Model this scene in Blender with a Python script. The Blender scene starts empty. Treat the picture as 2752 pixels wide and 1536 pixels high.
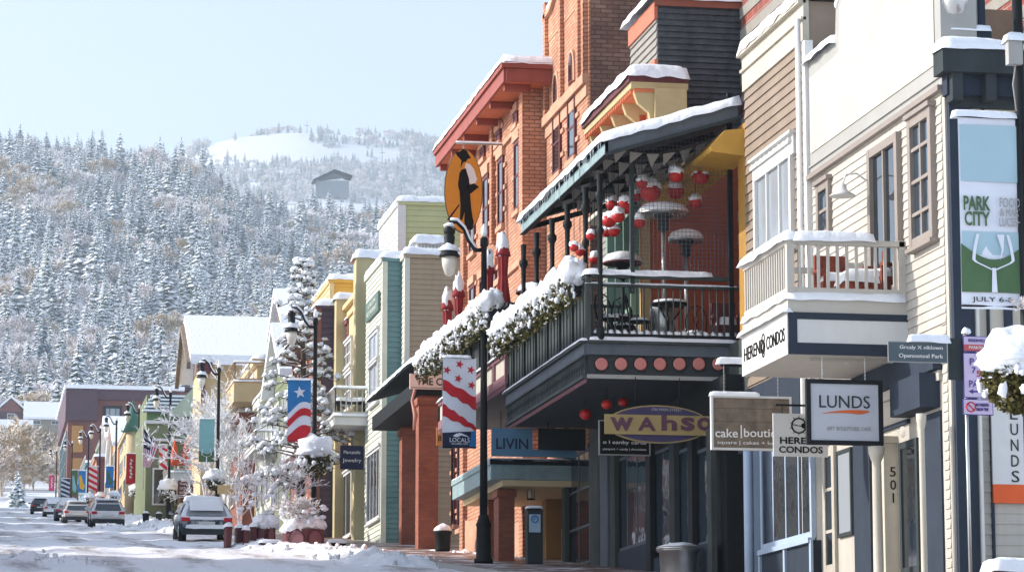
import bpy, math, random
from mathutils import Vector, Matrix, noise
C = bpy.context.scene.collection
SC = bpy.context.scene
PI = math.pi
R = math.radians
# ------------------------------------------------------------------ camera
FPX = 8000.0
TH = math.atan(1282 / FPX)
PS = math.atan(1476 * math.cos(TH) / FPX)
CR = Vector((math.cos(PS), -math.sin(PS), 0))
CF = Vector((math.sin(PS) * math.cos(TH), math.cos(PS) * math.cos(TH), math.sin(TH)))
CU = CR.cross(CF)
cd = bpy.data.cameras.new('camera'); cam = bpy.data.objects.new('camera', cd); C.objects.link(cam)
cd.sensor_width = 36; cd.lens = 36 * FPX / 2752; cd.clip_start = 0.5; cd.clip_end = 20000
m4 = Matrix.Identity(4)
for i in range(3):
    m4[i][0] = CR[i]; m4[i][1] = CU[i]; m4[i][2] = -CF[i]
cam.matrix_world = m4
SC.camera = cam
# ------------------------------------------------------------------ world, sun, exposure
SUN_EL = R(27); SUN_AZ_T = math.atan(0.26)           # sun from the left (-X), slightly up the street (+Y)
tosun = Vector((-math.cos(SUN_EL) * math.cos(SUN_AZ_T), math.cos(SUN_EL) * math.sin(SUN_AZ_T), math.sin(SUN_EL)))
w = bpy.data.worlds.new('World'); SC.world = w; w.use_nodes = True
nt = w.node_tree; sky = nt.nodes.new('ShaderNodeTexSky'); sky.sky_type = 'NISHITA'; sky.sun_disc = False
sky.sun_elevation = SUN_EL; sky.sun_rotation = math.atan2(tosun.x, tosun.y)
sky.altitude = 2100; sky.air_density = 0.9; sky.dust_density = 4.5; sky.ozone_density = 0.6
hs_ = nt.nodes.new('ShaderNodeHueSaturation'); hs_.inputs['Saturation'].default_value = 0.68; nt.links.new(sky.outputs[0], hs_.inputs['Color']); nt.links.new(hs_.outputs[0], nt.nodes['Background'].inputs[0]); nt.nodes['Background'].inputs[1].default_value = 0.15
sl = bpy.data.lights.new('sun', 'SUN'); sl.energy = 2.35; sl.angle = R(0.6); sl.color = (1, 0.945, 0.87)
so = bpy.data.objects.new('sun', sl); C.objects.link(so); so.rotation_euler = tosun.to_track_quat('Z', 'Y').to_euler()
SC.view_settings.view_transform = 'Standard'; SC.view_settings.look = 'None'; SC.view_settings.gamma = 1
SC.view_settings.exposure = 1.14
SC.cycles.max_bounces = 6; SC.cycles.diffuse_bounces = 3; SC.cycles.glossy_bounces = 3; SC.cycles.volume_bounces = 0
SC.cycles.transparent_max_bounces = 8; SC.cycles.use_denoising = True

# ------------------------------------------------------------------ picture measure -> real planes
def ray(px, py): return CF * FPX + CR * (px - 1376) + CU * (768 - py)
def onX(px, py, X): r = ray(px, py); return r * (X / r.x)
def onY(px, py, Y): r = ray(px, py); return r * (Y / r.y)
def YX(px, py, X): return onX(px, py, X).y
def ZX(px, py, X): return onX(px, py, X).z
def XY(px, py, Y): return onY(px, py, Y).x
def ZY(px, py, Y): return onY(px, py, Y).z
def gz(Y): return -1.4 + 0.0875 * Y

# ------------------------------------------------------------------ materials
def lin(h):
    h = h.lstrip('#'); v = [int(h[i:i + 2], 16) / 255 for i in (0, 2, 4)]
    return tuple(c / 12.92 if c <= 0.04045 else ((c + 0.055) / 1.055) ** 2.4 for c in v) + (1,)
MATS = {}
def nd(nt, t, **k):
    n = nt.nodes.new(t)
    for a, b in k.items(): setattr(n, a, b)
    return n
def base_mat(name):
    m = bpy.data.materials.new(name); m.use_nodes = True; MATS[name] = m
    return m, m.node_tree, m.node_tree.nodes['Principled BSDF']
def paint(name, col, rough=0.6, var=0.12, scale=1.5, bump=0.0, bscale=30, metal=0.0, streak=0.0, spec=0.4):
    if name in MATS: return MATS[name]
    m, t, b = base_mat(name); c = lin(col) if isinstance(col, str) else col
    g = nd(t, 'ShaderNodeNewGeometry')
    n1 = nd(t, 'ShaderNodeTexNoise'); n1.inputs['Scale'].default_value = scale; n1.inputs['Detail'].default_value = 6; n1.inputs['Roughness'].default_value = 0.65
    t.links.new(g.outputs['Position'], n1.inputs['Vector'])
    mr = nd(t, 'ShaderNodeMapRange'); mr.inputs[1].default_value = 0.3; mr.inputs[2].default_value = 0.7
    mr.inputs[3].default_value = 1 - var; mr.inputs[4].default_value = 1 + var
    t.links.new(n1.outputs[0], mr.inputs[0])
    mx = nd(t, 'ShaderNodeVectorMath', operation='SCALE'); mx.inputs[0].default_value = c[:3]
    t.links.new(mr.outputs[0], mx.inputs['Scale']); out = mx.outputs[0]
    if streak:
        mp = nd(t, 'ShaderNodeMapping'); mp.inputs['Scale'].default_value = (6, 6, 0.5)
        n2 = nd(t, 'ShaderNodeTexNoise'); n2.inputs['Scale'].default_value = 1.0; n2.inputs['Detail'].default_value = 5
        t.links.new(g.outputs['Position'], mp.inputs[0]); t.links.new(mp.outputs[0], n2.inputs['Vector'])
        m2 = nd(t, 'ShaderNodeMapRange'); m2.inputs[1].default_value = 0.35; m2.inputs[2].default_value = 0.7; m2.inputs[3].default_value = 1; m2.inputs[4].default_value = 1 - streak
        t.links.new(n2.outputs[0], m2.inputs[0])
        m3 = nd(t, 'ShaderNodeVectorMath', operation='SCALE'); t.links.new(out, m3.inputs[0]); t.links.new(m2.outputs[0], m3.inputs['Scale']); out = m3.outputs[0]
    t.links.new(out, b.inputs['Base Color'])
    b.inputs['Roughness'].default_value = rough; b.inputs['Metallic'].default_value = metal; b.inputs['Specular IOR Level'].default_value = spec
    if bump:
        n3 = nd(t, 'ShaderNodeTexNoise'); n3.inputs['Scale'].default_value = bscale; n3.inputs['Detail'].default_value = 4
        t.links.new(g.outputs['Position'], n3.inputs['Vector'])
        bp = nd(t, 'ShaderNodeBump'); bp.inputs['Strength'].default_value = bump; bp.inputs['Distance'].default_value = 0.05
        t.links.new(n3.outputs[0], bp.inputs['Height']); t.links.new(bp.outputs[0], b.inputs['Normal'])
    return m
def brick(name, c1, c2, mortar, bw=0.24, bh=0.08, ms=0.011):
    m, t, b = base_mat(name)
    g = nd(t, 'ShaderNodeNewGeometry'); s = nd(t, 'ShaderNodeSeparateXYZ'); t.links.new(g.outputs['Position'], s.inputs[0])
    ad = nd(t, 'ShaderNodeMath', operation='ADD'); t.links.new(s.outputs[0], ad.inputs[0]); t.links.new(s.outputs[1], ad.inputs[1])
    cb = nd(t, 'ShaderNodeCombineXYZ'); t.links.new(ad.outputs[0], cb.inputs[0]); t.links.new(s.outputs[2], cb.inputs[1])
    bt = nd(t, 'ShaderNodeTexBrick'); t.links.new(cb.outputs[0], bt.inputs['Vector'])
    bt.inputs['Scale'].default_value = 1; bt.inputs['Brick Width'].default_value = bw; bt.inputs['Row Height'].default_value = bh
    bt.inputs['Mortar Size'].default_value = ms; bt.inputs['Mortar Smooth'].default_value = 0.3; bt.inputs['Bias'].default_value = 0.0
    bt.inputs['Color1'].default_value = lin(c1); bt.inputs['Color2'].default_value = lin(c2); bt.inputs['Mortar'].default_value = lin(mortar)
    n1 = nd(t, 'ShaderNodeTexNoise'); n1.inputs['Scale'].default_value = 0.9; n1.inputs['Detail'].default_value = 7; t.links.new(g.outputs['Position'], n1.inputs['Vector'])
    mr = nd(t, 'ShaderNodeMapRange'); mr.inputs[1].default_value = 0.3; mr.inputs[2].default_value = 0.7; mr.inputs[3].default_value = 0.68; mr.inputs[4].default_value = 1.16
    t.links.new(n1.outputs[0], mr.inputs[0])
    mx = nd(t, 'ShaderNodeVectorMath', operation='SCALE'); t.links.new(bt.outputs['Color'], mx.inputs[0]); t.links.new(mr.outputs[0], mx.inputs['Scale'])
    t.links.new(mx.outputs[0], b.inputs['Base Color']); b.inputs['Roughness'].default_value = 0.85
    bp = nd(t, 'ShaderNodeBump'); bp.inputs['Strength'].default_value = 0.7; bp.inputs['Distance'].default_value = 0.02; bp.invert = True
    t.links.new(bt.outputs['Fac'], bp.inputs['Height']); t.links.new(bp.outputs[0], b.inputs['Normal'])
    return m
def snow_mat(name, col=(0.86, 0.88, 0.91, 1), bs=7, bump=0.5, dist=0.06):
    m, t, b = base_mat(name)
    g = nd(t, 'ShaderNodeNewGeometry')
    n = nd(t, 'ShaderNodeTexNoise'); n.inputs['Scale'].default_value = bs; n.inputs['Detail'].default_value = 6; t.links.new(g.outputs['Position'], n.inputs['Vector'])
    bp = nd(t, 'ShaderNodeBump'); bp.inputs['Strength'].default_value = bump; bp.inputs['Distance'].default_value = dist
    t.links.new(n.outputs[0], bp.inputs['Height']); t.links.new(bp.outputs[0], b.inputs['Normal'])
    b.inputs['Base Color'].default_value = col; b.inputs['Roughness'].default_value = 0.55; b.inputs['Specular IOR Level'].default_value = 0.3
    return m
def dusted(name, under, under2, snow=(0.82, 0.86, 0.92, 1), thr=0.15, soft=0.5, nscale=1.2, namp=0.9, rnd=True, vary=0.0):
    """foliage / branches with snow lying on what faces upward"""
    m, t, b = base_mat(name)
    g = nd(t, 'ShaderNodeNewGeometry'); s = nd(t, 'ShaderNodeSeparateXYZ'); t.links.new(g.outputs['Normal'], s.inputs[0])
    n = nd(t, 'ShaderNodeTexNoise'); n.inputs['Scale'].default_value = nscale; n.inputs['Detail'].default_value = 4; t.links.new(g.outputs['Position'], n.inputs['Vector'])
    a = nd(t, 'ShaderNodeMath', operation='MULTIPLY_ADD'); t.links.new(n.outputs[0], a.inputs[0]); a.inputs[1].default_value = namp; t.links.new(s.outputs[2], a.inputs[2])
    if vary:
        o2 = nd(t, 'ShaderNodeObjectInfo'); n9 = nd(t, 'ShaderNodeTexNoise'); n9.inputs['Scale'].default_value = 0.022; t.links.new(g.outputs['Position'], n9.inputs['Vector'])
        b1 = nd(t, 'ShaderNodeMath', operation='MULTIPLY_ADD'); t.links.new(o2.outputs['Random'], b1.inputs[0]); b1.inputs[1].default_value = vary; t.links.new(a.outputs[0], b1.inputs[2])
        b2 = nd(t, 'ShaderNodeMath', operation='MULTIPLY_ADD'); t.links.new(n9.outputs[0], b2.inputs[0]); b2.inputs[1].default_value = vary * 2.2; t.links.new(b1.outputs[0], b2.inputs[2]); a = nd(t, 'ShaderNodeMath', operation='SUBTRACT'); t.links.new(b2.outputs[0], a.inputs[0]); a.inputs[1].default_value = vary * 1.6
    mr = nd(t, 'ShaderNodeMapRange'); t.links.new(a.outputs[0], mr.inputs[0]); mr.inputs[1].default_value = thr + namp * 0.5 - soft / 2; mr.inputs[2].default_value = thr + namp * 0.5 + soft / 2
    oi = nd(t, 'ShaderNodeObjectInfo'); mu = nd(t, 'ShaderNodeMix', data_type='RGBA'); mu.inputs[6].default_value = lin(under); mu.inputs[7].default_value = lin(under2)
    t.links.new(oi.outputs['Random'] if rnd else n.outputs[0], mu.inputs[0])
    mx = nd(t, 'ShaderNodeMix', data_type='RGBA'); t.links.new(mr.outputs[0], mx.inputs[0]); t.links.new(mu.outputs[2], mx.inputs[6]); mx.inputs[7].default_value = snow
    t.links.new(mx.outputs[2], b.inputs['Base Color']); b.inputs['Roughness'].default_value = 0.8; b.inputs['Specular IOR Level'].default_value = 0.15
    return m
def glass_mat(name, col=(0.015, 0.02, 0.025, 1), rough=0.04, spec=0.7, wob=0.03):
    m, t, b = base_mat(name); b.inputs['Base Color'].default_value = col; b.inputs['Roughness'].default_value = rough
    b.inputs['Specular IOR Level'].default_value = spec; b.inputs['IOR'].default_value = 1.6
    g = nd(t, 'ShaderNodeNewGeometry'); n = nd(t, 'ShaderNodeTexNoise'); n.inputs['Scale'].default_value = 1.7; t.links.new(g.outputs['Position'], n.inputs['Vector'])
    bp = nd(t, 'ShaderNodeBump'); bp.inputs['Strength'].default_value = wob * 10; bp.inputs['Distance'].default_value = 0.02; t.links.new(n.outputs[0], bp.inputs['Height']); t.links.new(bp.outputs[0], b.inputs['Normal'])
    return m
def ground_mat():
    m, t, b = base_mat('street_snow')
    g = nd(t, 'ShaderNodeNewGeometry'); mp = nd(t, 'ShaderNodeMapping'); mp.inputs['Scale'].default_value = (0.9, 0.09, 0.6); t.links.new(g.outputs['Position'], mp.inputs[0])
    n = nd(t, 'ShaderNodeTexNoise'); n.inputs['Scale'].default_value = 1.0; n.inputs['Detail'].default_value = 8; n.inputs['Roughness'].default_value = 0.7; t.links.new(mp.outputs[0], n.inputs['Vector'])
    cr = nd(t, 'ShaderNodeValToRGB'); e = cr.color_ramp.elements; e[0].position = 0.31; e[0].color = (0.22, 0.20, 0.19, 1); e[1].position = 0.50; e[1].color = (0.83, 0.84, 0.87, 1)
    k = cr.color_ramp.elements.new(0.405); k.color = (0.56, 0.54, 0.53, 1)
    sx = nd(t, 'ShaderNodeSeparateXYZ'); t.links.new(g.outputs['Position'], sx.inputs[0]); ma = nd(t, 'ShaderNodeMath', operation='MULTIPLY_ADD'); t.links.new(sx.outputs[0], ma.inputs[0]); ma.inputs[1].default_value = 3.4; ma.inputs[2].default_value = 0.5
    mb = nd(t, 'ShaderNodeMath', operation='SINE'); t.links.new(ma.outputs[0], mb.inputs[0]); mc = nd(t, 'ShaderNodeMath', operation='MULTIPLY_ADD'); t.links.new(mb.outputs[0], mc.inputs[0]); mc.inputs[1].default_value = 0.055; t.links.new(n.outputs[0], mc.inputs[2]); t.links.new(mc.outputs[0], cr.inputs[0]); t.links.new(cr.outputs[0], b.inputs['Base Color'])
    n2 = nd(t, 'ShaderNodeTexNoise'); n2.inputs['Scale'].default_value = 5; n2.inputs['Detail'].default_value = 8; t.links.new(g.outputs['Position'], n2.inputs['Vector'])
    bp = nd(t, 'ShaderNodeBump'); bp.inputs['Strength'].default_value = 0.7; bp.inputs['Distance'].default_value = 0.08; t.links.new(n2.outputs[0], bp.inputs['Height']); t.links.new(bp.outputs[0], b.inputs['Normal'])
    b.inputs['Roughness'].default_value = 0.6
    return m
def walk_mat():
    m, t, b = base_mat('wet_paving')
    g = nd(t, 'ShaderNodeNewGeometry')
    bt = nd(t, 'ShaderNodeTexBrick'); bt.inputs['Scale'].default_value = 1; bt.inputs['Brick Width'].default_value = 0.4; bt.inputs['Row Height'].default_value = 0.2
    bt.inputs['Color1'].default_value = lin('#8a6a58'); bt.inputs['Color2'].default_value = lin('#6d5448'); bt.inputs['Mortar'].default_value = lin('#4a403a'); bt.inputs['Mortar Size'].default_value = 0.012
    t.links.new(g.outputs['Position'], bt.inputs['Vector'])
    n = nd(t, 'ShaderNodeTexNoise'); n.inputs['Scale'].default_value = 0.9; n.inputs['Detail'].default_value = 8; n.inputs['Roughness'].default_value = 0.7; t.links.new(g.outputs['Position'], n.inputs['Vector'])
    mr = nd(t, 'ShaderNodeMapRange'); mr.inputs[1].default_value = 0.53; mr.inputs[2].default_value = 0.58; t.links.new(n.outputs[0], mr.inputs[0])
    mx = nd(t, 'ShaderNodeMix', data_type='RGBA'); t.links.new(mr.outputs[0], mx.inputs[0]); t.links.new(bt.outputs[0], mx.inputs[6]); mx.inputs[7].default_value = (0.8, 0.82, 0.86, 1)
    t.links.new(mx.outputs[2], b.inputs['Base Color']); b.inputs['Roughness'].default_value = 0.45
    return m

SNOW = snow_mat('snow'); SNOWF = snow_mat('far_snow', (0.84, 0.87, 0.93, 1), 0.05, 0.3, 1.0)
BRICK = brick('orange_brick', '#cf977a', '#bd805f', '#8d6450', 0.27, 0.095, 0.014); BRICKD = brick('shaded_brown_brick', '#84604f', '#9a7868', '#66524a', 0.28, 0.1, 0.013)  # brown brick: the end wall's shade is put into its colour
BRICKP = brick('porch_brick', '#a85e42', '#98523a', '#7d6254', 0.22, 0.075, 0.01)
BLOCK = brick('striped_block', '#8f4a3e', '#8a4438', '#9c9690', 0.42, 0.2, 0.012)
STONE = paint('sandstone_trim', '#bf9277', 0.8, 0.2, 3, 0.3, 20)
MATS_G = glass_mat('dark_glass'); GLB = glass_mat('blue_glass', (0.03, 0.045, 0.06, 1)); GLC = glass_mat('curtain_glass', (0.30, 0.33, 0.36, 1), 0.12)
BLACK = paint('black_iron', '#1c1f21', 0.6, 0.2, 8, spec=0.2); DGREY = paint('charcoal_paint', '#383e40', 0.7, 0.15, 2, streak=0.15, spec=0.15)
WAH = paint('slate_green_paint', '#464c4a', 0.7, 0.22, 2, streak=0.25, spec=0.15); WAHL = paint('slate_blue_trim', '#5e656d', 0.7, 0.15, 2, streak=0.15, spec=0.15)
NAVY = paint('navy_grey_trim', '#333b47', 0.7, 0.12, 2, streak=0.12, spec=0.15); CREAM = paint('cream_paint', '#bfb8a8', 0.7, 0.08, 1.3, streak=0.13)
WSID = paint('ivory_siding', '#b6b1a7', 0.65, 0.08, 1.2, streak=0.14); GTRIM = paint('grey_trim', '#9b9a95', 0.6, 0.06, 2)
TRIMB = paint('taupe_trim', '#8a8078', 0.6, 0.08, 3); WHITE = paint('white_trim', '#cfcfcc', 0.55, 0.05, 3); BROWN = paint('brown_siding', '#8b7b6b', 0.75, 0.1, 2, streak=0.1)
BEIGE = paint('beige_rail', '#b9b4aa', 0.6, 0.06, 3); BLK = paint('black_barn_siding', '#4a4f54', 0.55, 0.35, 5, 0.4, 12, streak=0.35); GRYS = paint('grey_siding', '#8e8a82', 0.7, 0.1, 2)
RORG = paint('orange_red_paint', '#b8694c', 0.6, 0.1, 3); REDE = paint('red_eave_paint', '#964a3c', 0.6, 0.12, 2, streak=0.15); ORSOF = paint('orange_lit_soffit', '#c8704a', 0.7, 0.1, 3)  # soffit orange has the low sun's bounce painted into it
YEL = paint('ochre_cornice', '#b8a478', 0.6, 0.08, 3); YELB = paint('golden_awning', '#c09440', 0.7, 0.08, 3); REDW = paint('brick_red_siding', '#ac5538', 0.7, 0.12, 2)
TAN = paint('tan_siding', '#a8967c', 0.7, 0.07, 2, streak=0.08); TEAL = paint('teal_siding', '#66878a', 0.7, 0.07, 2, streak=0.08); PALE = paint('pale_siding', '#cfd0c0', 0.7, 0.07, 2)
YW = paint('yellow_stucco', '#d9bf8c', 0.75, 0.06, 1.5, streak=0.08); YW2 = paint('shaded_yellow_stucco', '#c2b48a', 0.75, 0.06, 1.5, streak=0.08); PUR = paint('plum_siding', '#4c4050', 0.7, 0.12, 2); MAR = paint('maroon_paint', '#7a4a4c', 0.7, 0.1, 2)  # second yellow is the stucco with its shaded side painted in
LGRN = paint('light_green_siding', '#b4b98a', 0.7, 0.06, 2); OLIV = paint('olive_green_paint', '#727a5a', 0.7, 0.08, 2); RED = paint('red_cloth', '#8a2226', 0.8, 0.15, 4); MARW = paint('plum_maroon_stucco', '#7d5550', 0.85, 0.08, 0.5)
BROOF = paint('brown_roof_metal', '#54404a', 0.7, 0.12, 0.5); WOOD = paint('weathered_wood', '#7d7062', 0.8, 0.3, 6, 0.5, 25, streak=0.3); OWOOD = paint('orange_wood', '#b0824c', 0.7, 0.15, 4); STEEL = paint('brushed_steel', '#b9b9b6', 0.32, 0.06, 5, metal=0.85)
PINK = paint('rose_disc', '#c07870', 0.6, 0.08, 6); PINKF = paint('dusty_rose_trim', '#855a60', 0.6, 0.1, 4); DKRED = paint('dark_red_wood', '#5e2e30', 0.65, 0.2, 5, 0.3, 20); LANT = paint('red_lantern', '#b3201a', 0.45, 0.15, 8)
FOLI = dusted('brown_green_foliage', '#54402a', '#525a26', (0.85, 0.87, 0.9, 1), 0.75, 0.25, 9, 0.8, False)
CONM = dusted('snowy_needles', '#1c4a60', '#47705f', (0.88, 0.90, 0.94, 1), 0.42, 0.6, 0.5, 1.0, True, 0.55)
FROST = dusted('frosted_twigs', '#9a8480', '#b0a496', (0.90, 0.88, 0.90, 1), -0.45, 0.9, 0.7, 0.8)
FROSTT = dusted('tan_frosted_twigs', '#9c8468', '#b39c7c', (0.90, 0.86, 0.80, 1), -0.1, 0.9, 0.7, 0.8)
FROSTW = dusted('white_frosted_twigs', '#7a6a60', '#8a7c6c', (0.88, 0.88, 0.9, 1), -0.8, 0.6, 2.5, 0.9)
BARK = dusted('bark', '#4a3c34', '#57463a', (0.85, 0.87, 0.9, 1), 0.45, 0.3, 2, 0.4)
PEACH = paint('peach_wall', '#d6a07c', .75, .08, 2); SAND = paint('sand_wall', '#cbb58c', .75, .08, 2); MINT = paint('mint_wall', '#a2ad98', .75, .08, 2); BLUEW = paint('dusty_blue_wall', '#8199a8', .75, .08, 2); RUST = paint('rust_wall', '#946050', .75, .1, 2)
LAMPG = paint('frosted_lamp_glass', '#d8d2c4', 0.25, 0.06, 6); STREET = ground_mat(); WALK = walk_mat()
COPPER = paint('green_copper', '#8fa5a6', 0.55, 0.2, 3, streak=0.2); ORSIGN = paint('orange_sign_paint', '#d88c1c', 0.5, 0.06, 4); INK = paint('black_ink', '#1e1b18', 0.8, 0.05, 4, spec=0.1); PAPER = paint('white_ink', '#e6e4e0', 0.7, 0.03, 4)

# ------------------------------------------------------------------ mesh builder
class M:
    def __init__(s): s.v = []; s.f = []; s.mi = []; s.mats = []; s.sm = []
    def mt(s, m):
        if m not in s.mats: s.mats.append(m)
        return s.mats.index(m)
    def add(s, vs, fs, m, smooth=False):
        o = len(s.v); k = s.mt(m); s.v += [tuple(p) for p in vs]
        for f in fs: s.f.append(tuple(i + o for i in f)); s.mi.append(k); s.sm.append(smooth)
    def box(s, x0, x1, y0, y1, z0, z1, m):
        if x0 > x1: x0, x1 = x1, x0
        if y0 > y1: y0, y1 = y1, y0
        if z0 > z1: z0, z1 = z1, z0
        s.add([(x0, y0, z0), (x1, y0, z0), (x1, y1, z0), (x0, y1, z0), (x0, y0, z1), (x1, y0, z1), (x1, y1, z1), (x0, y1, z1)],
              [(0, 3, 2, 1), (4, 5, 6, 7), (0, 1, 5, 4), (1, 2, 6, 5), (2, 3, 7, 6), (3, 0, 4, 7)], m); return s
    def wb(s, ax, c, a0, a1, z0, z1, d0, d1, m):          # box on a wall: depth d0..d1 outward of plane c
        if ax == 'X': return s.box(c - d1, c - d0, a0, a1, z0, z1, m)
        return s.box(a0, a1, c - d1, c - d0, z0, z1, m)
    def bar(s, p, q, w, h, m, up=(0, 0, 1)):
        p = Vector(p); q = Vector(q); d = (q - p); 
        if d.length < 1e-6: return s
        d.normalize(); u = Vector(up)
        if abs(d.dot(u)) > 0.98: u = Vector((1, 0, 0))
        r = d.cross(u).normalized(); u = r.cross(d)
        vs = [e + r * a * w / 2 + u * b * h / 2 for e in (p, q) for a, b in ((-1, -1), (1, -1), (1, 1), (-1, 1))]
        s.add(vs, [(0, 1, 2, 3), (7, 6, 5, 4), (0, 4, 5, 1), (1, 5, 6, 2), (2, 6, 7, 3), (3, 7, 4, 0)], m); return s
    def tube(s, pts, rad, m, n=8, cap=True):
        pts = [Vector(p) for p in pts]; rs = rad if isinstance(rad, (list, tuple)) else [rad] * len(pts)
        vs = []; u = None
        for i, p in enumerate(pts):
            d = (pts[min(i + 1, len(pts) - 1)] - pts[max(i - 1, 0)]).normalized()
            if u is None: u = Vector((0, 0, 1)) if abs(d.z) < 0.9 else Vector((1, 0, 0))
            r = d.cross(u).normalized(); u = r.cross(d)
            for k in range(n): a = 2 * PI * k / n; vs.append(p + r * math.cos(a) * rs[i] + u * math.sin(a) * rs[i])
        fs = [(i * n + k, i * n + (k + 1) % n, (i + 1) * n + (k + 1) % n, (i + 1) * n + k) for i in range(len(pts) - 1) for k in range(n)]
        if cap: fs += [tuple(range(n))[::-1], tuple(range((len(pts) - 1) * n, len(pts) * n))]
        s.add(vs, fs, m, True); return s
    def lathe(s, c, prof, m, n=16):
        c = Vector(c); vs = [c + Vector((r * math.cos(2 * PI * k / n), r * math.sin(2 * PI * k / n), z)) for r, z in prof for k in range(n)]
        fs = [(i * n + k, i * n + (k + 1) % n, (i + 1) * n + (k + 1) % n, (i + 1) * n + k) for i in range(len(prof) - 1) for k in range(n)]
        fs += [tuple(range(n))[::-1], tuple(range((len(prof) - 1) * n, len(prof) * n))]
        s.add(vs, fs, m, True); return s
    def poly(s, pts, ax, c, t, m):                          # outline (a,z) extruded t outward from plane c
        n = len(pts)
        if ax == 'X': vs = [(c, a, z) for a, z in pts] + [(c - t, a, z) for a, z in pts]
        else: vs = [(a, c, z) for a, z in pts] + [(a, c - t, z) for a, z in pts]
        fs = [tuple(range(n)), tuple(range(2 * n - 1, n - 1, -1))] + [(i, (i + 1) % n, n + (i + 1) % n, n + i) for i in range(n)]
        s.add(vs, fs, m); return s
    def blob(s, c, rx, ry, rz, m, seed=0, amp=0.25, n=10, k=7, fl=0.0):
        c = Vector(c); vs = []
        for i in range(k + 1):
            th = PI * i / k
            for j in range(n):
                a = 2 * PI * j / n; d = Vector((math.sin(th) * math.cos(a), math.sin(th) * math.sin(a), math.cos(th)))
                q = 1 + amp * noise.noise(d * 2.2 + Vector((seed * 7.3, seed * 3.1, seed)))
                z = d.z * rz * q
                if z < 0: z *= (1 - fl)
                vs.append(c + Vector((d.x * rx * q, d.y * ry * q, z)))
        fs = [(i * n + j, (i + 1) * n + j, (i + 1) * n + (j + 1) % n, i * n + (j + 1) % n) for i in range(k) for j in range(n)]
        s.add(vs, fs, m, True); return s
    def siding(s, ax, c, a0, a1, z0, z1, pitch, m, depth=0.022, top=None):
        """lap boards: top edge flush on the plane, bottom edge proud"""
        z = z0
        while z < z1 - 1e-4:
            zt = min(z + pitch, z1)
            for q in (0,):
                if ax == 'X': vs = [(c - depth, a0, z), (c - depth, a1, z), (c - 0.003, a1, zt), (c - 0.003, a0, zt), (c, a0, z), (c, a1, z)]
                else: vs = [(a0, c - depth, z), (a1, c - depth, z), (a1, c - 0.003, zt), (a0, c - 0.003, zt), (a0, c, z), (a1, c, z)]
            s.add(vs, [(0, 1, 2, 3), (0, 4, 5, 1), (0, 3, 4), (1, 5, 2)], m); z = zt
        return s
    def build(s, name, parent=None, label=None, kind=None):
        me = bpy.data.meshes.new(name); b = Vector((0, 0, 0)); p = parent
        while p: b += p.location; p = p.parent
        me.from_pydata([(x - b.x, y - b.y, z - b.z) for x, y, z in s.v], [], s.f)
        for m in s.mats: me.materials.append(m)
        me.polygons.foreach_set('material_index', s.mi); me.polygons.foreach_set('use_smooth', s.sm); me.update()
        o = bpy.data.objects.new(name, me); C.objects.link(o)
        if parent: o.parent = parent
        if label: o['label'] = label
        if kind: o['kind'] = kind
        return o
def tag(o, label, cat, group=None, kind=None):
    o['label'] = label; o['category'] = cat
    if group: o['group'] = group
    if kind: o['kind'] = kind
    return o
def thing(name, loc, label, cat, group=None):
    o = bpy.data.objects.new(name, None); C.objects.link(o); o.location = loc; o.empty_display_size = 0.3
    return tag(o, label, cat, group)
def solid(m, name, label, cat, group=None):
    """a thing that is one mesh, with its origin at its base"""
    xs = [p[0] for p in m.v]; ys = [p[1] for p in m.v]; zs = [p[2] for p in m.v]
    b = ((min(xs) + max(xs)) / 2, (min(ys) + max(ys)) / 2, min(zs)); m.v = [(x - b[0], y - b[1], z - b[2]) for x, y, z in m.v]
    o = m.build(name); o.location = b; return tag(o, label, cat, group)
def dup(root, loc, rz=None, sc=1.0, label=None, group=None):
    r = root.copy(); C.objects.link(r); r.location = loc
    if rz is not None: r.rotation_euler = (0, 0, rz)
    r.scale = (sc, sc, sc)
    if label: r['label'] = label
    if group: r['group'] = group
    for ch in root.children:
        c = ch.copy(); C.objects.link(c); c.parent = r
        for g in ch.children:
            d = g.copy(); C.objects.link(d); d.parent = c
    return r
def cap(m, x0, x1, y0, y1, z, t, seed=0, over=0.04, res=0.12, zf=None, mat=None, hang=0.5):
    """a settled snow layer with rounded, uneven edges"""
    x0 -= over; x1 += over; y0 -= over; y1 += over
    nx = max(3, min(46, int((x1 - x0) / res) + 2)); ny = max(3, min(60, int((y1 - y0) / res) + 2)); r = max(t * 0.9, 0.03)
    vs = []
    for j in range(ny + 1):
        for i in range(nx + 1):
            u = i / nx; v = j / ny
            x = x0 + (x1 - x0) * u; y = y0 + (y1 - y0) * v
            # crowd the lines near the edges
            if nx > 5 and i in (1, nx - 1): x = x0 + min(r * .35, (x1 - x0) / nx) if i == 1 else x1 - min(r * .35, (x1 - x0) / nx)
            if ny > 5 and j in (1, ny - 1): y = y0 + min(r * .35, (y1 - y0) / ny) if j == 1 else y1 - min(r * .35, (y1 - y0) / ny)
            b = z + (zf(x, y) if zf else 0); d = min(x - x0, x1 - x, y - y0, y1 - y)
            nz = noise.noise(Vector((x * 1.7 + seed, y * 1.7, seed * .37))) + 0.5 * noise.noise(Vector((x * 5 + seed, y * 5, seed)))
            if d < 1e-6:
                h = -t * hang * max(0.05, 0.35 + 0.4 * noise.noise(Vector((x * 3.1, y * 3.1, seed + z)))); dx = 0.3 * over * nz
                x += dx; y += dx
            else: h = t * math.sqrt(max(0.0, 1 - (1 - min(1, d / r)) ** 2)) * (1 + 0.2 * nz)
            vs.append((x, y, b + h))
    W = nx + 1
    m.add(vs, [(j * W + i, j * W + i + 1, (j + 1) * W + i + 1, (j + 1) * W + i) for j in range(ny) for i in range(nx)], mat or SNOW, True)
    return m
def snow_on(parent, *a, **k): return cap(M(), *a, **k).build('snow_layer', parent)
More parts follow.
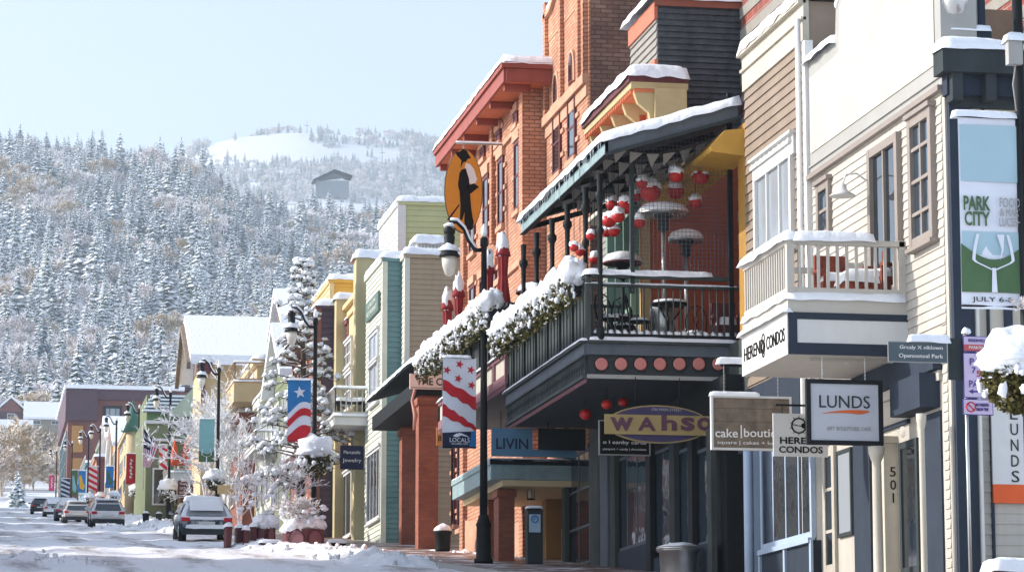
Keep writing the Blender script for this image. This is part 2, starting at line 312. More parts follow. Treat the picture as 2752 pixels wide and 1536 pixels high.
def lettering(s, ax, c, ca, cz, wd, ht, m, parent, name='lettering', ext=0.008, font_shear=0, keep=False):
    cu = bpy.data.curves.new('t', 'FONT'); cu.body = s; cu.align_x = 'CENTER'; cu.align_y = 'CENTER'; cu.extrude = 0.5; cu.shear = font_shear; cu.resolution_u = 3
    if keep: cu.offset = keep
    ob = bpy.data.objects.new('t', cu); C.objects.link(ob); dg = bpy.context.evaluated_depsgraph_get(); me = bpy.data.meshes.new_from_object(ob.evaluated_get(dg))
    bpy.data.objects.remove(ob); xs = [v.co.x for v in me.vertices]; ys = [v.co.y for v in me.vertices]
    if not xs: return None
    cx = (min(xs) + max(xs)) / 2; cy = (min(ys) + max(ys)) / 2; sx = wd / (max(xs) - min(xs)); sy = ht / (max(ys) - min(ys))
    mm = M(); vs = []
    for v in me.vertices:
        a = (v.co.x - cx) * sx; z = (v.co.y - cy) * sy; t = 0.002 + (v.co.z + 0.5) * ext
        vs.append((c - t, ca - a, cz + z) if ax == 'X' else (ca + a, c - t, cz + z))
    mm.add(vs, [tuple(p.vertices) for p in me.polygons], m); bpy.data.meshes.remove(me)
    return mm.build(name, parent)
def window(parent, ax, c, a0, a1, z0, z1, fm, gm, nv=1, nh=1, fw=0.09, pr=0.07, sill=True, label=None, name='window'):
    m = M()
    m.wb(ax, c, a0, a0 + fw, z0, z1, -0.02, pr, fm).wb(ax, c, a1 - fw, a1, z0, z1, -0.02, pr, fm)
    m.wb(ax, c, a0 + fw, a1 - fw, z1 - fw, z1, -0.02, pr - .004, fm).wb(ax, c, a0 + fw, a1 - fw, z0, z0 + fw, -0.02, pr - .004, fm)
    if sill: m.wb(ax, c, a0 - 0.04, a1 + 0.04, z0 - 0.06, z0 - .001, -0.02, pr + 0.05, fm).wb(ax, c, a0 - 0.04, a1 + 0.04, z1 + .001, z1 + 0.07, -0.02, pr + 0.04, fm)
    for i in range(1, nv): a = a0 + (a1 - a0) * i / nv; m.wb(ax, c, a - 0.025, a + 0.025, z0 + fw, z1 - fw, 0.0, max(pr - 0.02, .045), fm)
    for i in range(1, nh): z = z0 + (z1 - z0) * i / nh; m.wb(ax, c, a0 + fw, a1 - fw, z - 0.025, z + 0.025, 0.0, max(pr - 0.017, .048), fm)
    w_ = m.build(name, parent, label)
    g = M(); g.wb(ax, c, a0 + fw * .8, a1 - fw * .8, z0 + fw * .8, z1 - fw * .8, 0.0, 0.036, gm); g.build('pane', w_)
    return w_
def railing(m, p, q, h, mat, sp=0.12, bw=0.03, top=0.07, bot=0.1):
    p = Vector(p); q = Vector(q); up = Vector((0, 0, 1)); L = (q - p).length; n = max(2, int(L / sp))
    m.bar(p + up * h, q + up * h, top, top * .8, mat); m.bar(p + up * bot, q + up * bot, top * .7, top * .7, mat)
    for i in range(n + 1): a = p.lerp(q, i / n); m.bar(a + up * bot, a + up * h, bw, bw, mat)
    return m
# ------------------------------------------------------------------ terrain
def interp(x, tab):
    if x <= tab[0][0]: return tab[0][1]
    for (a, b), (c, d) in zip(tab, tab[1:]):
        if x <= c: return b + (d - b) * (x - a) / (c - a)
    return tab[-1][1]
def ridge(X): return interp(X, [(-200, 338), (21, 341), (100, 337), (118, 330), (135, 313), (170, 306), (270, 308), (500, 330)])
def hz(X, Y):
    if Y <= 371: return gz(Y)
    z = interp(Y, [(371, 31.06), (500, 45), (600, 58), (800, 92), (1000, 140), (1300, 228), (1500, 288), (1700, 335), (1760, 334), (2000, 280), (2700, 150)])
    k = min(1, max(0, (Y - 1000) / 700)); z += (ridge(X) - 335) * k
    return z + 7 * noise.noise(Vector((X / 70, Y / 90, 0))) * min(1, max(0, (Y - 450) / 400))
m = M(); ys = [-60, -20, 20, 60, 100, 150, 200, 250, 300, 340, 371] + list(range(390, 2700, 25)); xs = list(range(-300, 621, 20)); W = len(xs)
vs = [(x, y, hz(x, y) - (0.06 if y < 372 else 0.03)) for y in ys for x in xs]
m.add(vs, [(j * W + i, j * W + i + 1, (j + 1) * W + i + 1, (j + 1) * W + i) for j in range(len(ys) - 1) for i in range(W - 1)], SNOWF, True)
m.build('ground', kind='structure')
m = M(); XS = [-4.2 + i * 0.36 for i in range(40)]; YS = [18 + i * 0.5 for i in range(360)] + [198 + i * 2 for i in range(90)]
def rutz(x, y):
    r = 0.045 * noise.noise(Vector((x * 2.3, y * 0.16, 1))) + 0.05 * noise.noise(Vector((x * 1.1, y * 0.9, 5))) + 0.02 * noise.noise(Vector((x * 4, y * 3, 9)))
    for c in (0.4, 2.0, 4.2, 5.8): r -= 0.05 * math.exp(-((x - c - 0.25 * math.sin(y / 17)) / 0.28) ** 2)
    return max(r, -0.05) + 0.06
W = len(XS); m.add([(x, y, gz(y) + rutz(x, y)) for y in YS for x in XS], [(j * W + i, j * W + i + 1, (j + 1) * W + i + 1, (j + 1) * W + i) for j in range(len(YS) - 1) for i in range(W - 1)], STREET, True)
m.build('street', kind='structure')
def slope_box(m, x0, x1, y0, y1, h0, h1, mt):
    a, b = gz(y0), gz(y1)
    m.add([(x0, y0, a + h0), (x1, y0, a + h0), (x1, y1, b + h0), (x0, y1, b + h0), (x0, y0, a + h1), (x1, y0, a + h1), (x1, y1, b + h1), (x0, y1, b + h1)],
          [(0, 3, 2, 1), (4, 5, 6, 7), (0, 1, 5, 4), (1, 2, 6, 5), (2, 3, 7, 6), (3, 0, 4, 7)], mt)
KX = 9.6
m = M(); slope_box(m, KX + .15, 14.2, 20, 371, -0.2, 0.16, WALK); slope_box(m, KX, KX + .147, 20, 371, -0.2, 0.165, GTRIM); m.build('pavement', kind='structure')
# mountain behind
def mpk(X): return interp(X, [(-300, 745), (150, 780), (250, 802), (300, 829), (345, 842), (400, 851), (550, 852), (600, 846), (645, 836), (750, 806), (1100, 750)])
def mz(X, Y):
    d = abs(Y - 4000); return mpk(X) - (0.33 * d if Y < 4000 else 0.2 * d) * (1 - math.exp(-d / 120)) + 5 * noise.noise(Vector((X / 120, Y / 150, 3)))
m = M(); xs = list(range(-300, 1101, 28)); ys = list(range(2700, 4700, 40)); W = len(xs)
m.add([(x, y, mz(x, y)) for y in ys for x in xs], [(j * W + i, j * W + i + 1, (j + 1) * W + i + 1, (j + 1) * W + i) for j in range(len(ys) - 1) for i in range(W - 1)], SNOWF, True)
m.build('mountain', kind='structure')
# ------------------------------------------------------------------ tree prototypes
def conifer_mesh(seed, fat=1.0, whorls=17):
    rnd = random.Random(seed); m = M(); m.tube([(0, 0, -0.04), (0, 0, 0.5), (0, 0, 0.98)], [0.014, 0.009, 0.002], BARK, 4, False)
    for k in range(whorls):
        z = 0.06 + 0.93 * (k / whorls) ** 0.95; L0 = (0.255 * (1 - z) ** 0.8 + 0.012) * fat; nb = 8 if k < whorls * .7 else 6
        for b in range(nb):
            a = 2 * PI * (b + rnd.random() * .8) / nb + k; L = L0 * rnd.uniform(0.6, 1.2); zz = z + rnd.uniform(-.02, .02)
            d = Vector((math.cos(a), math.sin(a), 0)); s = Vector((-d.y, d.x, 0)); wd = L * rnd.uniform(.26, .42); dr = L * rnd.uniform(.25, .6)
            p0 = Vector((0, 0, zz)); p1 = p0 + d * L * .55 + Vector((0, 0, -dr * .35)); p2 = p0 + d * L + Vector((0, 0, -dr))
            l1 = p1 + s * wd + Vector((0, 0, -wd * .8)); r1 = p1 - s * wd + Vector((0, 0, -wd * .8))
            m.add([p0, l1, p1, r1, p2], [(0, 1, 2), (0, 2, 3), (1, 4, 2), (2, 4, 3)], CONM)
            if rnd.random() < .5: q = p0.lerp(p2, .5); m.add([q + s * wd * .7, q - s * wd * .7, q + Vector((0, 0, -wd * 1.1))], [(0, 1, 2)], CONM)
    return m
def branchy(m, p, d, L, r, depth, rnd, mat, twigs, spread=0.75, up=0.25, tl=0.12):
    q = p + d * L; m.tube([p, q], [r, r * .7], mat, 3, False)
    if depth == 0:
        for _ in range(twigs):
            e = (d + Vector((rnd.gauss(0, .7), rnd.gauss(0, .7), rnd.gauss(.1, .6)))).normalized(); s = e.cross(Vector((rnd.random(), rnd.random(), rnd.random()))).normalized() * tl * .10
            b = p.lerp(q, rnd.random()); m.add([b - s, b + s, b + e * tl * rnd.uniform(.5, 1.2)], [(0, 1, 2)], mat)
        return
    for i in range(3):
        e = (d + Vector((rnd.gauss(0, spread), rnd.gauss(0, spread), rnd.gauss(up, .35)))).normalized()
        branchy(m, p.lerp(q, rnd.uniform(.6, 1)), e, L * rnd.uniform(.62, .88), r * .62, depth - 1, rnd, mat, twigs, spread, up, tl)
def frost_mesh(seed, depth=4, twigs=7, mat=None, tl=0.1):
    m = M(); rnd = random.Random(seed); mat = mat or FROST
    for i in range(2): branchy(m, Vector((0, 0, -.03)), Vector((rnd.gauss(0, .12), rnd.gauss(0, .12), 1)).normalized(), .27, .014, depth, rnd, mat, twigs, .6, .2, tl)
    return m
conp = []; 
for s_ in range(5):
    mb = conifer_mesh(s_ + 3, (1, .85, 1.15, .95, 1.05)[s_]); me_o = mb.build('snowy_conifer'); conp.append(me_o)
dec = [frost_mesh(20 + s_, 4, 8, FROSTT if s_ == 1 else None).build('frosted_tree') for s_ in range(3)]
rnd = random.Random(11)
def visible_px(X, Y, z):
    v = Vector((X, Y, z)); d = v.dot(CF); return 1376 + FPX * v.dot(CR) / d, 768 - FPX * v.dot(CU) / d
pts = []
Y = 690.0
while Y < 1765:
    st = 6.8 + (Y - 690) / 1000 * 2.6
    X = -45 - st * rnd.random()
    while X < 0.175 * Y + 70:
        x = X + rnd.uniform(-2.6, 2.6); y = Y + rnd.uniform(-3.5, 3.5)
        dn = noise.noise(Vector((x / 45, y / 60, 8))) + 0.25 * (1 - min(1, (y - 690) / 350)) * 1.5
        kind = 'd' if rnd.random() < (0.7 if dn > 0.24 else 0.13) and y < 1640 else 'c'
        pts.append((x, y, hz(x, y), kind)); X += st * (1.0 if kind == 'c' else 1.2)
    Y += st * 1.25
def hides(p):
    a, b = visible_px(p[0], p[1], p[2] + 15); c = visible_px(p[0], p[1], p[2])[1]
    return (abs(a - 893) < 58 and 1400 < p[1] < 1640 and b < 474) or (abs(a - 314) < 32 and 1500 < p[1] < 1570)
pts = [p for p in pts if not hides(p)]
cons = [p for p in pts if p[3] == 'c']; decs = [p for p in pts if p[3] == 'd']
def in_view(p): a, b = visible_px(p[0], p[1], p[2] + 8); return -20 < a < 1230 and not (a > 880 and b > 700)
cons.sort(key=lambda p: (not in_view(p), p[1])); decs.sort(key=lambda p: (not in_view(p), p[1]))
for o in conp: o.location = (0, -2000, 0)
def plant(protos, lst, n, label, cat, group, hh):
    for i, (x, y, z, k) in enumerate(lst[:n]):
        src = protos[i % len(protos)]; o = src if i < len(protos) else src.copy()
        if i >= len(protos): C.objects.link(o)
        h = rnd.uniform(*hh) * rnd.choice((.8, 1, 1, 1, 1.1, 1.35)); o.location = (x, y, z - .3); o.scale = (h * rnd.uniform(.9, 1.2), h * rnd.uniform(.9, 1.2), h); o.rotation_euler = (0, 0, rnd.random() * 6.28)
        tag(o, label, cat, group)
plant(conp, cons, 300, 'snow dusted conifer standing among many like it on the lower hillside', 'tree', 'conifers on the lower hillside', (11, 19))
plant(dec, decs, 290, 'bare pinkish tree white with frost among many like it on the hillside', 'tree', 'frosted bare trees on the hillside', (10, 16))
def mass(name, lst, protos, label, hh, lean=1.0, cat='wood'):
    me = bpy.data.meshes.new(name); me.from_pydata([(x, y, z - .3) for x, y, z, k in lst], [], []); n = len(lst)
    for nm, ty, fn in (('rot', 'FLOAT', lambda: rnd.random() * 6.28), ('scl', 'FLOAT', lambda: rnd.uniform(*hh) * rnd.choice((.8, .9, 1, 1, 1, 1.1, 1.4))), ('idx', 'INT', lambda: rnd.randrange(len(protos)))):
        at = me.attributes.new(nm, ty, 'POINT'); at.data.foreach_set('value', [fn() for _ in range(n)])
    o = bpy.data.objects.new(name, me); C.objects.link(o)
    ng = bpy.data.node_groups.new(name, 'GeometryNodeTree'); ng.interface.new_socket('Geometry', in_out='INPUT', socket_type='NodeSocketGeometry'); ng.interface.new_socket('Geometry', in_out='OUTPUT', socket_type='NodeSocketGeometry')
    N = ng.nodes.new; gi = N('NodeGroupInput'); go = N('NodeGroupOutput'); ip = N('GeometryNodeInstanceOnPoints'); jn = N('GeometryNodeJoinGeometry')
    for p in protos:
        oi = N('GeometryNodeObjectInfo'); oi.transform_space = 'ORIGINAL'; oi.inputs[0].default_value = p; oi.inputs['As Instance'].default_value = True; ng.links.new(oi.outputs['Geometry'], jn.inputs[0])
    def att(nm, ty): a = N('GeometryNodeInputNamedAttribute'); a.data_type = ty; a.inputs[0].default_value = nm; return a.outputs[0]
    cx = N('ShaderNodeCombineXYZ'); ng.links.new(att('rot', 'FLOAT'), cx.inputs[2]); cs = N('ShaderNodeCombineXYZ'); s_ = att('scl', 'FLOAT')
    for i in range(3): ng.links.new(s_, cs.inputs[i])
    ng.links.new(gi.outputs[0], ip.inputs['Points']); ng.links.new(jn.outputs[0], ip.inputs['Instance']); ip.inputs['Pick Instance'].default_value = True
    ng.links.new(att('idx', 'INT'), ip.inputs['Instance Index']); ng.links.new(cx.outputs[0], ip.inputs['Rotation']); ng.links.new(cs.outputs[0], ip.inputs['Scale'])
    ng.links.new(ip.outputs[0], go.inputs[0]); md = o.modifiers.new('trees', 'NODES'); md.node_group = ng
    return tag(o, label, cat, None, 'stuff')
mass('conifer_forest', cons[300:], conp, 'dense snow dusted conifer forest covering the upper hillside', (11, 19))
mass('frosted_wood', decs[290:], dec, 'frosted bare wood higher up between the conifers', (12, 19))
far = []
for _ in range(5200):
    x = rnd.uniform(180, 760); y = rnd.uniform(3350, 4080); a, b = visible_px(x, y, mz(x, y)); dn = noise.noise(Vector((x / 60, y / 90, 2)))
    if a < 500 or a > 1240: continue
    clear = 560 < a < 1075 and b < 445
    keep = (not clear) or (dn > .3 and a < 760) or (dn > .42) or (abs(y - 4000) < 60 and dn > .02 and b < 372 and rnd.random() < .8) or (985 < a < 1000 and rnd.random() < .6) or (a > 1040 and b < 380) or rnd.random() < .012
    if keep: far.append((x, y, mz(x, y), 'c'))
mass('distant_wood', far, [conp[0], conp[1], dec[0]], 'thin far wood around the open ski slope', (9, 15))
# frosted trees and scrub at the foot of the hill, left of the street's end
lst = []
while len(lst) < 170:
    y = rnd.uniform(400, 690); x = rnd.uniform(-0.005 * y - 8, 0.13 * y); a, b = visible_px(x, y, hz(x, y))
    if a > 620: continue
    if 20 < a < 170 and y < 470: continue
    lst.append((x, y, hz(x, y), 'd'))
lst.sort(key=lambda p: p[1])
dec2 = [frost_mesh(40 + s_, 4, 11, FROSTT).build('snowy_bare_tree') for s_ in range(3)]
plant(dec2, lst, 170, 'bare tree loaded with snow at the foot of the hill beyond the street', 'tree', 'snowy bare trees at the foot of the hill', (6.5, 11))
# ------------------------------------------------------------------ hillside houses
def gable_house(x, y, w, d, h, rh, wall, roofm, label, along='X', z=None, wn=2):
    z = hz(x, y) - 1 if z is None else z; t = thing('hillside_house', (x, y, z), label, 'house')
    M().box(x - w / 2, x + w / 2, y - d / 2, y + d / 2, z - 3, z + h, wall).build('wall', t)
    r = M(); ov = .8
    if along == 'X': P = [(y - d / 2 - ov, z + h - .3), (y, z + h + rh), (y + d / 2 + ov, z + h - .3), (y + d / 2 + ov, z + h + .15), (y, z + h + rh + .5), (y - d / 2 - ov, z + h + .15)]; r.poly(P, 'X', x + w / 2 + ov, w + 2 * ov, SNOW)
    else: P = [(x - w / 2 - ov, z + h - .3), (x, z + h + rh), (x + w / 2 + ov, z + h - .3), (x + w / 2 + ov, z + h + .15), (x, z + h + rh + .5), (x - w / 2 - ov, z + h + .15)]; r.poly(P, 'Y', y + d / 2 + ov, d + 2 * ov, SNOW); M().poly([(x - w / 2, z + h - .3), (x + w / 2, z + h - .3), (x, z + h + rh)], 'Y', y - d / 2, .1, roofm).build('gable', t)
    r.build('roof', t)
    for i in range(wn): a = x - w / 2 + w * (i + .5) / wn; window(t, 'Y', y - d / 2, a - .8, a + .8, z + h * .35, z + h * .8, WHITE, GLB, 2, 1, .12, .1, False)
    return t
def hs(px, py, Y, *a, **k): p = onY(px, py, Y); return gable_house(p.x, Y, *a, z=p.z, **k)
hs(28, 1150, 640, 5, 8, 3.4, 2.6, BROOF, MARW, 'brown gabled house in the snow at far left, smaller gable', along='Y', wn=1)
hs(64, 1150, 648, 6, 8, 2.6, 2.6, GRYS, DGREY, 'grey gabled house joining the brown one at the foot of the hill', along='Y', wn=2)
hs(122, 1155, 620, 7.5, 8, 2.0, 3.4, GRYS, GRYS, 'long low house with broad white roof below the hillside', wn=2)
hs(28, 1215, 560, 6.5, 7, 1.5, 4.2, GRYS, DGREY, 'house whose steep blue-white roof faces the street', wn=1)
hs(314, 468, 1560, 10, 10, 4.5, 4, DGREY, DGREY, 'dark cabin peeping out high among the hill trees', along='Y', wn=2)
p = onY(893, 500, 1640); t = thing('hilltop_house', p, 'long glass fronted house with wedge roof high on the hill', 'house')
M().box(p.x - 9.5, p.x + 9.5, p.y, p.y + 8, p.z - 6, p.z + 3.2, GLC).build('glass_front', t)
M().poly([(p.x - 11, p.z + 2.0), (p.x + 1, p.z + 8), (p.x + 11, p.z + 5), (p.x + 11, p.z + 6.0), (p.x + 1, p.z + 9.2), (p.x - 11, p.z + 3.0)], 'Y', p.y + 9, 12, BLACK).build('roof', t)
M().poly([(p.x - 8, p.z + 2.5), (p.x + 1, p.z + 7.6), (p.x + 8, p.z + 5)], 'Y', p.y, .3, GLB).build('gable_glass', t)
for px, py, hh in ((825, 350, 14), (1027, 420, 12)):
    p = onY(px, py, 3985 if px < 900 else 3700); p = Vector((p.x, p.y, mz(p.x, p.y))); t = thing('lift_pylon', p, 'thin mast on the far summit' if px < 900 else 'ski lift pylon halfway down the open slope', 'pylon')
    M().tube([p, p + Vector((0, 0, hh + 8))], [.5, .3], DGREY, 5).build('mast', t); M().box(p.x - 4, p.x + 4, p.y - .3, p.y + .3, p.z + hh, p.z + hh + .6, DGREY).build('cross_arm', t)
# dark spruce by the road's end
m = conifer_mesh(77, 1.5, 20); o = m.build('spruce'); p = onY(46, 1372, 352); o.location = (p.x, p.y, gz(352)); o.scale = (4.6, 4.6, 4.6); tag(o, 'small dark spruce standing alone beyond the end of the road', 'tree')
# ------------------------------------------------------------------ haze
m = M(); m.box(-420, 1250, -80, 4750, -12, 905, SNOW); hm = bpy.data.materials.new('haze'); hm.use_nodes = True; ht = hm.node_tree; ht.nodes.remove(ht.nodes['Principled BSDF'])
pv = ht.nodes.new('ShaderNodeVolumePrincipled'); pv.inputs['Density'].default_value = 0.00020; pv.inputs['Color'].default_value = (0.76, 0.89, 1.0, 1); pv.inputs['Anisotropy'].default_value = 0.1
ht.links.new(pv.outputs[0], ht.nodes['Material Output'].inputs['Volume']); m.mats = [hm]; HAZE = m.build('haze', kind='stuff'); HAZE.hide_viewport = False
# ================================================================== NEAR BUILDINGS
G40 = gz(40)
# ---------- ivory corner building (false front with stepped parapet)
LX = 13.3; LN = 39.12; LF = YX(2180, 400, LX)
t = thing('corner_shop', (LX, LN, gz(LN)), 'ivory clapboard corner building with cream stepped false front above its balcony', 'building'); LB = t
zb0 = ZX(2198, 459, LX); zb1 = zb0 + 0.33; zsh = ZX(2194, 158, LX); ystep = YX(2250, 90, LX); ZD = ZX(2440, 800, LX)
M().box(LX, 30, LN, LF, -2, zb1 + .1, WSID).build('wall', t)
m = M(); m.siding('X', LX, LN + .12, LF - .08, ZD - 0.6, zb0, .135, WSID); m.siding('X', LX, LN + .12, LN + .32, 0.5, ZD - .6, .135, WSID); m.build('clapboard', t)
ztop = 12.6
P = [(LN, zb0 - .01), (LF - .01, zb0 - .01), (LF - .01, zsh), (ystep + .02, zsh + .03), (ystep - .05, zsh + .55), (ystep - .5, zsh + .95), (ystep - 1.1, ztop), (LN, ztop)]
M().poly(P, 'X', LX + .5, .53, GTRIM).build('false_front', t)
q = .27; P2 = [(LN + q, zb1), (LF - .12, zb1), (LF - .12, zsh - q), (ystep - .22, zsh - q + .03), (ystep - .28, zsh + .45), (ystep - .72, zsh + .8), (ystep - 1.25, ztop - .2), (LN + q, ztop - .2)]
M().poly(P2, 'X', LX - .034, .012, CREAM).build('cream_panel', t)
m = M(); m.wb('X', LX, LN, LF, zb0 - .1, zb0 - .02, 0, .1, TRIMB); m.wb('X', LX, LN, LF, zb0 + .1, zb0 + .13, 0, .06, GTRIM); m.build('cornice_band', t)
m = M(); cap(m, LX - .1, LX + .5, ystep + .05, LF, zsh, .16, 1); m.build('snow_layer', t)
m = M(); m.bar((LX + .2, ystep - .05, zsh + .55), (LX + .2, ystep - .5, zsh + .97), .5, .1, SNOW); m.bar((LX + .2, ystep - .5, zsh + .97), (LX + .2, ystep - 1.1, ztop + .05), .5, .1, SNOW); m.build('snow_layer', t)
m = M(); m.box(LX - .09, LX + .05, LF - .02, LF + .16, 0, zsh + .4, WHITE); m.tube([(LX - .14, LF + .2, 0), (LX - .14, LF + .2, zsh + .8)], .05, WHITE, 8); m.build('corner_board', t)
# windows upstairs
def pxwin(parent, pa, pb, py0, py1, X, fm, gm, nv, nh, **k):
    ya, yb = YX(pb, py1, X), YX(pa, py1, X); pm = (pa + pb) / 2
    return window(parent, 'X', X, ya, yb, ZX(pm, py1, X), ZX(pm, py0, X), fm, gm, nv, nh, **k)
pxwin(t, 2460, 2524, 300, 655, LX, TRIMB, GLB, 2, 4, fw=.13, pr=.10)
pxwin(t, 2352, 2434, 375, 800, LX, TRIMB, MATS_G, 2, 1, fw=.13, pr=.10, sill=False, label='tall glazed balcony door', name='balcony_door')
pxwin(t, 2206, 2240, 490, 640, LX, TRIMB, GLB, 1, 2, fw=.12, pr=.08)
# gooseneck lamp
p = onX(2346, 520, LX); g = thing('gooseneck_lamp', p, 'white gooseneck barn lamp on the ivory clapboard wall above the balcony', 'wall lamp')
h = Vector((p.x - .48, p.y, p.z + .02)); M().tube([p, p + Vector((-.08, 0, .18)), p + Vector((-.25, 0, .3)), h + Vector((.06, 0, .26)), h + Vector((0, 0, .1))], .014, WHITE, 6).build('arm', g)
M().lathe(h, [(.02, .12), (.06, .1), (.07, .03), (.12, -.02), (.20, -.07), (.19, -.08), (.05, -.02)], WHITE, 18).build('lamp_shade', g)
# balcony
BX = 11.5; BN = YX(2117, 800, BX); BF = YX(1996, 900, BX); z_ = lambda py: ZX(2117, py, BX)
zbot, zpt, zfl, zrt = z_(952), z_(838), z_(800), z_(632)
g = thing('balcony', (BX, BN, zbot), 'beige balcony deep in snow with lettered fascia above the black framed sign', 'balcony')
M().box(BX, LX + .2, BN, BF, zbot, zfl, BEIGE).build('deck', g)
m = M(); zr0 = zfl + .02
for c_, a0, a1, ax in ((BN, BX, LX, 'Y'),):
    m.wb('Y', BN, BX + .0, LX, zbot + .0, zbot + .17, 0, .02, NAVY); m.wb('Y', BN, BX, LX, zpt - .1, zpt, 0, .02, NAVY); m.wb('Y', BN, BX, BX + .13, zbot, zpt, 0, .022, NAVY); m.wb('Y', BN, BX + .13, LX, zbot + .17, zpt - .1, 0, .01, WHITE)
m.build('fascia_panel', g)
m = M(); m.wb('X', BX, BN + .0, BF, zbot, zpt - .02, 0, .015, WHITE); sg = m.build('lettered_board', g)
lettering('HEREND', 'X', BX - .016, BF - .72, (zbot + zpt) / 2 - .0, 1.15, .2, INK, g); lettering('CONDOS', 'X', BX - .016, BN + .62, (zbot + zpt) / 2, 1.0, .2, INK, g)
m = M(); yc = (BN + BF) / 2 + .02; zc = (zbot + zpt) / 2
for dz, r_ in ((.1, .07), (-.03, .09), (-.13, .05)): m.tube([(BX - .022, yc + r_ * math.cos(a * PI / 6), zc + dz + r_ * math.sin(a * PI / 6)) for a in range(13)], .009, INK, 4, False)
m.build('emblem', g)
m = M(); hh = zrt - zfl
railing(m, (BX + .05, BN + .05, zfl + .03), (BX + .05, BF - .05, zfl + .03), hh - .1, BEIGE, .125, .035, .1, .1); m.build('side_railing', g)
m = M(); railing(m, (BX + .05, BN + .05, zfl + .03), (LX - .03, BN + .05, zfl + .03), hh - .1, BEIGE, .135, .04, .1, .1)
m.bar((BX + .05, BN + .05, zfl), (BX + .05, BN + .05, zrt - .02), .11, .11, BEIGE); m.bar((LX - .06, BN + .05, zfl), (LX - .06, BN + .05, zrt - .02), .1, .1, BEIGE); m.build('front_railing', g)
m = M(); railing(m, (BX + .05, BF - .05, zfl + .03), (LX - .03, BF - .05, zfl + .03), hh - .1, BEIGE, .135, .04, .1, .1); m.build('rear_railing', g)
m = M(); cap(m, BX - .03, BX + .14, BN, BF, zrt - .04, .15, 3, .05, .08); m.build('rail_snow', g); m = M(); cap(m, BX + .12, LX - .5, BN - .03, BN + .15, zrt - .04, .14, 4, .04, .08); m.build('rail_snow', g)
m = M(); cap(m, BX, LX - .05, BN, BF, zfl, .12, 5, .04, .1); m.build('floor_snow', g); m = M(); cap(m, BX - .05, BX + .02, BN, BF, zpt, .07, 6, .05, .08); m.build('ledge_snow', g)
m = M(); m.box(BX + .4, LX, BN + .3, BN + .36, zbot - .05, zbot, BEIGE).tube([(BX + 1.0, BN + .4, zbot), (BX + 1.0, BN + .4, zbot - .05)], .06, WHITE, 10); m.build('soffit_light', g)
# chairs on that balcony
def armchair(name, x, y, z, w_, mat, label, snow=True, rz=0):
    c = thing(name, (x, y, z), label, 'chair')
    def Q(m_): return m_
    M().box(x - w_ / 2, x + w_ / 2, y - w_ / 2, y + w_ / 2, z + .2, z + .4, mat).build('seat', c)
    M().box(x - w_ / 2, x + w_ / 2, y + w_ / 2 - .08, y + w_ / 2, z + .4, z + .85, mat).build('backrest', c)
    for sx in (-1, 1):
        M().box(x + sx * w_ / 2 - .04, x + sx * w_ / 2 + .04, y - w_ / 2, y + w_ / 2 - .083, z + .55, z + .6, mat).build('arm', c)
        for sy in (-1, 1): M().box(x + sx * (w_ / 2 - .04) - .02, x + sx * (w_ / 2 - .04) + .02, y + sy * (w_ / 2 - .04) - .02, y + sy * (w_ / 2 - .04) + .02, z, z + (.2 if sy > 0 else .55), mat).build('leg', c)
    if snow: cap(M(), x - w_ / 2 + .05, x + w_ / 2 - .05, y - w_ / 2 + .03, y + w_ / 2 - .1, z + .4, .16, x * 3, .02, .07).build('snow_layer', c)
    if rz: c.rotation_euler = (0, 0, rz)
    return c
WICK = paint('red_wicker', '#8a4434', 0.8, 0.4, 14, 0.6, 60)
armchair('wicker_armchair', XY(2245, 740, BN + 1.3), BN + 1.35, zfl + .05, .5, WICK, 'red wicker armchair at the back of the snowy beige balcony')
armchair('wicker_armchair', XY(2405, 740, BN + .6) - .12, BN + .75, zfl + .05, .42, WICK, 'red wicker armchair seen edge on beside the balcony door', rz=-1.2)
armchair('patio_chair', XY(2300, 740, BN + 1.9), BN + 1.9, zfl + .05, .45, BEIGE, 'pale patio chair against the wall behind the wicker table', False)
c = thing('wicker_table', (XY(2312, 790, BN + .8), BN + .8, zfl + .05), 'low red wicker table under a mound of snow on the beige balcony', 'table'); x, y, z = c.location
M().box(x - .3, x + .3, y - .25, y + .25, z + .02, z + .32, WICK).build('table_body', c); cap(M(), x - .3, x + .3, y - .25, y + .25, z + .32, .2, 9, .04, .08).build('snow_layer', c)
# ground floor of the ivory building
zs = zbot - .02; m = M(); m.wb('X', LX, LN + .35, LF - .1, zs - .35, zs, 0, .14, NAVY).wb('X', LX, LN + .35, LF - .1, zs - .5, zs - .36, 0, .06, WSID); m.build('storefront_beam', LB)
def col(parent, px, py0, py1, X, r, mat, name='column'):
    p = onX(px, py1, X); zt = ZX(px, py0, X); zb = gz(p.y) + .1
    return M().lathe((p.x, p.y, zb), [(r * 1.7, 0), (r * 1.7, .12), (r * 1.3, .13), (r * 1.25, .2), (r, .24), (r * .88, zt - zb - .22), (r * 1.15, zt - zb - .18), (r * 1.5, zt - zb - .1), (r * 1.6, zt - zb)], mat, 20).build(name, parent)
col(LB, 2361, 1197, 1500, LX - .5, .075, CREAM); col(LB, 2484, 1108, 1500, LX - .4, .045, CREAM)
def pxpanel(parent, pa, pb, py0, py1, X, mat, name, pr=.055, to_ground=False):
    ya, yb = YX(pb, 1300, X), YX(pa, 1300, X); z1 = ZX((pa + pb) / 2, py0, X); z0 = gz(ya) - .2 if to_ground else ZX((pa + pb) / 2, py1, X)
    return M().wb('X', X, ya, yb, z0, z1, 0, pr, mat).build(name, parent)
M().box(XY(2376, 1300, 41.6), XY(2428, 1300, 41.6), 41.6, 42.0, gz(41) - .2, ZY(2410, 1190, 41.6), CREAM).build('pilaster', LB)
M().box(XY(2368, 1300, 41.55), XY(2432, 1300, 41.55), 41.55, 42.05, ZY(2410, 1190, 41.6) + .002, ZY(2410, 1172, 41.6), CREAM).build('capital', LB)
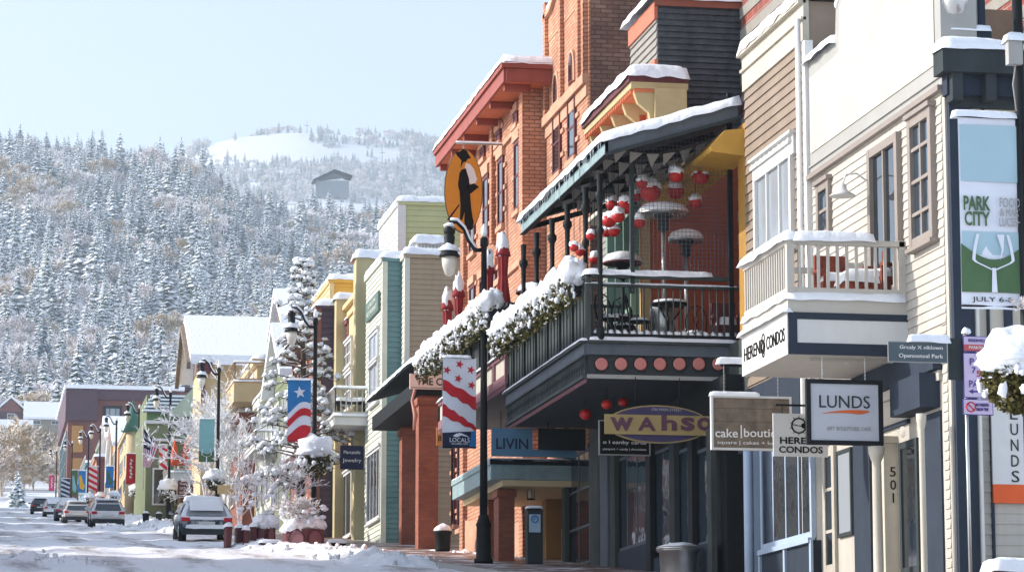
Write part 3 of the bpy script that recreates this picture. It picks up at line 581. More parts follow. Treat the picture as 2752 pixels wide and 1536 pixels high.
pl = pxpanel(LB, 2490, 2536, 1108, 1536, LX, NAVY, 'navy_panel', .03, True); pxpanel(LB, 2450, 2532, 1015, 1106, LX, NAVY, 'navy_panel', .3)
pxpanel(LB, 2366, 2450, 1138, 1150, LX, NAVY, 'navy_rail', .05)
DBG = paint('shaded_door_paint', '#aaa498', .7, .15, 4)  # pale door paint toned down to imitate the balcony's shade
pxwin(LB, 2430, 2480, 1180, 1540, LX, DGREY, MATS_G, 1, 1, fw=.1, pr=.055, sill=False, name='door_glass')
pxpanel(LB, 2300, 2344, 1120, 1536, LX, NAVY, 'navy_panel', .04, True)
pxwin(LB, 2258, 2298, 1205, 1440, LX, DGREY, GLC, 1, 1, fw=.06, pr=.055, sill=False, name='shop_window')
w_ = pxwin(LB, 2222, 2254, 1200, 1540, LX, DBG, MATS_G, 1, 3, fw=.14, pr=.055, sill=False, name='glazed_door')
pxpanel(LB, 2185, 2212, 1120, 1536, LX, WHITE, 'pilaster', .12, True); pxpanel(LB, 2212, 2256, 1120, 1190, LX, GTRIM, 'door_head', .05)
hb = onY(2445, 1160, 41.3); hg = thing('wicker_basket', (hb.x, hb.y, hb.z - .12), 'small pale wicker basket hanging by the house number', 'basket'); M().lathe((hb.x, hb.y, hb.z - .12), [(.06, 0), (.13, .06), (.15, .14), (.13, .2)], BEIGE, 14).build('bowl', hg); M().tube([(hb.x, hb.y, hb.z + .08), (hb.x, hb.y, zbot)], .006, BLACK, 4).build('cord', hg)
for k, ch in enumerate('501'): lettering(ch, 'Y', 41.6, XY(2400, 1300, 41.6), ZY(2413, (1267, 1302, 1337)[k], 41.6), .02 if ch == '1' else .085, .14, INK, LB, 'house_number')
# end wall facing the camera: slate grey posts, cornice, cream panels, siding
Y0 = LN
def nx(pa, pb, py0, py1, d0, d1, mat, m): m.wb('Y', Y0, XY(pa, (py0 + py1) / 2, Y0 - d1), XY(pb, (py0 + py1) / 2, Y0 - d1), ZY(pa, py1, Y0 - d1), ZY(pa, py0, Y0 - d1), d0, d1, mat); return m
m = M(); nx(2566, 2622, 270, 1600, 0, .10, NAVY, m); nx(2700, 2722, 820, 905, 0, .06, NAVY, m); nx(2655, 2662, 250, 1600, 0, .05, NAVY, m); m.build('corner_post', LB)
m = M(); nx(2632, 2638, 560, 1600, .10, .16, WHITE, m); m.build('downspout', LB)
m = M(); nx(2622, 2900, 250, 1120, 0, .02, CREAM, m); m.build('cream_panels', LB)
m = M(); m.siding('Y', Y0, XY(2618, 1300, Y0), 18, 0.5, ZY(2700, 905, Y0), .145, WSID); m.build('end_clapboard', LB)
m = M(); nx(2534, 2900, 128, 190, 0, .42, DGREY, m); nx(2545, 2900, 196, 252, 0, .22, NAVY, m); nx(2560, 2900, 252, 286, 0, .12, DGREY, m)
for px in (2560, 2650, 2740): nx(px, px + 28, 180, 268, .1, .36, DGREY, m)
m.build('cornice', LB)
zc0 = ZY(2600, 128, Y0 - .4); cap(M(), XY(2534, 128, Y0 - .4), 18, Y0 - .42, Y0 - .04, zc0, .16, 12, .05, .09).build('cornice_snow', LB)
m = M(); x0 = XY(2560, 60, Y0); m.box(x0 - .13, x0, Y0 + .3, Y0 + 2, zc0, zc0 + 3.2, NAVY); m.box(x0, XY(2650, 60, Y0), Y0 + .35, Y0 + 2, zc0, zc0 + 3.2, WHITE); m.box(XY(2650, 60, Y0), XY(2668, 60, Y0), Y0 + .3, Y0 + 2, zc0, zc0 + 3.2, NAVY)
m.box(x0, XY(2668, 90, Y0), Y0 + .05, Y0 + .3, zc0 + .2, ZY(2600, 84, Y0 + .1), NAVY); m.build('dormer', LB)
cap(M(), x0, XY(2662, 90, Y0), Y0 + .02, Y0 + .3, ZY(2600, 84, Y0 + .1), .09, 13, .03, .08).build('dormer_snow', LB)
# vertical sign on the end wall
x0, x1 = XY(2662, 1250, Y0), XY(2752, 1250, Y0) + .35; s = thing('wall_sign', ((x0 + x1) / 2, Y0 - .05, ZY(2700, 1350, Y0)), 'tall pale sign with letters stacked down it and an orange foot', 'sign')
za, zo, zt = ZY(2700, 1352, Y0), ZY(2700, 1302, Y0), ZY(2700, 1085, Y0)
M().box(x0, x1, Y0 - .09, Y0 - .03, zo, zt, WHITE).build('board', s); M().box(x0, x1, Y0 - .095, Y0 - .03, za, zo - .001, paint('orange_board', '#d85a24', .6, .06, 3)).build('orange_foot', s)
for k, ch in enumerate('LUNDS'): lettering(ch, 'Y', Y0 - .09, XY(2722, 1250, Y0), ZY(2722, 1113 + 42 * k, Y0), .11, .16, DGREY, s, 'letter')
# striped block building behind
t = thing('striped_building', (15, 52, 0), 'building of red and grey striped blocks rising behind the ivory false front', 'building')
m = M(); m.box(15.2, 34, 52, 60, 3, 19, BLOCK); 
for k in range(26): m.box(15.18, 34, 51.985, 60, 9.0 + k * .46, 9.0 + k * .46 + .22, GRYS)
m.build('wall', t); cap(M(), 15.2, 34, 52, 60, 19, .3, 3, .1, .6).build('snow_layer', t)
m = M(); m.box(17.0, 30, 44.5, 50, 3, 15, BLOCK)
for k in range(26): m.box(16.985, 30, 44.49, 50, 9.0 + k * .46, 9.0 + k * .46 + .22, GRYS)
m.build('wing', t)
# ---------- brown clapboard shop
t = thing('brown_shop', (LX, LF, gz(LF)), 'narrow brown clapboard shop with cream parapet between balcony terrace and ivory building', 'building'); BS = t
CF_ = YX(2003, 400, LX); zp0 = ZX(2004, 246, LX); zp1 = ZX(2004, 140, LX)
M().box(LX + .01, 24, LF + .2, CF_, 0, zp1 - .05, BROWN).build('wall', t)
M().siding('X', LX, LF + .18, CF_ - .04, gz(46) + 3.0, zp0, .17, BROWN, .03).build('clapboard', t)
m = M(); m.wb('X', LX, LF + .18, CF_, zp0, zp1, -.05, .045, CREAM).wb('X', LX, LF + .18, CF_, (zp0 + zp1) / 2 - .02, (zp0 + zp1) / 2 + .03, 0, .09, CREAM).wb('X', LX, LF + .18, CF_ + .04, zp1 - .09, zp1, 0, .13, CREAM); m.build('parapet', t)
cap(M(), LX - .1, LX + .5, LF + .15, CF_ + .03, zp1, .27, 21, .05, .09).build('snow_layer', t)
w_ = pxwin(t, 2040, 2142, 420, 690, LX, WHITE, GLC, 3, 1, fw=.11, pr=.1)
m = M(); ya, yb = YX(2146, 400, LX), YX(2036, 400, LX); zz = ZX(2090, 405, LX); m.wb('X', LX, ya, yb, zz - .3, zz + .03, 0, .09, WHITE)
for k in range(9): y = ya + (yb - ya) * (k + .5) / 9; m.wb('X', LX, y - .05, y + .05, zz - .08, zz - .02, .09, .15, WHITE)
m.wb('X', LX, ya - .05, yb + .05, zz + .031, zz + .08, 0, .17, WHITE); m.build('window_hood', t)
# its shopfront
SX = 13.15; m = M(); zg = gz(46); zc = 5.75
m.wb('X', SX, LF + .2, CF_, zc - .45, zc + .6, -.2, .05, NAVY); m.build('shop_beam', t)
BLUW = paint('skylit_frame', '#9fb0c4', .6, .07, 3)  # blue tint paints in sky light on frames standing in shade
w_ = window(t, 'X', SX, YX(2190, 1400, SX), YX(2052, 1400, SX), ZX(2120, 1468, SX) + .04, zc - .45, BLUW, MATS_G, 4, 1, .1, .055, False, name='shop_window')
M().wb('X', SX, YX(2190, 1400, SX), YX(2052, 1400, SX), gz(45) - .1, ZX(2120, 1468, SX), -.1, .05, NAVY).build('base_panel', t)
m = M(); ya, yb = YX(2190, 1400, SX), YX(2052, 1400, SX); zt_ = ZX(2120, 1468, SX)
for y in (ya, (ya + yb) / 2, yb): m.wb('X', SX, y - .05, y + .05, gz(45) - .1, zt_, .05, .09, BLUW)
m.wb('X', SX, ya, yb, zt_ - .04, zt_ + .04, .0, .12, BLUW); m.build('base_frame', t)
m = M(); yy = YX(2040, 1400, SX); m.box(SX - .12, SX + .1, yy - .1, yy + .1, 1.5, zc, BLUW); m.tube([(SX - .2, YX(2012, 1400, SX - .2), 1.5), (SX - .2, YX(2012, 1400, SX - .2), zc)], .08, BLUW, 10); m.build('post', t)
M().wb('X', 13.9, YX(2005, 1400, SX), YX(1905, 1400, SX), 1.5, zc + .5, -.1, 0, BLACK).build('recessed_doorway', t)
# ---------- terrace building (slate green balcony) 
YT0, YT1 = CF_ + .02, 62.0
t = thing('terrace_building', (LX, YT0, gz(YT0)), 'two storey saloon with ochre bracketed cornice, red terrace wall and dark shopfront', 'building'); TB = t
zdk = ZX(1577, 918, 10.7); ztr = zdk + .0
M().box(17.2, 24, YT0, YT1, 0, 13.0, WAH).box(LX, 17.2, 57.75, YT1, 0, 13.0, WAH).box(LX, 17.2, YT0, 57.75, 0, zdk, WAH).build('wall', t)
M().siding('Y', 57.75, LX - .15, 17.2, zdk, 13, .17, REDW, .02).build('red_wall', t)
M().siding('X', 17.19, YT0, 57.7, zdk, 13, .17, REDW, .02).build('red_wall', t)
m = M(); m.wb('X', LX, YT0, YT0 + .5, zdk, 11.2, -.25, 0, paint('shaded_golden_wall', '#a57a34', .7, .12, 2)); m.build('golden_pier', t)  # gold darkened so the pier looks shaded
m = M(); y0_, y1_ = YT0 + .04, YX(1765, 480, LX - .3); zy = ZX(1880, 385, LX - .3)
n = 9
zy -= .25; prof = [(LX + .1, zy + .12), (LX - .35, zy + .06), (LX - .62, zy - .25), (LX - .6, zy - .33), (LX + .1, zy - .4)]
for k in range(n):
    a = y0_ + (y1_ - y0_) * k / n; b = y0_ + (y1_ - y0_) * (k + 1) / n
    m.add([(x, a + .015, z) for x, z in prof] + [(x, b - .015, z) for x, z in prof], [(0, 1, 2, 3, 4), (9, 8, 7, 6, 5)] + [(i, i + 5, (i + 1) % 5 + 5, (i + 1) % 5) for i in range(5)], YELB)
m.build('golden_awning', t)
m = M(); m.siding('X', LX - .06, 58.0, YT1, zdk, 12.6, .14, GRYS, .02); m.build('grey_siding', t)
pxwin(t, 1655, 1722, 585, 860, LX - .06, paint('sage_green_paint', '#7f9c8c', .6, .08, 3), MATS_G, 3, 1, fw=.12, pr=.2)
m = M(); m.wb('X', LX, 57.72, 57.98, zdk, 12.6, -.05, .12, YEL); m.build('yellow_trim', t)
m = M(); pc = onX(1700, 600, LX - .3); m.wb('X', LX - .06, YX(1722, 590, LX) - .1, YX(1650, 640, LX) + .1, ZX(1690, 572, LX), ZX(1690, 572, LX) + .09, 0, .55, CREAM); m.build('window_hood', t)
# cornice
CX = LX - .62; c0, c1 = YX(1695, 250, CX), YX(1563, 340, CX); c0 = 56.6; c1 = YX(1563, 340, CX); zc1 = ZX(1697, 192, CX); zc0 = zc1 - .14
g = M(); g.box(CX, LX + .6, c0, c1, zc0, zc1, DKRED); g.box(CX + .05, LX + .6, c0 + .02, c1 - .02, zc0 - .13, zc0 - .001, YEL)
g.build('cornice', t); M().box(CX + .12, LX + .4, c0 + .05, c1 - .05, zc0 - .2, zc0 - .131, ORSOF).build('cornice_soffit', t)
g = M(); k = c0 + .2
while k < c1: g.box(CX + .07, CX + .14, k, k + .07, zc0 - .22, zc0 - .131, ORSOF); k += .17
g.build('dentil_moulding', t)
for k in range(5):
    y = c0 + .1 + k * (c1 - c0 - .4) / 4; P = [(CX + .12, zc0 - .2), (LX, zc0 - .2), (LX, zc0 - 1.0), (LX - .13, zc0 - .95), (LX - .2, zc0 - .6), (CX + .2, zc0 - .42)]
    M().poly(P, 'Y', y + .12, .14, YEL).build('bracket', t)
m = M(); m.wb('X', LX, c0 - .05, c1, zc0 - 1.15, zc0 - .95, -.1, .12, YEL); m.wb('X', LX, c0 - .05, c1, zc0 - 2.3, zc0 - 1.151, -.1, .02, YEL); m.wb('X', LX, c0 - .05, c1, zc0 - .95, zc0 - .2, -.5, .02, ORSOF)
m.box(LX - .1, LX + .55, c0 - .06, c0 + .02, zc0 - 2.2, zc0 - .131, YEL); m.box(LX - .14, LX + .57, c0 - .1, c0 - .061, zc0 - 1.1, zc0 - .95, YEL); m.build('frieze', t)
cap(M(), CX, LX + .6, c0 - .02, c1, zc1, .26, 31, .05, .1).build('cornice_snow', t)
# black barn sided block behind
yb_ = 57.4; xb = XY(1768, 200, yb_); t = thing('black_barn_block', (xb, yb_, 8), 'weathered black corrugated upper block with an orange trimmed grey side', 'building')
zt_ = ZY(1800, 12, yb_); M().box(xb, 24, yb_, yb_ + 2.2, 12.3, zt_, BLK).build('wall', t)
m = M(); m.siding('Y', yb_, xb, 24, 12.3, zt_ - .0, .125, BLK, .05); m.build('black_siding', t)
yf_ = YX(1697, 130, xb); m = M(); m.siding('X', xb, yb_, yf_, 12.3, zt_, .16, GRYS, .04); m.build('grey_siding', t)
zo = ZX(1770, 165, xb); m = M(); m.wb('X', xb, yb_ - .02, yf_, zt_ - .32, zt_ + .05, 0, .07, RORG); m.wb('X', xb, yb_ - .02, yf_, zo - .2, zo + .06, 0, .07, RORG); m.box(xb - .07, 24, yb_ - .08, yb_, zt_ - .05, zt_ + .12, paint('rust_fascia', '#8a5040', .7, .15, 3)); m.build('orange_trim', t)
cap(M(), xb - .15, 24, yb_ - .1, yf_ + .2, zt_ + .12, .2, 33, .05, .15).build('snow_layer', t)
# ---------- terrace balcony
TX = 10.7; TN = YX(1577, 918, TX); TF = YX(1366, 1062, TX); TW = LX
z_ = lambda py: ZX(1577, py, TX)
zs0, zs1, zs2 = z_(1016), z_(955), z_(922)     # soffit bottom, panel top, upper band top
zdk = z_(912); zrail = z_(738)
g = thing('terrace_balcony', (TX, TN, zs0), 'long slate green saloon terrace with round rose discs, flower rail and snowy canopy', 'balcony'); TER = g
M().box(TX + .02, TW + .3, TN + .02, TF, zs0, zdk, paint('shaded_soffit', '#33383a', .7, .2, 3)).build('deck', g)  # darkened paint stands in for the shade under the balcony
m = M(); m.wb('Y', TN, TX, TW + .2, zs1 + .02, zs2, 0, .05, WAHL).wb('Y', TN, TX, TW + .2, zs2, zs2 + .05, 0, .12, WAH).wb('Y', TN, TX, TW + .2, zs0, zs0 + .07, 0, .05, GTRIM)
m.wb('X', TX, TN, TF, zs1 + .02, zs2, 0, .05, WAHL).wb('X', TX, TN, TF, zs2, zs2 + .05, 0, .12, WAH); m.build('fascia_band', g)
for k in range(7):
    px = 1616 + k * 52.3; p = onY(px, 978, TN); M().lathe((0, 0, 0), [(.0, 0), (.12, 0)], PINK, 16)
    m = M(); m.add([(p.x + .135 * math.cos(a * PI / 4 + PI / 8), TN - .004, p.z + .135 * math.sin(a * PI / 4 + PI / 8)) for a in range(8)] + [(p.x + .135 * math.cos(a * PI / 4 + PI / 8), TN - .03, p.z + .135 * math.sin(a * PI / 4 + PI / 8)) for a in range(8)], [tuple(range(8, 16))] + [(i, (i + 1) % 8, 8 + (i + 1) % 8, 8 + i) for i in range(8)], BLACK)
    m.add([(p.x + .115 * math.cos(a * PI / 8), TN - .031, p.z + .115 * math.sin(a * PI / 8)) for a in range(16)] + [(p.x + .1 * math.cos(a * PI / 8), TN - .05, p.z + .1 * math.sin(a * PI / 8)) for a in range(16)], [tuple(range(16, 32))] + [(i, (i + 1) % 16, 16 + (i + 1) % 16, 16 + i) for i in range(16)], PINK)
    m.build('round_disc', g)
m = M(); y = TN + .05; zz0, zz1 = zs0 + .06, zs1 - .01
while y < TF: m.bar((TX - .03, y, zz0), (TX - .03, y + .07, zz1), .02, .03, WAH, (0, 1, 0)); m.bar((TX - .03, y + .07, zz0), (TX - .03, y, zz1), .02, .03, WAH, (0, 1, 0)); y += .15
m.wb('X', TX, TN, TF, zz1, zz1 + .03, 0, .08, WAH).wb('X', TX, TN, TF, zs0, zs0 + .06, 0, .08, WAH).wb('X', TX, TN, TF, zs0, zz1, -.01, .0, NAVY); m.build('lattice_frieze', g)
m = M(); y = TN
while y < TF: m.add([(TX - .02, y, zs0), (TX - .02, y + .05, zs0 - .10), (TX - .02, y + .1, zs0)], [(0, 1, 2)], PINKF); m.box(TX - .03, TX - .0, y + .02, y + .08, zs0 - .07, zs0 - .001, PINKF); y += .12
m.build('scalloped_fringe', g)
# side panels below the rail
m = M(); m.box(TX + .02, TX + .05, TN + .05, TF, zdk + .05, zrail - .1, WAH)
y = TN + .05; k = 0
while y < TF: m.box(TX - .02, TX + .07, y - .03, y + .03, zdk, zrail - .06, BLACK) if k % 4 == 0 else m.box(TX + .0, TX + .03, y - .012, y + .012, zdk + .05, zrail - .1, DGREY); y += .3; k += 1
m.build('side_panels', g)
m = M(); m.bar((TX + .03, TN + .03, zrail), (TX + .03, TF, zrail), .1, .07, WAH); m.bar((TX + .03, TN + .03, zrail), (TW + .0, TN + .03, zrail), .09, .07, WAH); m.bar((TX + .03, TN + .03, zrail - .17), (TW + .2, TN + .03, zrail - .17), .06, .05, WAH)
m.bar((TX + .03, TN + .03, zdk + .1), (TW + .2, TN + .03, zdk + .1), .06, .05, BLACK); m.bar((TX + .03, TN + .03, zdk), (TX + .03, TN + .03, zrail), .09, .09, WAH)
for k in range(20): x = TX + .12 + k * .134; m.tube([(x, TN + .03, zdk + .1), (x, TN + .03, zrail - .17)], .014, WAH, 5, False)
m.build('front_railing', g)
cap(M(), TX, TW - .3, TN - .01, TN + .09, zrail + .03, .1, 41, .03, .07).build('rail_snow', g); cap(M(), TX, TW + .15, TN + .0, TN + .05, zrail - .145, .03, 42, .02, .06).build('rail_snow', g)
cap(M(), TX - .02, TX + .09, TN, TN + .9, zrail + .03, .11, 43, .03, .07).build('rail_snow', g)
cap(M(), TX + .05, TW + .15, TN - .06, TN + .02, zs2 + .05, .09, 44, .02, .07).build('ledge_snow', g); cap(M(), TX - .12, TX, TN - .05, TF, zs2 + .05, .05, 45, .02, .07).build('ledge_snow', g)
m = M()
for k in range(20): m.blob((TX + .18 + k * .134, TN + .08, zdk + .13), .075, .06, .075, SNOW, k, .5, 8, 5)
m.build('floor_snow', g); cap(M(), TX + .1, TW, TN + .1, 56, zdk, .06, 46, .0, .2).build('floor_snow', g)
# columns
for px in (1407, 1442, 1484, 1525, 1574, 1613):
    y = YX(px, 700, TX + .25); M().lathe((TX + .25, y, zdk), [(.075, 0), (.075, .2), (.05, .25), (.045, 1.9), (.07, 1.95), (.07, 2.0), (.045, 2.05), (.05, 2.5), (.09, 2.58), (.09, 2.66), (.05, 2.7), (.06, 3.0)], BLACK, 10).build('column', g)
# canopy
KXX = 10.85; K0 = YX(1626, 418, KXX); K1 = YX(1400, 590, KXX); zk = ZX(1626, 418, KXX); zk1 = ZX(1400, 590, KXX); zkb = ZX(1626, 375, KXX)
zin = ZX(2003, 262, LX)
slp = (zin - zkb) / (LX - KXX)
c = M(); c.wb('X', KXX, K0, K1, zk + .02, zkb, -.06, 0, COPPER); c.wb('X', KXX, K0, K1, zk, zk + .02, -.08, .02, BLACK); c.build('canopy_fascia', g)
def slab(m, x0, x1, y0, y1, za, zb, th, mat):
    m.add([(x0, y0, za), (x1, y0, zb), (x1, y1, zb), (x0, y1, za), (x0, y0, za + th), (x1, y0, zb + th), (x1, y1, zb + th), (x0, y1, za + th)], [(0, 3, 2, 1), (4, 5, 6, 7), (0, 1, 5, 4), (1, 2, 6, 5), (2, 3, 7, 6), (3, 0, 4, 7)], mat); return m
slab(M(), KXX, LX + .3, K0 + .02, K1, zkb - .06, zin - .06 + .3 * slp, .06, WAHL).build('canopy_roof', g)
m = M(); m.add([(KXX, K0, zk + .02), (LX - .02, K0, zin - .28), (LX - .02, K0, zin + .02), (KXX, K0, zkb)], [(0, 1, 2, 3)], WAHL); m.bar((KXX, K0 - .02, zk + .02), (LX, K0 - .02, zin - .28), .06, .06, DGREY); m.build('canopy_end', g)
cap(M(), KXX - .05, LX, K0 - .03, K1, zkb, .17, 47, .05, .12, zf=lambda x, y: max(0, (x - KXX)) * slp, hang=.7).build('canopy_snow', g)
m = M(); rr = random.Random(5); y = K0 + .1
while y < K1: L_ = rr.uniform(.05, .22) * (2 if rr.random() < .1 else 1); m.tube([(KXX - .06, y, zkb + .02), (KXX - .06, y, zkb + .02 - L_)], [.014, .002], SNOW, 5, False); y += rr.uniform(.07, .22)
m.build('icicles', g)
for k in range(6): y = K0 + .3 + k * (K1 - K0 - .5) / 5; M().bar((KXX + .1, y, zk + .12), (LX, y, zin - .2), .06, .1, BLACK).build('rafter', g)
# cage
pa, pb = onY(1697, 733, TN + .1), onY(1962, 733, TN + .1); za, zb = ZY(1697, 378, TN + .1), ZY(1962, 268, TN + .1)
m = M(); m.bar((pa.x, TN + .03, zrail - .3), (pa.x, TN + .03, za), .09, .07, DGREY); m.bar((pb.x, TN + .03, zdk), (pb.x, TN + .03, zb + .1), .09, .08, BLACK); m.bar((pa.x, TN + .03, za), (pb.x, TN + .03, zb), .06, .09, DGREY); m.build('cage_frame', g)
m = M(); x = pa.x + .1
while x < pb.x: f_ = (x - pa.x) / (pb.x - pa.x); m.bar((x, TN + .05, zrail), (x, TN + .05, za + (zb - za) * f_), .006, .006, WAHL); x += .075
z = zrail + .1
while z < zb: x_ = pa.x if z < za else pa.x + (pb.x - pa.x) * (z - za) / (zb - za); m.bar((x_, TN + .056, z), (pb.x, TN + .056, z), .006, .006, WAHL); z += .075
m.build('wire_mesh', g)
# bunting
for k in range(6):
    m = M(); y = K0 + .7 + k * .95; p0 = Vector((KXX + .3, y, zk + .2 + slp * .3)); p1 = Vector((LX + .1, y + .5, zin - .25)); N_ = 7; rb = random.Random(k + 40)
    for i in range(N_):
        a = p0.lerp(p1, i / N_); b = p0.lerp(p1, (i + .8) / N_); a.z -= .25 * math.sin(PI * i / N_); b.z -= .25 * math.sin(PI * (i + .8) / N_); c_ = a.lerp(b, rb.uniform(.0, .4)) + Vector((0, .02, -rb.uniform(.2, .28))); m.add([a, b, c_], [(0, 1, 2)], GTRIM); e = p0.lerp(p1, (i + 1) / N_); e.z -= .25 * math.sin(PI * (i + 1) / N_); m.tube([a, e], .007, BLACK, 3, False)
    solid(m, 'bunting', 'string of grey pennants under the terrace canopy, ' + ('nearest the cage front', 'second from the cage front', 'third from the cage front', 'fourth from the cage front', 'fifth from the cage front', 'farthest up the terrace')[k], 'bunting', 'pennant strings under the canopy')
# lanterns
LL = [(1817, 473, 18), (1883, 476, 20), (1748, 516, 25), (1816, 516, 20), (1714, 527, 14), (1725, 493, 14), (1869, 545, 15), (1680, 556, 19), (1645, 551, 15), (1662, 582, 16), (1637, 594, 17), (1651, 622, 14), (1630, 625, 12), (1718, 598, 15), (1543, 665, 11), (1559, 676, 12), (1598, 696, 13), (1587, 634, 11)]
def lantern(px, py, rpx, Y, snow, ztop, label, grp):
    p = onY(px, py, Y); r = rpx * Y / 8000; g_ = thing('red_lantern', (p.x, p.y, p.z - r), label, 'lantern', grp)
    M().lathe(p - Vector((0, 0, r * .85)), [(.3 * r, 0), (.75 * r, .25 * r), (r, .7 * r), (r, 1.0 * r), (.8 * r, 1.45 * r), (.35 * r, 1.7 * r)], LANT, 14).build('shade', g_)
    if snow: M().blob(p + Vector((0, 0, r * .45)), r * .98, r * .98, r * 1.0, SNOW, px, .6, 10, 7, .6).build('snow_cap', g_)
    M().tube([p + Vector((0, 0, r * .7)), Vector((p.x, p.y, ztop(p.x)))], .006, BLACK, 4, False).build('cord', g_)
where = ['high beside the golden awning', 'highest and nearest the cage post', 'largest, above the tall heater hood', 'between the two highest, just above the hood', 'left of the largest one, behind the cage edge', 'just above and behind the largest cluster', 'lowest at the right of the tall heater hood', 'large one left of the cage post', 'small one left of the large snowy one', 'hanging below the large snowy one', 'lowest of the cluster beside a dark column', 'upper of the pair under the cluster', 'lower of the pair under the cluster', 'under the left edge of the tall heater hood', 'far left between two columns', 'far left, right neighbour in the pair between columns', 'lowest, just above the rail snow', 'small one hanging alone between columns']
for i, (px, py, rp) in enumerate(LL): lantern(px, py, rp * 1.2, 51.45 + (i * .37) % 1.5, True, lambda x: zkb + slp * (x - KXX) - .1, 'snow capped red lantern, ' + where[i], 'red lanterns on the terrace')
for i, (px, py, rp) in enumerate([(1631, 1086, 15), (1675, 1080, 14), (1574, 1113, 17), (1874, 1083, 13)]): lantern(px, py, rp, 52.5 + i * .9, False, lambda x: zs0, 'bare red lantern under the terrace, ' + ('above the left end of the oval sign', 'touching the top of the oval sign', 'lowest and farthest left in the shade', 'near the chain of the wooden sign')[i], 'red lanterns under the terrace')
# patio heaters
def heater(x, y, z, H, r, label, dark=False):
    h = thing('patio_heater', (x, y, z), label, 'patio heater'); mt = BLACK if dark else STEEL
    M().lathe((x, y, z), [(.26, 0), (.26, .75), (.24, .8), (.05, .86)], mt, 18).build('base', h); M().tube([(x, y, z + .8), (x, y, z + H - .4)], .04, mt, 10).build('pole', h)
    M().lathe((x, y, z + H - .42), [(.07, 0), (.1, .02), (.1, .25), (.16, .26), (.17, .36)], DGREY if not dark else BLACK, 14).build('burner', h)
    M().lathe((x, y, z + H - .1), [(.12, -.0), (r, -.03), (r, 0), (r * .7, .09), (.02, .14)], STEEL if not dark else DKRED, 24).build('hood', h)
    M().lathe((x, y, z + H - .075), [(r * .98, -.03), (r * .99, .03), (r * .8, .13), (r * .4, .18), (.01, .2)], SNOW, 24).build('snow_layer', h)
p = onY(1782, 560, 52.4); heater(p.x, 52.4, zdk, p.z - zdk, .48, 'tall steel patio heater with broad snowy hood at the front of the terrace')
p = onY(1843, 632, 55.6); heater(p.x, 55.6, zdk, p.z - zdk, .35, 'second steel patio heater, smaller hood, in front of the red wall')
p = onY(1673, 692, 55.0); heater(p.x, 55.0, zdk, p.z - zdk, .38, 'dark patio heater with low rusty hood left of the tall one', True)
p = onY(1440, 715, 60.5); heater(p.x, 60.5, zdk + .9, 1.5, .42, 'patio heater on the far terrace with thick snow on its hood', True)
# bistro chairs and tables
def iron_chair(x, y, z, rz, label):
    c = thing('iron_chair', (x, y, z), label, 'chair', 'iron chairs on the terrace'); c.rotation_euler = (0, 0, 0)
    m = M(); m.lathe((x, y, z + .43), [(.2, 0), (.2, .03)], BLACK, 14); m.build('seat', c); M().lathe((x, y, z + .46), [(.19, 0), (.15, .05), (.02, .07)], SNOW, 12).build('seat_snow', c)
    for sx in (-1, 1):
        for sy in (-1, 1): M().tube([(x + sx * .14, y + sy * .14, z + .43), (x + sx * .2, y + sy * .2, z)], .013, BLACK, 5).build('leg', c)
    m = M(); m.tube([(x - .18, y + .14, z + .44), (x - .2, y + .2, z + .7), (x - .13, y + .24, z + .9), (x, y + .25, z + .96), (x + .13, y + .24, z + .9), (x + .2, y + .2, z + .7), (x + .18, y + .14, z + .44)], .014, BLACK, 6); m.tube([(x - .08, y + .17, z + .45), (x + .06, y + .22, z + .7), (x - .05, y + .24, z + .9)], .01, BLACK, 5); m.tube([(x + .08, y + .17, z + .45), (x - .06, y + .22, z + .7), (x + .05, y + .24, z + .9)], .01, BLACK, 5); m.build('backrest', c)
    c.rotation_euler = (0, 0, rz); return c
def bistro(x, y, z, r, label):
    c = thing('bistro_table', (x, y, z), label, 'table'); M().lathe((x, y, z + .72), [(r, 0), (r, .03)], BLACK, 20).build('tabletop', c); M().lathe((x, y, z + .75), [(r * .97, 0), (r * .9, .05), (.02, .08)], SNOW, 18).build('snow_layer', c)
    m = M()
    for a in range(3): d = Vector((math.cos(a * 2.1), math.sin(a * 2.1), 0)); o_ = Vector((x, y, z)); m.tube([o_ + d * .25 + Vector((0, 0, .7)), o_ + d * .05 + Vector((0, 0, .42)), o_ + d * .08 + Vector((0, 0, .25)), o_ + d * .3], .016, BLACK, 6)
    m.build('pedestal', c)
iron_chair(XY(1640, 880, 52.0), 52.0, zdk + .03, .5, 'iron chair with leaning scroll back just inside the corner of the rail'); iron_chair(XY(1680, 880, 52.9), 52.9, zdk + .03, 2.6, 'iron chair with snowy seat facing away, second from the corner')
iron_chair(XY(1718, 880, 52.2), 52.2, zdk + .03, 1.2, 'iron chair between the corner pair and the steel heater'); bistro(XY(1800, 880, 51.9), 51.9, zdk + .03, .33, 'round bistro table with curved legs before the tall heater'); bistro(XY(1655, 880, 53.8), 53.8, zdk + .03, .3, 'small snowy bistro table behind the two iron chairs')
iron_chair(XY(1868, 880, 53.6), 53.6, zdk + .03, 3.0, 'iron chair in front of the red wall beside the second heater'); armchair('wooden_armchair', XY(1950, 880, 52.1), 52.1, zdk + .02, .45, DKRED, 'dark red wooden armchair at the right end of the terrace')
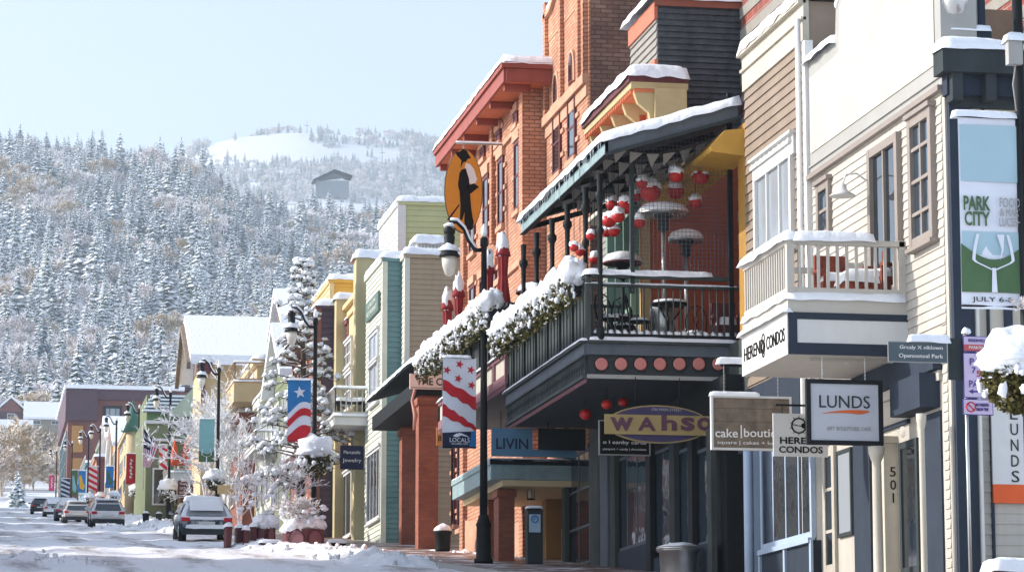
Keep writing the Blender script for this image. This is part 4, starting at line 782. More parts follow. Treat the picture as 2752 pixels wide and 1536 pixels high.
# shopfront under the terrace
WX = 12.85; zsh_ = zs0
M().box(WX + .12, LX + .3, 50.3, 62.2, 1, zsh_, BLACK).build('shopfront_wall', TB)  # black here paints in the deep shade below the terrace
for pa_, pb_, py0, py1, nv, nh, gl in ((1532, 1592, 1215, 1520, 2, 3, MATS_G), (1667, 1745, 1215, 1470, 3, 1, GLB), (1762, 1810, 1205, 1475, 1, 1, GLB), (1828, 1860, 1205, 1475, 1, 1, GLB), (1876, 1912, 1205, 1465, 1, 1, GLB)):
    pxwin(TB, pa_, pb_, py0, py1, WX + .06, WAHL, gl, nv, nh, fw=.06, pr=.055, sill=False, name='shop_window')
for pa_, pb_, mt_ in ((1522, 1530, WAH), (1598, 1622, WAH), (1624, 1645, WAHL), (1652, 1664, WAH), (1748, 1760, BLACK), (1812, 1826, DGREY), (1862, 1874, BLACK), (1914, 1926, WAH)): pxpanel(TB, pa_, pb_, 1150, 1536, WX, mt_, 'pilaster', .1, True)
pxpanel(TB, 1667, 1745, 1470, 1600, WX, NAVY, 'base_panel', .05, True); pxpanel(TB, 1762, 1912, 1478, 1600, WX, NAVY, 'base_panel', .05, True)
# ---------- second (rose) terrace, farther on
T2 = TF + .05; T3 = 68.0; z2 = ZX(1366, 945, TX); z2b = ZX(1366, 1030, TX)
g = thing('rose_balcony', (TX, T2, z2b), 'far terrace with rose framed cream fascia and dark panelled rail', 'balcony')
M().box(TX + .02, TW + .2, T2, T3, z2b + .05, z2 - .02, MATS['shaded_soffit']).build('deck', g)
m = M(); m.wb('X', TX, T2, T3, z2b, z2b + .2, 0, .06, PINKF).wb('X', TX, T2, T3, z2 - .08, z2, 0, .06, PINKF); y = T2
while y < T3: m.wb('X', TX, y, y + .09, z2b + .2, z2 - .08, 0, .06, PINKF); y += 1.35
m.wb('X', TX, T2, T3, z2b + .2, z2 - .08, -.01, .01, CREAM); m.build('fascia', g)
m = M(); y = T2
while y < T3: m.add([(TX - .03, y, z2b), (TX - .03, y + .06, z2b - .13), (TX - .03, y + .12, z2b)], [(0, 1, 2)], PINKF); m.box(TX - .045, TX - .035, y + .03, y + .09, z2b - .09, z2b, PINKF); y += .13
m.build('scalloped_fringe', g); cap(M(), TX - .1, TX, T2, T3, z2, .06, 50, .02, .08).build('ledge_snow', g)
m = M(); m.box(TX + .03, TX + .06, T2, T3, z2, z2 + .98, WAH); y = T2
while y < T3: m.box(TX - .01, TX + .08, y - .03, y + .03, z2, z2 + 1.0, BLACK); y += 1.15
m.bar((TX + .04, T2, z2 + 1), (TX + .04, T3, z2 + 1), .1, .06, WAH); m.build('side_panels', g); m = M(); railing(m, (TX + .04, T2, z2), (TW, T2, z2), 1.0, WAH, .14, .025, .07); m.build('front_railing', g)
# ---------- flower boxes along both rails
def flowerbox(x, y0, y1, z, seed, label, mound=.3):
    g_ = thing('flower_box', (x, (y0 + y1) / 2, z - .25), label, 'flower box', 'snowy flower boxes on the terrace rails'); r_ = random.Random(seed)
    M().box(x - .1, x + .1, y0 + .05, y1 - .05, z - .25, z - .02, BLACK).build('planter_box', g_)
    m = M()
    for _ in range(int(330 * (y1 - y0))):
        a = r_.random() * 2 * PI; rr_ = r_.random() ** .5; c_ = Vector((x - .1 + .26 * rr_ * math.cos(a), r_.uniform(y0 - .05, y1 + .05), z - .12 + .32 * rr_ * math.sin(a)))
        if noise.noise(Vector((c_.y * 1.6, seed, 0))) < -.12 and c_.z < z - .05: continue
        u = Vector((r_.gauss(0, 1), r_.gauss(0, 1), r_.gauss(0, 1))).normalized() * r_.uniform(.025, .055); v = u.cross(Vector((r_.gauss(0, 1), r_.gauss(0, 1), r_.gauss(0, 1)))).normalized() * u.length * .8
        m.add([c_ - u, c_ - v, c_ + u, c_ + v], [(0, 1, 2, 3)], FOLI)
    m.build('foliage', g_); m = M(); n = max(4, int((y1 - y0) / .14))
    for i in range(n * 3):
        y = y0 + (y1 - y0) * r_.random(); m.blob((x - .06 + r_.uniform(-.14, .1), y, z + r_.uniform(.05, .17)), r_.uniform(.13, .21), r_.uniform(.15, .26), r_.uniform(.13, mound), SNOW, seed + i, .5, 10, 7, .2)
    for i in range(n * 3): m.blob((x - .2 + r_.uniform(-.16, .1), r_.uniform(y0, y1), z - .02 + r_.uniform(-.3, .14)), r_.uniform(.02, .05), r_.uniform(.02, .05), r_.uniform(.03, .075), SNOW, i, .6, 6, 4)
    m.build('snow_layer', g_)
for k in range(6): a = TN + .45 + k * 1.33; flowerbox(TX - .02, a, a + 1.25, zrail + .02, 60 + k, 'snow heaped flower box, ' + ('nearest the terrace corner', 'second from the terrace corner', 'third from the terrace corner', 'fourth from the terrace corner', 'fifth from the terrace corner', 'last on the long terrace, beside the rose framed fascia')[k])
for k in range(6): a = T2 + .5 + k * 1.55; flowerbox(TX - .17, a, a + 1.5, z2 + 1.0, 80 + k, 'snow heaped flower box on the far terrace rail, ' + ('nearest, beside the long terrace', 'second along', 'third along', 'fourth along', 'fifth along', 'farthest, above the striped banner')[k], .26)
# closed red umbrellas
for i, (px, pt, pb_, Y) in enumerate(((1202, 779, 905, 67.4), (1233, 742, 880, 65.6), (1314, 677, 800, 62.6), (1352, 628, 810, 60.6))):
    p = onY(px, pt, Y); z0 = z2; H = p.z - z0; r = (18 if i < 3 else 21) * Y / 8000
    u = thing('closed_umbrella', (p.x, Y, z0), 'furled red parasol with snow on top, ' + ('farthest and lowest of four', 'second of four from the far end', 'third of four, behind the snowy flowers', 'tallest and nearest of four')[i], 'umbrella', 'furled red parasols')
    M().tube([(p.x, Y, z0), (p.x, Y, p.z - .1)], .025, BLACK, 6).build('pole', u)
    m = M(); pr = [(.035, H - .05), (r * .55, H - .3), (r * .7, H - .35), (r * .62, H - .5), (r * .5, H - .9), (r * .75, H - 1.3), (r * .9, H - 1.5), (.03, H - 1.45)]; n = 16
    vs = [(p.x + rr_ * (1 + .22 * (j % 2)) * math.cos(2 * PI * j / n), Y + rr_ * (1 + .22 * (j % 2)) * math.sin(2 * PI * j / n), z0 + h_) for rr_, h_ in pr for j in range(n)]
    m.add(vs, [(a * n + j, a * n + (j + 1) % n, (a + 1) * n + (j + 1) % n, (a + 1) * n + j) for a in range(len(pr) - 1) for j in range(n)], RED); m.build('canopy', u)
    m = M(); m.lathe((p.x, Y, z0 + H - .42), [(r * 1.05, -.05), (r * .95, .02), (r * .55, .25), (.03, .45)], RED, 12); m.blob((p.x, Y, z0 + H - .3), r * .85, r * .85, .36, SNOW, i, .5, 10, 8, .3); m.build('snow_cap', u)
# ================================================================== BRICK BUILDING
t = thing('tall_brick_block', (13.3, YX(1580, 400, 13.3), 4), 'tall orange brick block with arched windows and stepped snowy parapet', 'building'); TBk = t
Y0 = YX(1580, 400, 13.3); Y1 = YX(1467, 400, 13.3); X = 13.3; za, zb = ZX(1467, 60, X), ZX(1525, 0, X)
M().add  # noqa
M().box(X, 26, Y0, Y1, 2, za - .6, BRICK).build('wall', t)
m = M(); P = [(Y0, za - .6), (Y1, za - .6), (Y1, za), (Y1 - .9, za + .05), (Y1 - 1.6, za + .35), (Y1 - 2.0, zb + .3), (Y1 - 2.2, zb + 1.2), (Y0, zb + 1.2)]
m.poly(P, 'X', X + .4, .41, BRICK); m.build('gable_parapet', t)
m = M(); pp = P[2:8]
for a, b in zip(pp, pp[1:]): m.bar((X + .18, a[0], a[1] + .06), (X + .18, b[0], b[1] + .06), .56, .12, STONE, (0, 0, 1))
m.build('coping', t); m = M()
for a, b in zip(pp, pp[1:]): m.bar((X + .18, a[0], a[1] + .18), (X + .18, b[0], b[1] + .18), .5, .16, SNOW, (0, 0, 1))
m.build('coping_snow', t)
M().box(X + .06, 26, Y0 - .04, Y0 - .001, 2, za + 3, BRICKD).box(X + .02, X + .06, Y0 - .06, Y0, 2, za + 3, BRICK).build('end_wall', t)
for y in (Y0, YX(1564, 120, X), YX(1517, 170, X), Y1 - .4): M().wb('X', X, y + .02, y + .26, ZX(1540, 245, X), za + .4, 0, .1, BRICK).build('pilaster', t)
m = M(); zl = ZX(1538, 243, X)
m = M(); m.wb('X', X, Y0, Y1, zl - .22, zl, 0, .12, STONE); m.wb('X', X, Y0, Y1, zl - .5, zl - .23, 0, .04, STONE); m.build('belt_course', t)
def archwin(parent, yc, z0, w_, h_, X, ringm):
    n = 10; A = [(yc - w_, z0)] + [(yc - w_ * math.cos(PI * k / n), z0 + h_ - w_ * 1.3 + w_ * 1.3 * math.sin(PI * k / n)) for k in range(n + 1)] + [(yc + w_, z0)]
    B = [(yc + (y - yc) * .62, z0 + (z - z0) * .9) for y, z in A]; f_ = M().poly(A, 'X', X + .02, .08, ringm).build('arched_window', parent); M().poly(B, 'X', X - .05, .025, DKRED).build('sash', f_); M().poly([(yc + (y - yc) * .4, z0 + .05 + (z - z0) * .8) for y, z in A], 'X', X - .07, .012, MATS_G).build('pane', f_)
for px, pt_, pb_ in ((1498, 195, 283), (1540, 135, 226)):
    y = YX(px, (pt_ + pb_) / 2, X); archwin(t, y, ZX(px, pb_, X) + .02, .36, ZX(px, pt_, X) - ZX(px, pb_, X), X, STONE)
QU = []
def sash(parent, px, py0, py1, X, wpx, mid=True):
    yc = YX(px, (py0 + py1) / 2, X); wd = wpx * yc * yc / (8000 * X) / 2; z0, z1 = ZX(px, py1, X), ZX(px, py0, X)
    w_ = window(parent, 'X', X, yc - wd, yc + wd, z0, z1, DKRED, MATS_G, 1, 2, .1, .06, False)
    m = M(); m.wb('X', X, yc - wd - .08, yc + wd + .08, z0 - .12, z0 - .002, 0, .1, STONE); m.wb('X', X, yc - wd - .08, yc + wd + .08, z1 + .002, z1 + .2, 0, .09, STONE)
    k = z0 + .3
    while k < z1: m.wb('X', X, yc - wd - .3, yc - wd - .0, k, k + .1, 0, .045, STONE).wb('X', X, yc + wd, yc + wd + .3, k, k + .1, 0, .045, STONE); k += .55
    m.build('window_surround', parent)
for px, a, b in ((1500, 298, 468), (1540, 258, 428)): sash(t, px, a, b, X, 22)
# red eaved part
X = 12.85; Y1b = YX(1188, 700, X); t = thing('red_eaved_brick', (X, Y1, 4), 'orange brick building with wide red bracketed eave heaped with snow', 'building'); RB = t
ze = ZX(1360, 217, 12.2); zt_ = ZX(1360, 173, 12.2); YE0 = YX(1360, 190, 12.2); YE1 = YX(1176, 421, 12.2); Y1b = YE1 - .6
M().box(X, 26, Y1 + .02, Y1b, 2, ze + .1, BRICK).build('wall', t)
for a_, b_, c_ in ((Y1 + .02, Y1 + .5, 2), (Y1b - .5, Y1b, 2), (Y1 + 4.3, Y1 + 4.6, ze - 3)): M().wb('X', X, a_, b_, c_, ze - .05, 0, .12, BRICK).build('pilaster', t)
m = M(); m.box(12.2, 26, YE0, YE1, ze, ze + .02, ORSOF); m.build('soffit', t)
m = M(); m.box(12.14, 12.2, YE0, YE1, ze - .02, zt_, REDE); m.box(12.2, 26, YE0 - .06, YE0, ze - .02, zt_, REDE); m.box(12.08, 12.139, YE0 - .1, YE1, zt_ - .1, zt_ + .05, REDE); m.box(12.14, 26, YE0 - .12, YE0 - .061, zt_ - .1, zt_ + .05, REDE); m.build('fascia', t)
for k in range(6): y = YE0 + .3 + k * (YE1 - YE0 - .7) / 5; M().box(12.22, X, y, y + .16, ze - .16, ze - .001, REDE).build('bracket', t)
M().box(12.2, 26, YE0, YE1, ze + .03, zt_ - .02, REDE).build('roof', t)
cap(M(), 12.1, 20, YE0 - .08, YE1, zt_ + .05, .22, 70, .05, .13).build('snow_layer', t)
zb = ZX(1389, 345, X); m = M(); m.wb('X', X, Y1 + .52, Y1b - .52, zb - .12, zb, 0, .07, STONE); zb2 = ZX(1330, 760, X); m.wb('X', X, Y1 + .52, Y1b - .52, zb2 - .15, zb2, 0, .08, STONE); m.build('belt_course', t)
for px, a, b in ((1393, 378, 566), (1349, 425, 607), (1309, 472, 645), (1272, 515, 680)): sash(t, px, a, b, X, 15)
for px, a, b in ((1389, 303, 335), (1343, 352, 384), (1300, 398, 428)): sash(t, px, a, b, X, 12)
for px, a, b in ((1300, 745, 900), (1272, 765, 915), (1245, 790, 925), (1330, 720, 880)): sash(t, px, a, b, X, 14)
for px, a, b in ((1238, 1170, 1420), (1222, 1180, 1410)): sash(t, px, a, b, X, 9)
m = M(); slope_box(m, X - .06, X, Y1 + .6, Y1b - .5, 0, .95, STONE); m.build('plinth', t)
# green metal canopy and porch at street level
AX = 11.1; A0, A1 = 63.45, YX(1216, 1290, 11.1); zc_ = ZX(1300, 1246, AX); g = thing('entry_canopy', (AX, A0, gz(A0)), 'flat green copper street canopy on a brick pier, snow on top', 'canopy')
M().box(AX, X + .6, A0, A1, zc_ - .42, zc_, COPPER).build('roof', g); M().box(AX + .25, X + .5, A0 - .005, A1, zc_ - .56, zc_ - .43, paint('cream_ceiling', '#d0bb92', .7, .05, 2)).build('ceiling', g)
m = M(); m.box(AX - .03, X + .6, A0 - .03, A0 - .006, zc_ - .1, zc_ + .02, BLACK); m.box(AX - .03, AX - .001, A0, A1, zc_ - .1, zc_ + .02, COPPER); m.build('gutter', g); cap(M(), AX, X, A0, A1, zc_, .06, 72, .03, .1).build('snow_layer', g)
x0, x1 = XY(1340, 1400, 64), XY(1383, 1400, 64); M().box(x0, x1, 64, 64.6, gz(64) + .1, zc_ - .57, BRICKP).box(x0 - .04, x1 + .04, 63.96, 64.64, zc_ - .75, zc_ - .6, BRICKP).build('pier', g)
x0 = XY(1312, 1400, 66.9); M().box(x0, x0 + .4, 66.9, 67.4, gz(66) + .1, zc_ - .57, BRICKP).build('pier', g)
p = onY(1427, 1325, 64.2); l = thing('hanging_lantern', (p.x, p.y, p.z - .15), 'small dark lantern hanging from the cream porch ceiling', 'lantern'); m = M(); m.lathe((p.x, p.y, p.z - .14), [(.09, 0), (.09, .03)], BLACK, 4).lathe((p.x, p.y, p.z + .12), [(.1, 0), (.02, .08)], BLACK, 4)
for k in range(4): a = k * PI / 2; m.bar((p.x + .08 * math.cos(a), p.y + .08 * math.sin(a), p.z - .13), (p.x + .08 * math.cos(a), p.y + .08 * math.sin(a), p.z + .13), .012, .012, BLACK)
m.tube([(p.x, p.y, p.z + .18), (p.x, p.y, zc_ - .56)], .008, BLACK, 4); m.build('cage', l); M().lathe((p.x, p.y, p.z - .1), [(.05, 0), (.05, .2)], LAMPG, 8).build('glass', l)
m = M(); m.box(12.9, 13.4, 66.5, 67.0, gz(66), zc_ - .57, paint('ochre_wall', '#9a7848', .75, .08, 2)); m.box(13.25, 13.3, 63.7, 66.5, gz(64), gz(66) + .9, STONE); m.build('porch_wall', g)
# ---------- small porch building "THE C..."
TX_ = 11.6; Ya = 79.0; Yb = YX(987, 1083, TX_); zr = ZX(1077, 990, TX_)
g = thing('corner_porch', (TX_, Ya, gz(Ya)), 'porch on two brick piers with dark eave and a pink lettered board', 'porch')
M().box(TX_ + .15, 14.5, Ya + .05, Yb, zr - .95, zr - .55, BLACK).build('beam', g); slab(M(), TX_, 13.0, Ya, Yb, zr - .12, zr + .3, .08, DGREY).build('roof', g)
cap(M(), TX_, 13.0, Ya - .02, Yb, zr - .05, .13, 75, .04, .12, zf=lambda x, y: (x - TX_) * .3).build('snow_layer', g)
m = M(); m.box(TX_ + .1, 12.3, Ya - .02, Ya + .04, zr - .52, zr - .05, paint('dark_board', '#4a4038', .7, .2, 4)); m.build('gable_end', g)
x0, x1 = XY(1100, 1025, Ya), XY(1215, 1025, Ya); zs_a, zs_b = ZY(1100, 1045, Ya), ZY(1100, 1004, Ya)
s = thing('porch_sign', ((x0 + x1) / 2, Ya, zs_a), 'pale pink board with dark western letters on the porch', 'sign'); M().box(x0, x1, Ya - .1, Ya - .04, zs_a, zs_b, paint('pink_board', '#ecd2c2', .7, .06, 4)).box(x0 + .03, x1, Ya - .105, Ya - .1, zs_a + .03, zs_a + .045, INK).build('board', s); lettering('THE C', 'Y', Ya - .1, XY(1152, 1025, Ya), (zs_a + zs_b) / 2, .7, .2, INK, s, keep=.012)
for xa, xb, yy in ((1125, 1178, Ya + .1), (1080, 1122, Yb - 1.2)):
    a, b = XY(xa, 1250, yy), XY(xb, 1250, yy); M().box(a, b, yy, yy + .55, gz(yy) + .05, zr - .951, BRICKP).box(a - .05, b + .05, yy - .05, yy + .6, zr - 1.2, zr - 1.0, BRICKP).build('pier', g)
m = M(); x = XY(1112, 1100, Ya); m.tube([(x, Ya, zr - 1.9), (x + .05, Ya, zr - 1.5), (x - .05, Ya, zr - 1.1), (x + .1, Ya, zr - .55)], [.03, .07, .04, .05], paint('pink_scroll', '#b98374', .7, .1, 4), 6); m.build('scroll_bracket', g)
t_ = thing('street_number_sign', onY(1190, 1195, 78.0), 'small orange wooden number board hanging beside the striped banner', 'sign'); x0, x1 = XY(1172, 1170, 78), XY(1207, 1170, 78); z0, z1 = ZY(1190, 1196, 78), ZY(1190, 1148, 78); M().box(x0, x1, 77.95, 78, z0, z1, OWOOD).build('board', t_); lettering('841', 'Y', 77.95, (x0 + x1) / 2, (z0 + z1) / 2 - .05, .26, .16, INK, t_); M().tube([(x0 + .05, 78, z1), (x0 + .05, 78, z1 + .6)], .01, BLACK, 4).build('hanger', t_)
# ---------- tan box, teal shop, yellow shop
def lapped(m, name, X, Ya, Yb, ztop, endm, stm, label, pitch=.16, x2=24, corner=True, snow=.22):
    t = thing(name, (X, Ya, gz(Ya)), label, 'building'); zg = gz(Ya) - 1
    M().box(X + .01, x2, Ya + .01, Yb, zg, ztop, endm).build('wall', t)
    M().siding('Y', Ya + .01, X + .12, min(x2, X + 4), zg + .8, ztop - .1, pitch, endm, .03).build('end_clapboard', t)
    M().siding('X', X + .01, Ya + .12, Yb, zg + .8, ztop - .1, pitch, stm, .03).build('street_clapboard', t)
    m = M(); m.box(X - .04, X + .12, Ya - .03, Ya + .12, zg, ztop - .02, stm); m.wb('X', X, Ya, Yb, ztop - .15, ztop, 0, .08, stm); m.wb('Y', Ya, X - .04, x2, ztop - .15, ztop, 0, .07, endm); m.build('corner_trim', t)
    if snow: cap(M(), X - .05, min(x2, X + 5), Ya - .04, Yb, ztop, snow, X * Ya % 17, .05, .12).build('snow_layer', t)
    return t
y_t = 89.5; Xt = XY(1090, 900, y_t); zt1 = ZY(1120, 680, y_t); TANB = lapped(None, 'tan_building', Xt, y_t, 90.3, zt1, TAN, PALE, 'tall tan clapboard block beside the teal one')
y_e = 90.4; Xe = XY(1030, 900, y_e); ze1 = ZY(1050, 690, y_e); Yef = YX(983, 1000, Xe)
t = lapped(None, 'teal_building', Xe, y_e, Yef, ze1, TEAL, PALE, 'narrow teal clapboard building with pale street front and green sign', x2=Xe + 3.2)
for a, b, c, d in ((996, 1020, 905, 965), (996, 1020, 985, 1075)): pxwin(t, a, b, c - 12, d + 12, Xe, WHITE, GLC, 2, 1, fw=.1, pr=.08)
pxwin(t, 990, 1025, 1210, 1400, Xe, WHITE, MATS_G, 4, 1, fw=.09, pr=.08, name='shop_window')
s = M(); ya, yb = YX(1024, 820, Xe), YX(991, 820, Xe); s.wb('X', Xe, ya, yb, ZX(1007, 850, Xe), ZX(1007, 800, Xe), .03, .1, paint('sign_green', '#587068', .6, .08, 4)); so_ = solid(s, 'green_wall_sign', 'faded green sign on the pale front of the teal building', 'sign'); lettering('RESTAURANT', 'X', Xe - .1, (ya + yb) / 2, ZX(1007, 835, Xe), (yb - ya) * .8, .14, PALE, so_); lettering('& SALOON', 'X', Xe - .1, (ya + yb) / 2, ZX(1007, 815, Xe), (yb - ya) * .6, .14, PALE, so_)
# light green block and roof kit behind
y_g = 99.0; xg = XY(1073, 600, y_g); t = lapped(None, 'light_green_block', xg, y_g, 104, ZY(1120, 540, y_g), LGRN, WHITE, 'light green clapboard upper block with white corners above the tan building', .2)
M().box(xg - .06, xg + .22, y_g - .05, y_g - .001, 6, ZY(1120, 540, y_g), WHITE).build('corner_board', t)
p = onY(1145, 680, 91); t = thing('roof_vent_unit', (p.x, 91, zt1), 'white rooftop ventilation box heaped with snow', 'roof unit'); M().add([(p.x - .5, 90.6, zt1 + .05), (p.x + .55, 90.6, zt1 + .05), (p.x + .55, 91.6, zt1 + .05), (p.x - .5, 91.6, zt1 + .05), (p.x - .32, 90.7, zt1 + .55), (p.x + .45, 90.7, zt1 + .55), (p.x + .45, 91.5, zt1 + .55), (p.x - .32, 91.5, zt1 + .55)], [(0, 3, 2, 1), (4, 5, 6, 7), (0, 1, 5, 4), (1, 2, 6, 5), (2, 3, 7, 6), (3, 0, 4, 7)], WHITE) if 0 else None
m = M(); m.box(p.x - .35, p.x + .5, 90.6, 91.5, zt1, zt1 + .55, WHITE)
for k in range(7): m.box(p.x - .3 + k * .11, p.x - .25 + k * .11, 90.57, 90.599, zt1 + .08, zt1 + .48, GTRIM)
m.build('housing', t); cap(M(), p.x - .45, p.x + .55, 90.5, 91.6, zt1 + .55, .26, 8, .05, .08).build('snow_layer', t)
y_y = 95.6; Xy = XY(956, 900, y_y); zy1 = ZY(970, 690, y_y); Yyf = YX(895, 1000, Xy)
t = thing('yellow_building', (Xy, y_y, gz(y_y)), 'sunny yellow stucco building with two square piers and white windows', 'building')
M().box(Xy + .35, 24, y_y + .4, Yyf - .1, 4, zy1 - .9, YW).build('wall', t); M().box(Xy, Xy + .9, y_y, y_y + .7, 4, zy1, YW2).box(Xy - .001 + .9, 24, y_y, y_y + .4, 4, zy1 - .3, YW2).build('pier', t)
M().box(Xy, Xy + .7, Yyf - .8, Yyf, 4, ZX(895, 812, Xy), YW2).build('pier', t); cap(M(), Xy, Xy + 1.2, y_y, y_y + .9, zy1, .3, 82, .1, .12).build('snow_layer', t); cap(M(), Xy, Xy + .8, Yyf - .8, Yyf, ZX(895, 812, Xy), .22, 83, .08, .12).build('snow_layer', t)
m = M(); zz = zy1 - .9; m.wb('X', Xy + .35, y_y + .7, Yyf - .8, zz - .1, zz + .05, 0, .15, YW).wb('X', Xy + .35, y_y + .7, Yyf - .8, zz - .45, zz - .38, 0, .08, YW); m.build('cornice', t); M().box(Xy + .36, 22, y_y + .8, y_y + 1.6, zz + .06, zz + .75, paint('bright_red_panel', '#c8321e', .6, .1, 4)).build('red_parapet', t)
for a, b, c, d in ((922, 948, 925, 985), (922, 948, 1010, 1100)): pxwin(t, a, b, c - 5, d + 5, Xy + .35, WHITE, GLC, 2, 2, fw=.1, pr=.08)
pxwin(t, 918, 948, 1270, 1445, Xy + .35, WHITE, MATS_G, 2, 1, fw=.1, pr=.08, name='shop_window')
lapped(None, 'ochre_block', XY(845, 800, 104) + .6, 104.2, 110, ZY(870, 745, 104), paint('deep_ochre', '#d2a040', .7, .08, 2), YW, 'deep ochre block with snowy roof behind the yellow piers', .25)
# plum, brick gable
y_p = 101.6; Xp = XY(853, 1000, y_p); t = lapped(None, 'plum_building', Xp, y_p, YX(836, 1000, Xp), ZY(875, 818, y_p), PUR, MARW, 'dark plum building in shade behind the starred banner lamp', .2, x2=Xp + 2.2)
t = lapped(None, 'maroon_recess', Xp + .9, y_p - 1.4, y_p - .02, ZY(880, 870, y_p), MAR, MAR, 'maroon clapboard recess between the plum and yellow buildings', .16, snow=.1)
for c, d in ((905, 960), (985, 1040)): pxwin(t, 877, 892, c, d, Xp + .9, WHITE, GLC, 1, 2, fw=.09, pr=.08)
Yg0 = YX(836, 1000, Xp) + .1; Xg = Xp + .25; Yg1 = YX(785, 1000, Xg); zg1 = ZX(830, 930, Xg)
t = thing('brick_gable_building', (Xg, Yg0, gz(Yg0)), 'brick street front with brown timber eave behind the snow laden pine', 'building'); M().box(Xg, 24, Yg0, Yg1, 4, zg1, BRICKP).build('wall', t); M().box(Xg - .5, Xg + .3, Yg0 - .1, Yg1, zg1, zg1 + .35, WOOD).build('timber_eave', t); cap(M(), Xg - .5, Xg + 4, Yg0, Yg1, zg1 + .35, .25, 84, .08, .15).build('snow_layer', t)
for k in range(3): sash(t, 826 - k * 16, 985, 1060, Xg, 7)
# balconies along the middle of the street
def mid_balcony(px0, px1, pyr, pyt, pyb, X, label, mat=BEIGE, depth=1.6, sp=.16):
    ya, yb = YX(px0, pyb, X), YX(px1, pyb, X); z0, z1, zr_ = ZX(px0, pyb, X), ZX(px0, pyt, X), ZX(px0, pyr, X)
    g = thing('balcony', (X, ya, z0), label, 'balcony'); M().box(X, X + depth, ya, yb, z0, z1, WHITE if mat is BEIGE else SAND).box(X - .03, X + depth, ya - .03, yb, z1 - .06, z1 + .001, mat).build('deck', g)
    m = M(); railing(m, (X + .04, ya + .04, z1), (X + .04, yb, z1), zr_ - z1, mat, sp, .03, .08); m.build('side_railing', g); m = M(); railing(m, (X + .04, ya + .04, z1), (X + depth, ya + .04, z1), zr_ - z1, mat, sp, .03, .08); m.build('front_railing', g)
    cap(M(), X, X + .1, ya, yb, zr_ + .02, .08, px0, .03, .12).build('rail_snow', g); cap(M(), X, X + depth, ya, ya + .1, zr_ + .02, .08, px1, .03, .12).build('rail_snow', g); cap(M(), X, X + depth, ya, yb, z1, .1, px0 + 1, .04, .2).build('floor_snow', g); return g
bal = mid_balcony(898, 862, 1043, 1115, 1140, 11.35, 'white balcony on the yellow and teal fronts above the small dark sign')
x = 12.0; y = bal.location.y + .9; zb_ = ZX(898, 1115, 11.35); t = thing('picnic_table', (x, y, zb_), 'snow covered bench table on the white balcony', 'table'); M().box(x - .5, x + .5, y - .3, y + .3, zb_ + .5, zb_ + .55, DGREY).build('tabletop', t); cap(M(), x - .5, x + .5, y - .3, y + .3, zb_ + .55, .14, 2, .03, .1).build('snow_layer', t)
for sx in (-.4, .4): M().box(x + sx - .03, x + sx + .03, y - .25, y + .25, zb_, zb_ + .5, DGREY).build('leg', t)
mid_balcony(790, 757, 1105, 1180, 1215, 11.3, 'white balcony partly hidden by the starred banner'); mid_balcony(685, 657, 1158, 1192, 1205, 11.3, 'white balcony with pale soffit beyond the pine', depth=1.4)
g = mid_balcony(628, 607, 975, 1024, 1078, 11.4, 'orange timber roof deck over a beige boxed balcony', OWOOD, 1.3, .9)
# ---------- generic mid/far row, each with its own shape and colour
def rowb(name, px0, px1, pyt, X, endm, stm, label, end=None, roof='flat', wins=(2, 2), ytop2=None, floors=2, snow=.25):
    """px0 near corner, px1 far corner (pixels on plane X) -> real depth range"""
    ya, yb = YX(px0, 1200, X), YX(px1, 1200, X); zt_ = ZX(px0, pyt, X); zg = gz(ya) - .5; x2 = end or X + 14
    t = thing(name, (X, ya, zg), label, 'building'); M().box(X, x2, ya, yb, zg, zt_, stm).box(X + .02, x2, ya - .03, ya - .001, zg, zt_, endm).build('wall', t)
    if roof == 'flat': m = M(); m.wb('X', X, ya, yb, zt_ - .3, zt_ + .03, 0, .2, stm).wb('Y', ya, X - .2, x2, zt_ - .3, zt_ + .03, .031, .2, endm); m.build('cornice', t); cap(M(), X - .2, x2, ya - .2, yb, zt_ + .03, snow, px0, .05, .3).build('snow_layer', t)
    else:
        rh = roof; mid = (ya + yb) / 2; P = [(ya - .4, zt_ - .15), (mid, zt_ + rh), (yb + .4, zt_ - .15), (yb + .4, zt_ + .2), (mid, zt_ + rh + .35), (ya - .4, zt_ + .2)]; M().poly(P, 'X', x2, x2 - X + .5, SNOW).build('snowy_roof', t); M().poly([(ya, zt_), (yb, zt_), (mid, zt_ + rh)], 'X', X + .02, .04, stm).build('gable', t)
    H = zt_ - gz(ya); nf = floors
    for f_ in range(nf):
        z0 = gz(yb) + .9 + f_ * (H - 1) / nf; z1 = z0 + (H / nf) * .52
        for k in range(wins[0]): a = ya + (yb - ya) * (k + .22) / wins[0]; b = ya + (yb - ya) * (k + .78) / wins[0]; window(t, 'X', X, a, b, z0, z1, WHITE, GLC if f_ else MATS_G, 2 if f_ == 0 else 1, 1, .1, .07, False)
    return t
rowb('olive_gable_building', 780, 735, 1010, 12.2, OLIV, OLIV, 'sand coloured gabled front behind the snowy pine', roof=2.2, wins=(2, 2)); rowb('pale_shop', 730, 690, 1040, 12.2, WHITE, PALE, 'pale shop row beyond the pine', wins=(3, 2)); rowb('sand_tower_building', 688, 655, 970, 12.6, SAND, SAND, 'square sand coloured upper storey beside the orange deck', end=15, wins=(1, 2), floors=3)
rowb('rust_building', 650, 622, 1110, 12.0, RUST, RUST, 'rust red timber building under the orange deck', wins=(2, 2)); rowb('cream_shop', 618, 575, 1160, 12.4, CREAM, CREAM, 'cream shop half hidden by the frosted street trees', wins=(3, 2)); rowb('mint_shop', 572, 530, 1175, 12.5, MINT, MINT, 'mint green shop behind the dark snowy car', wins=(3, 2))
rowb('yellow_arcade_building', 526, 492, 1160, 12.6, YW, PEACH, 'yellow arcade front behind the blue green banner', wins=(2, 2)); 
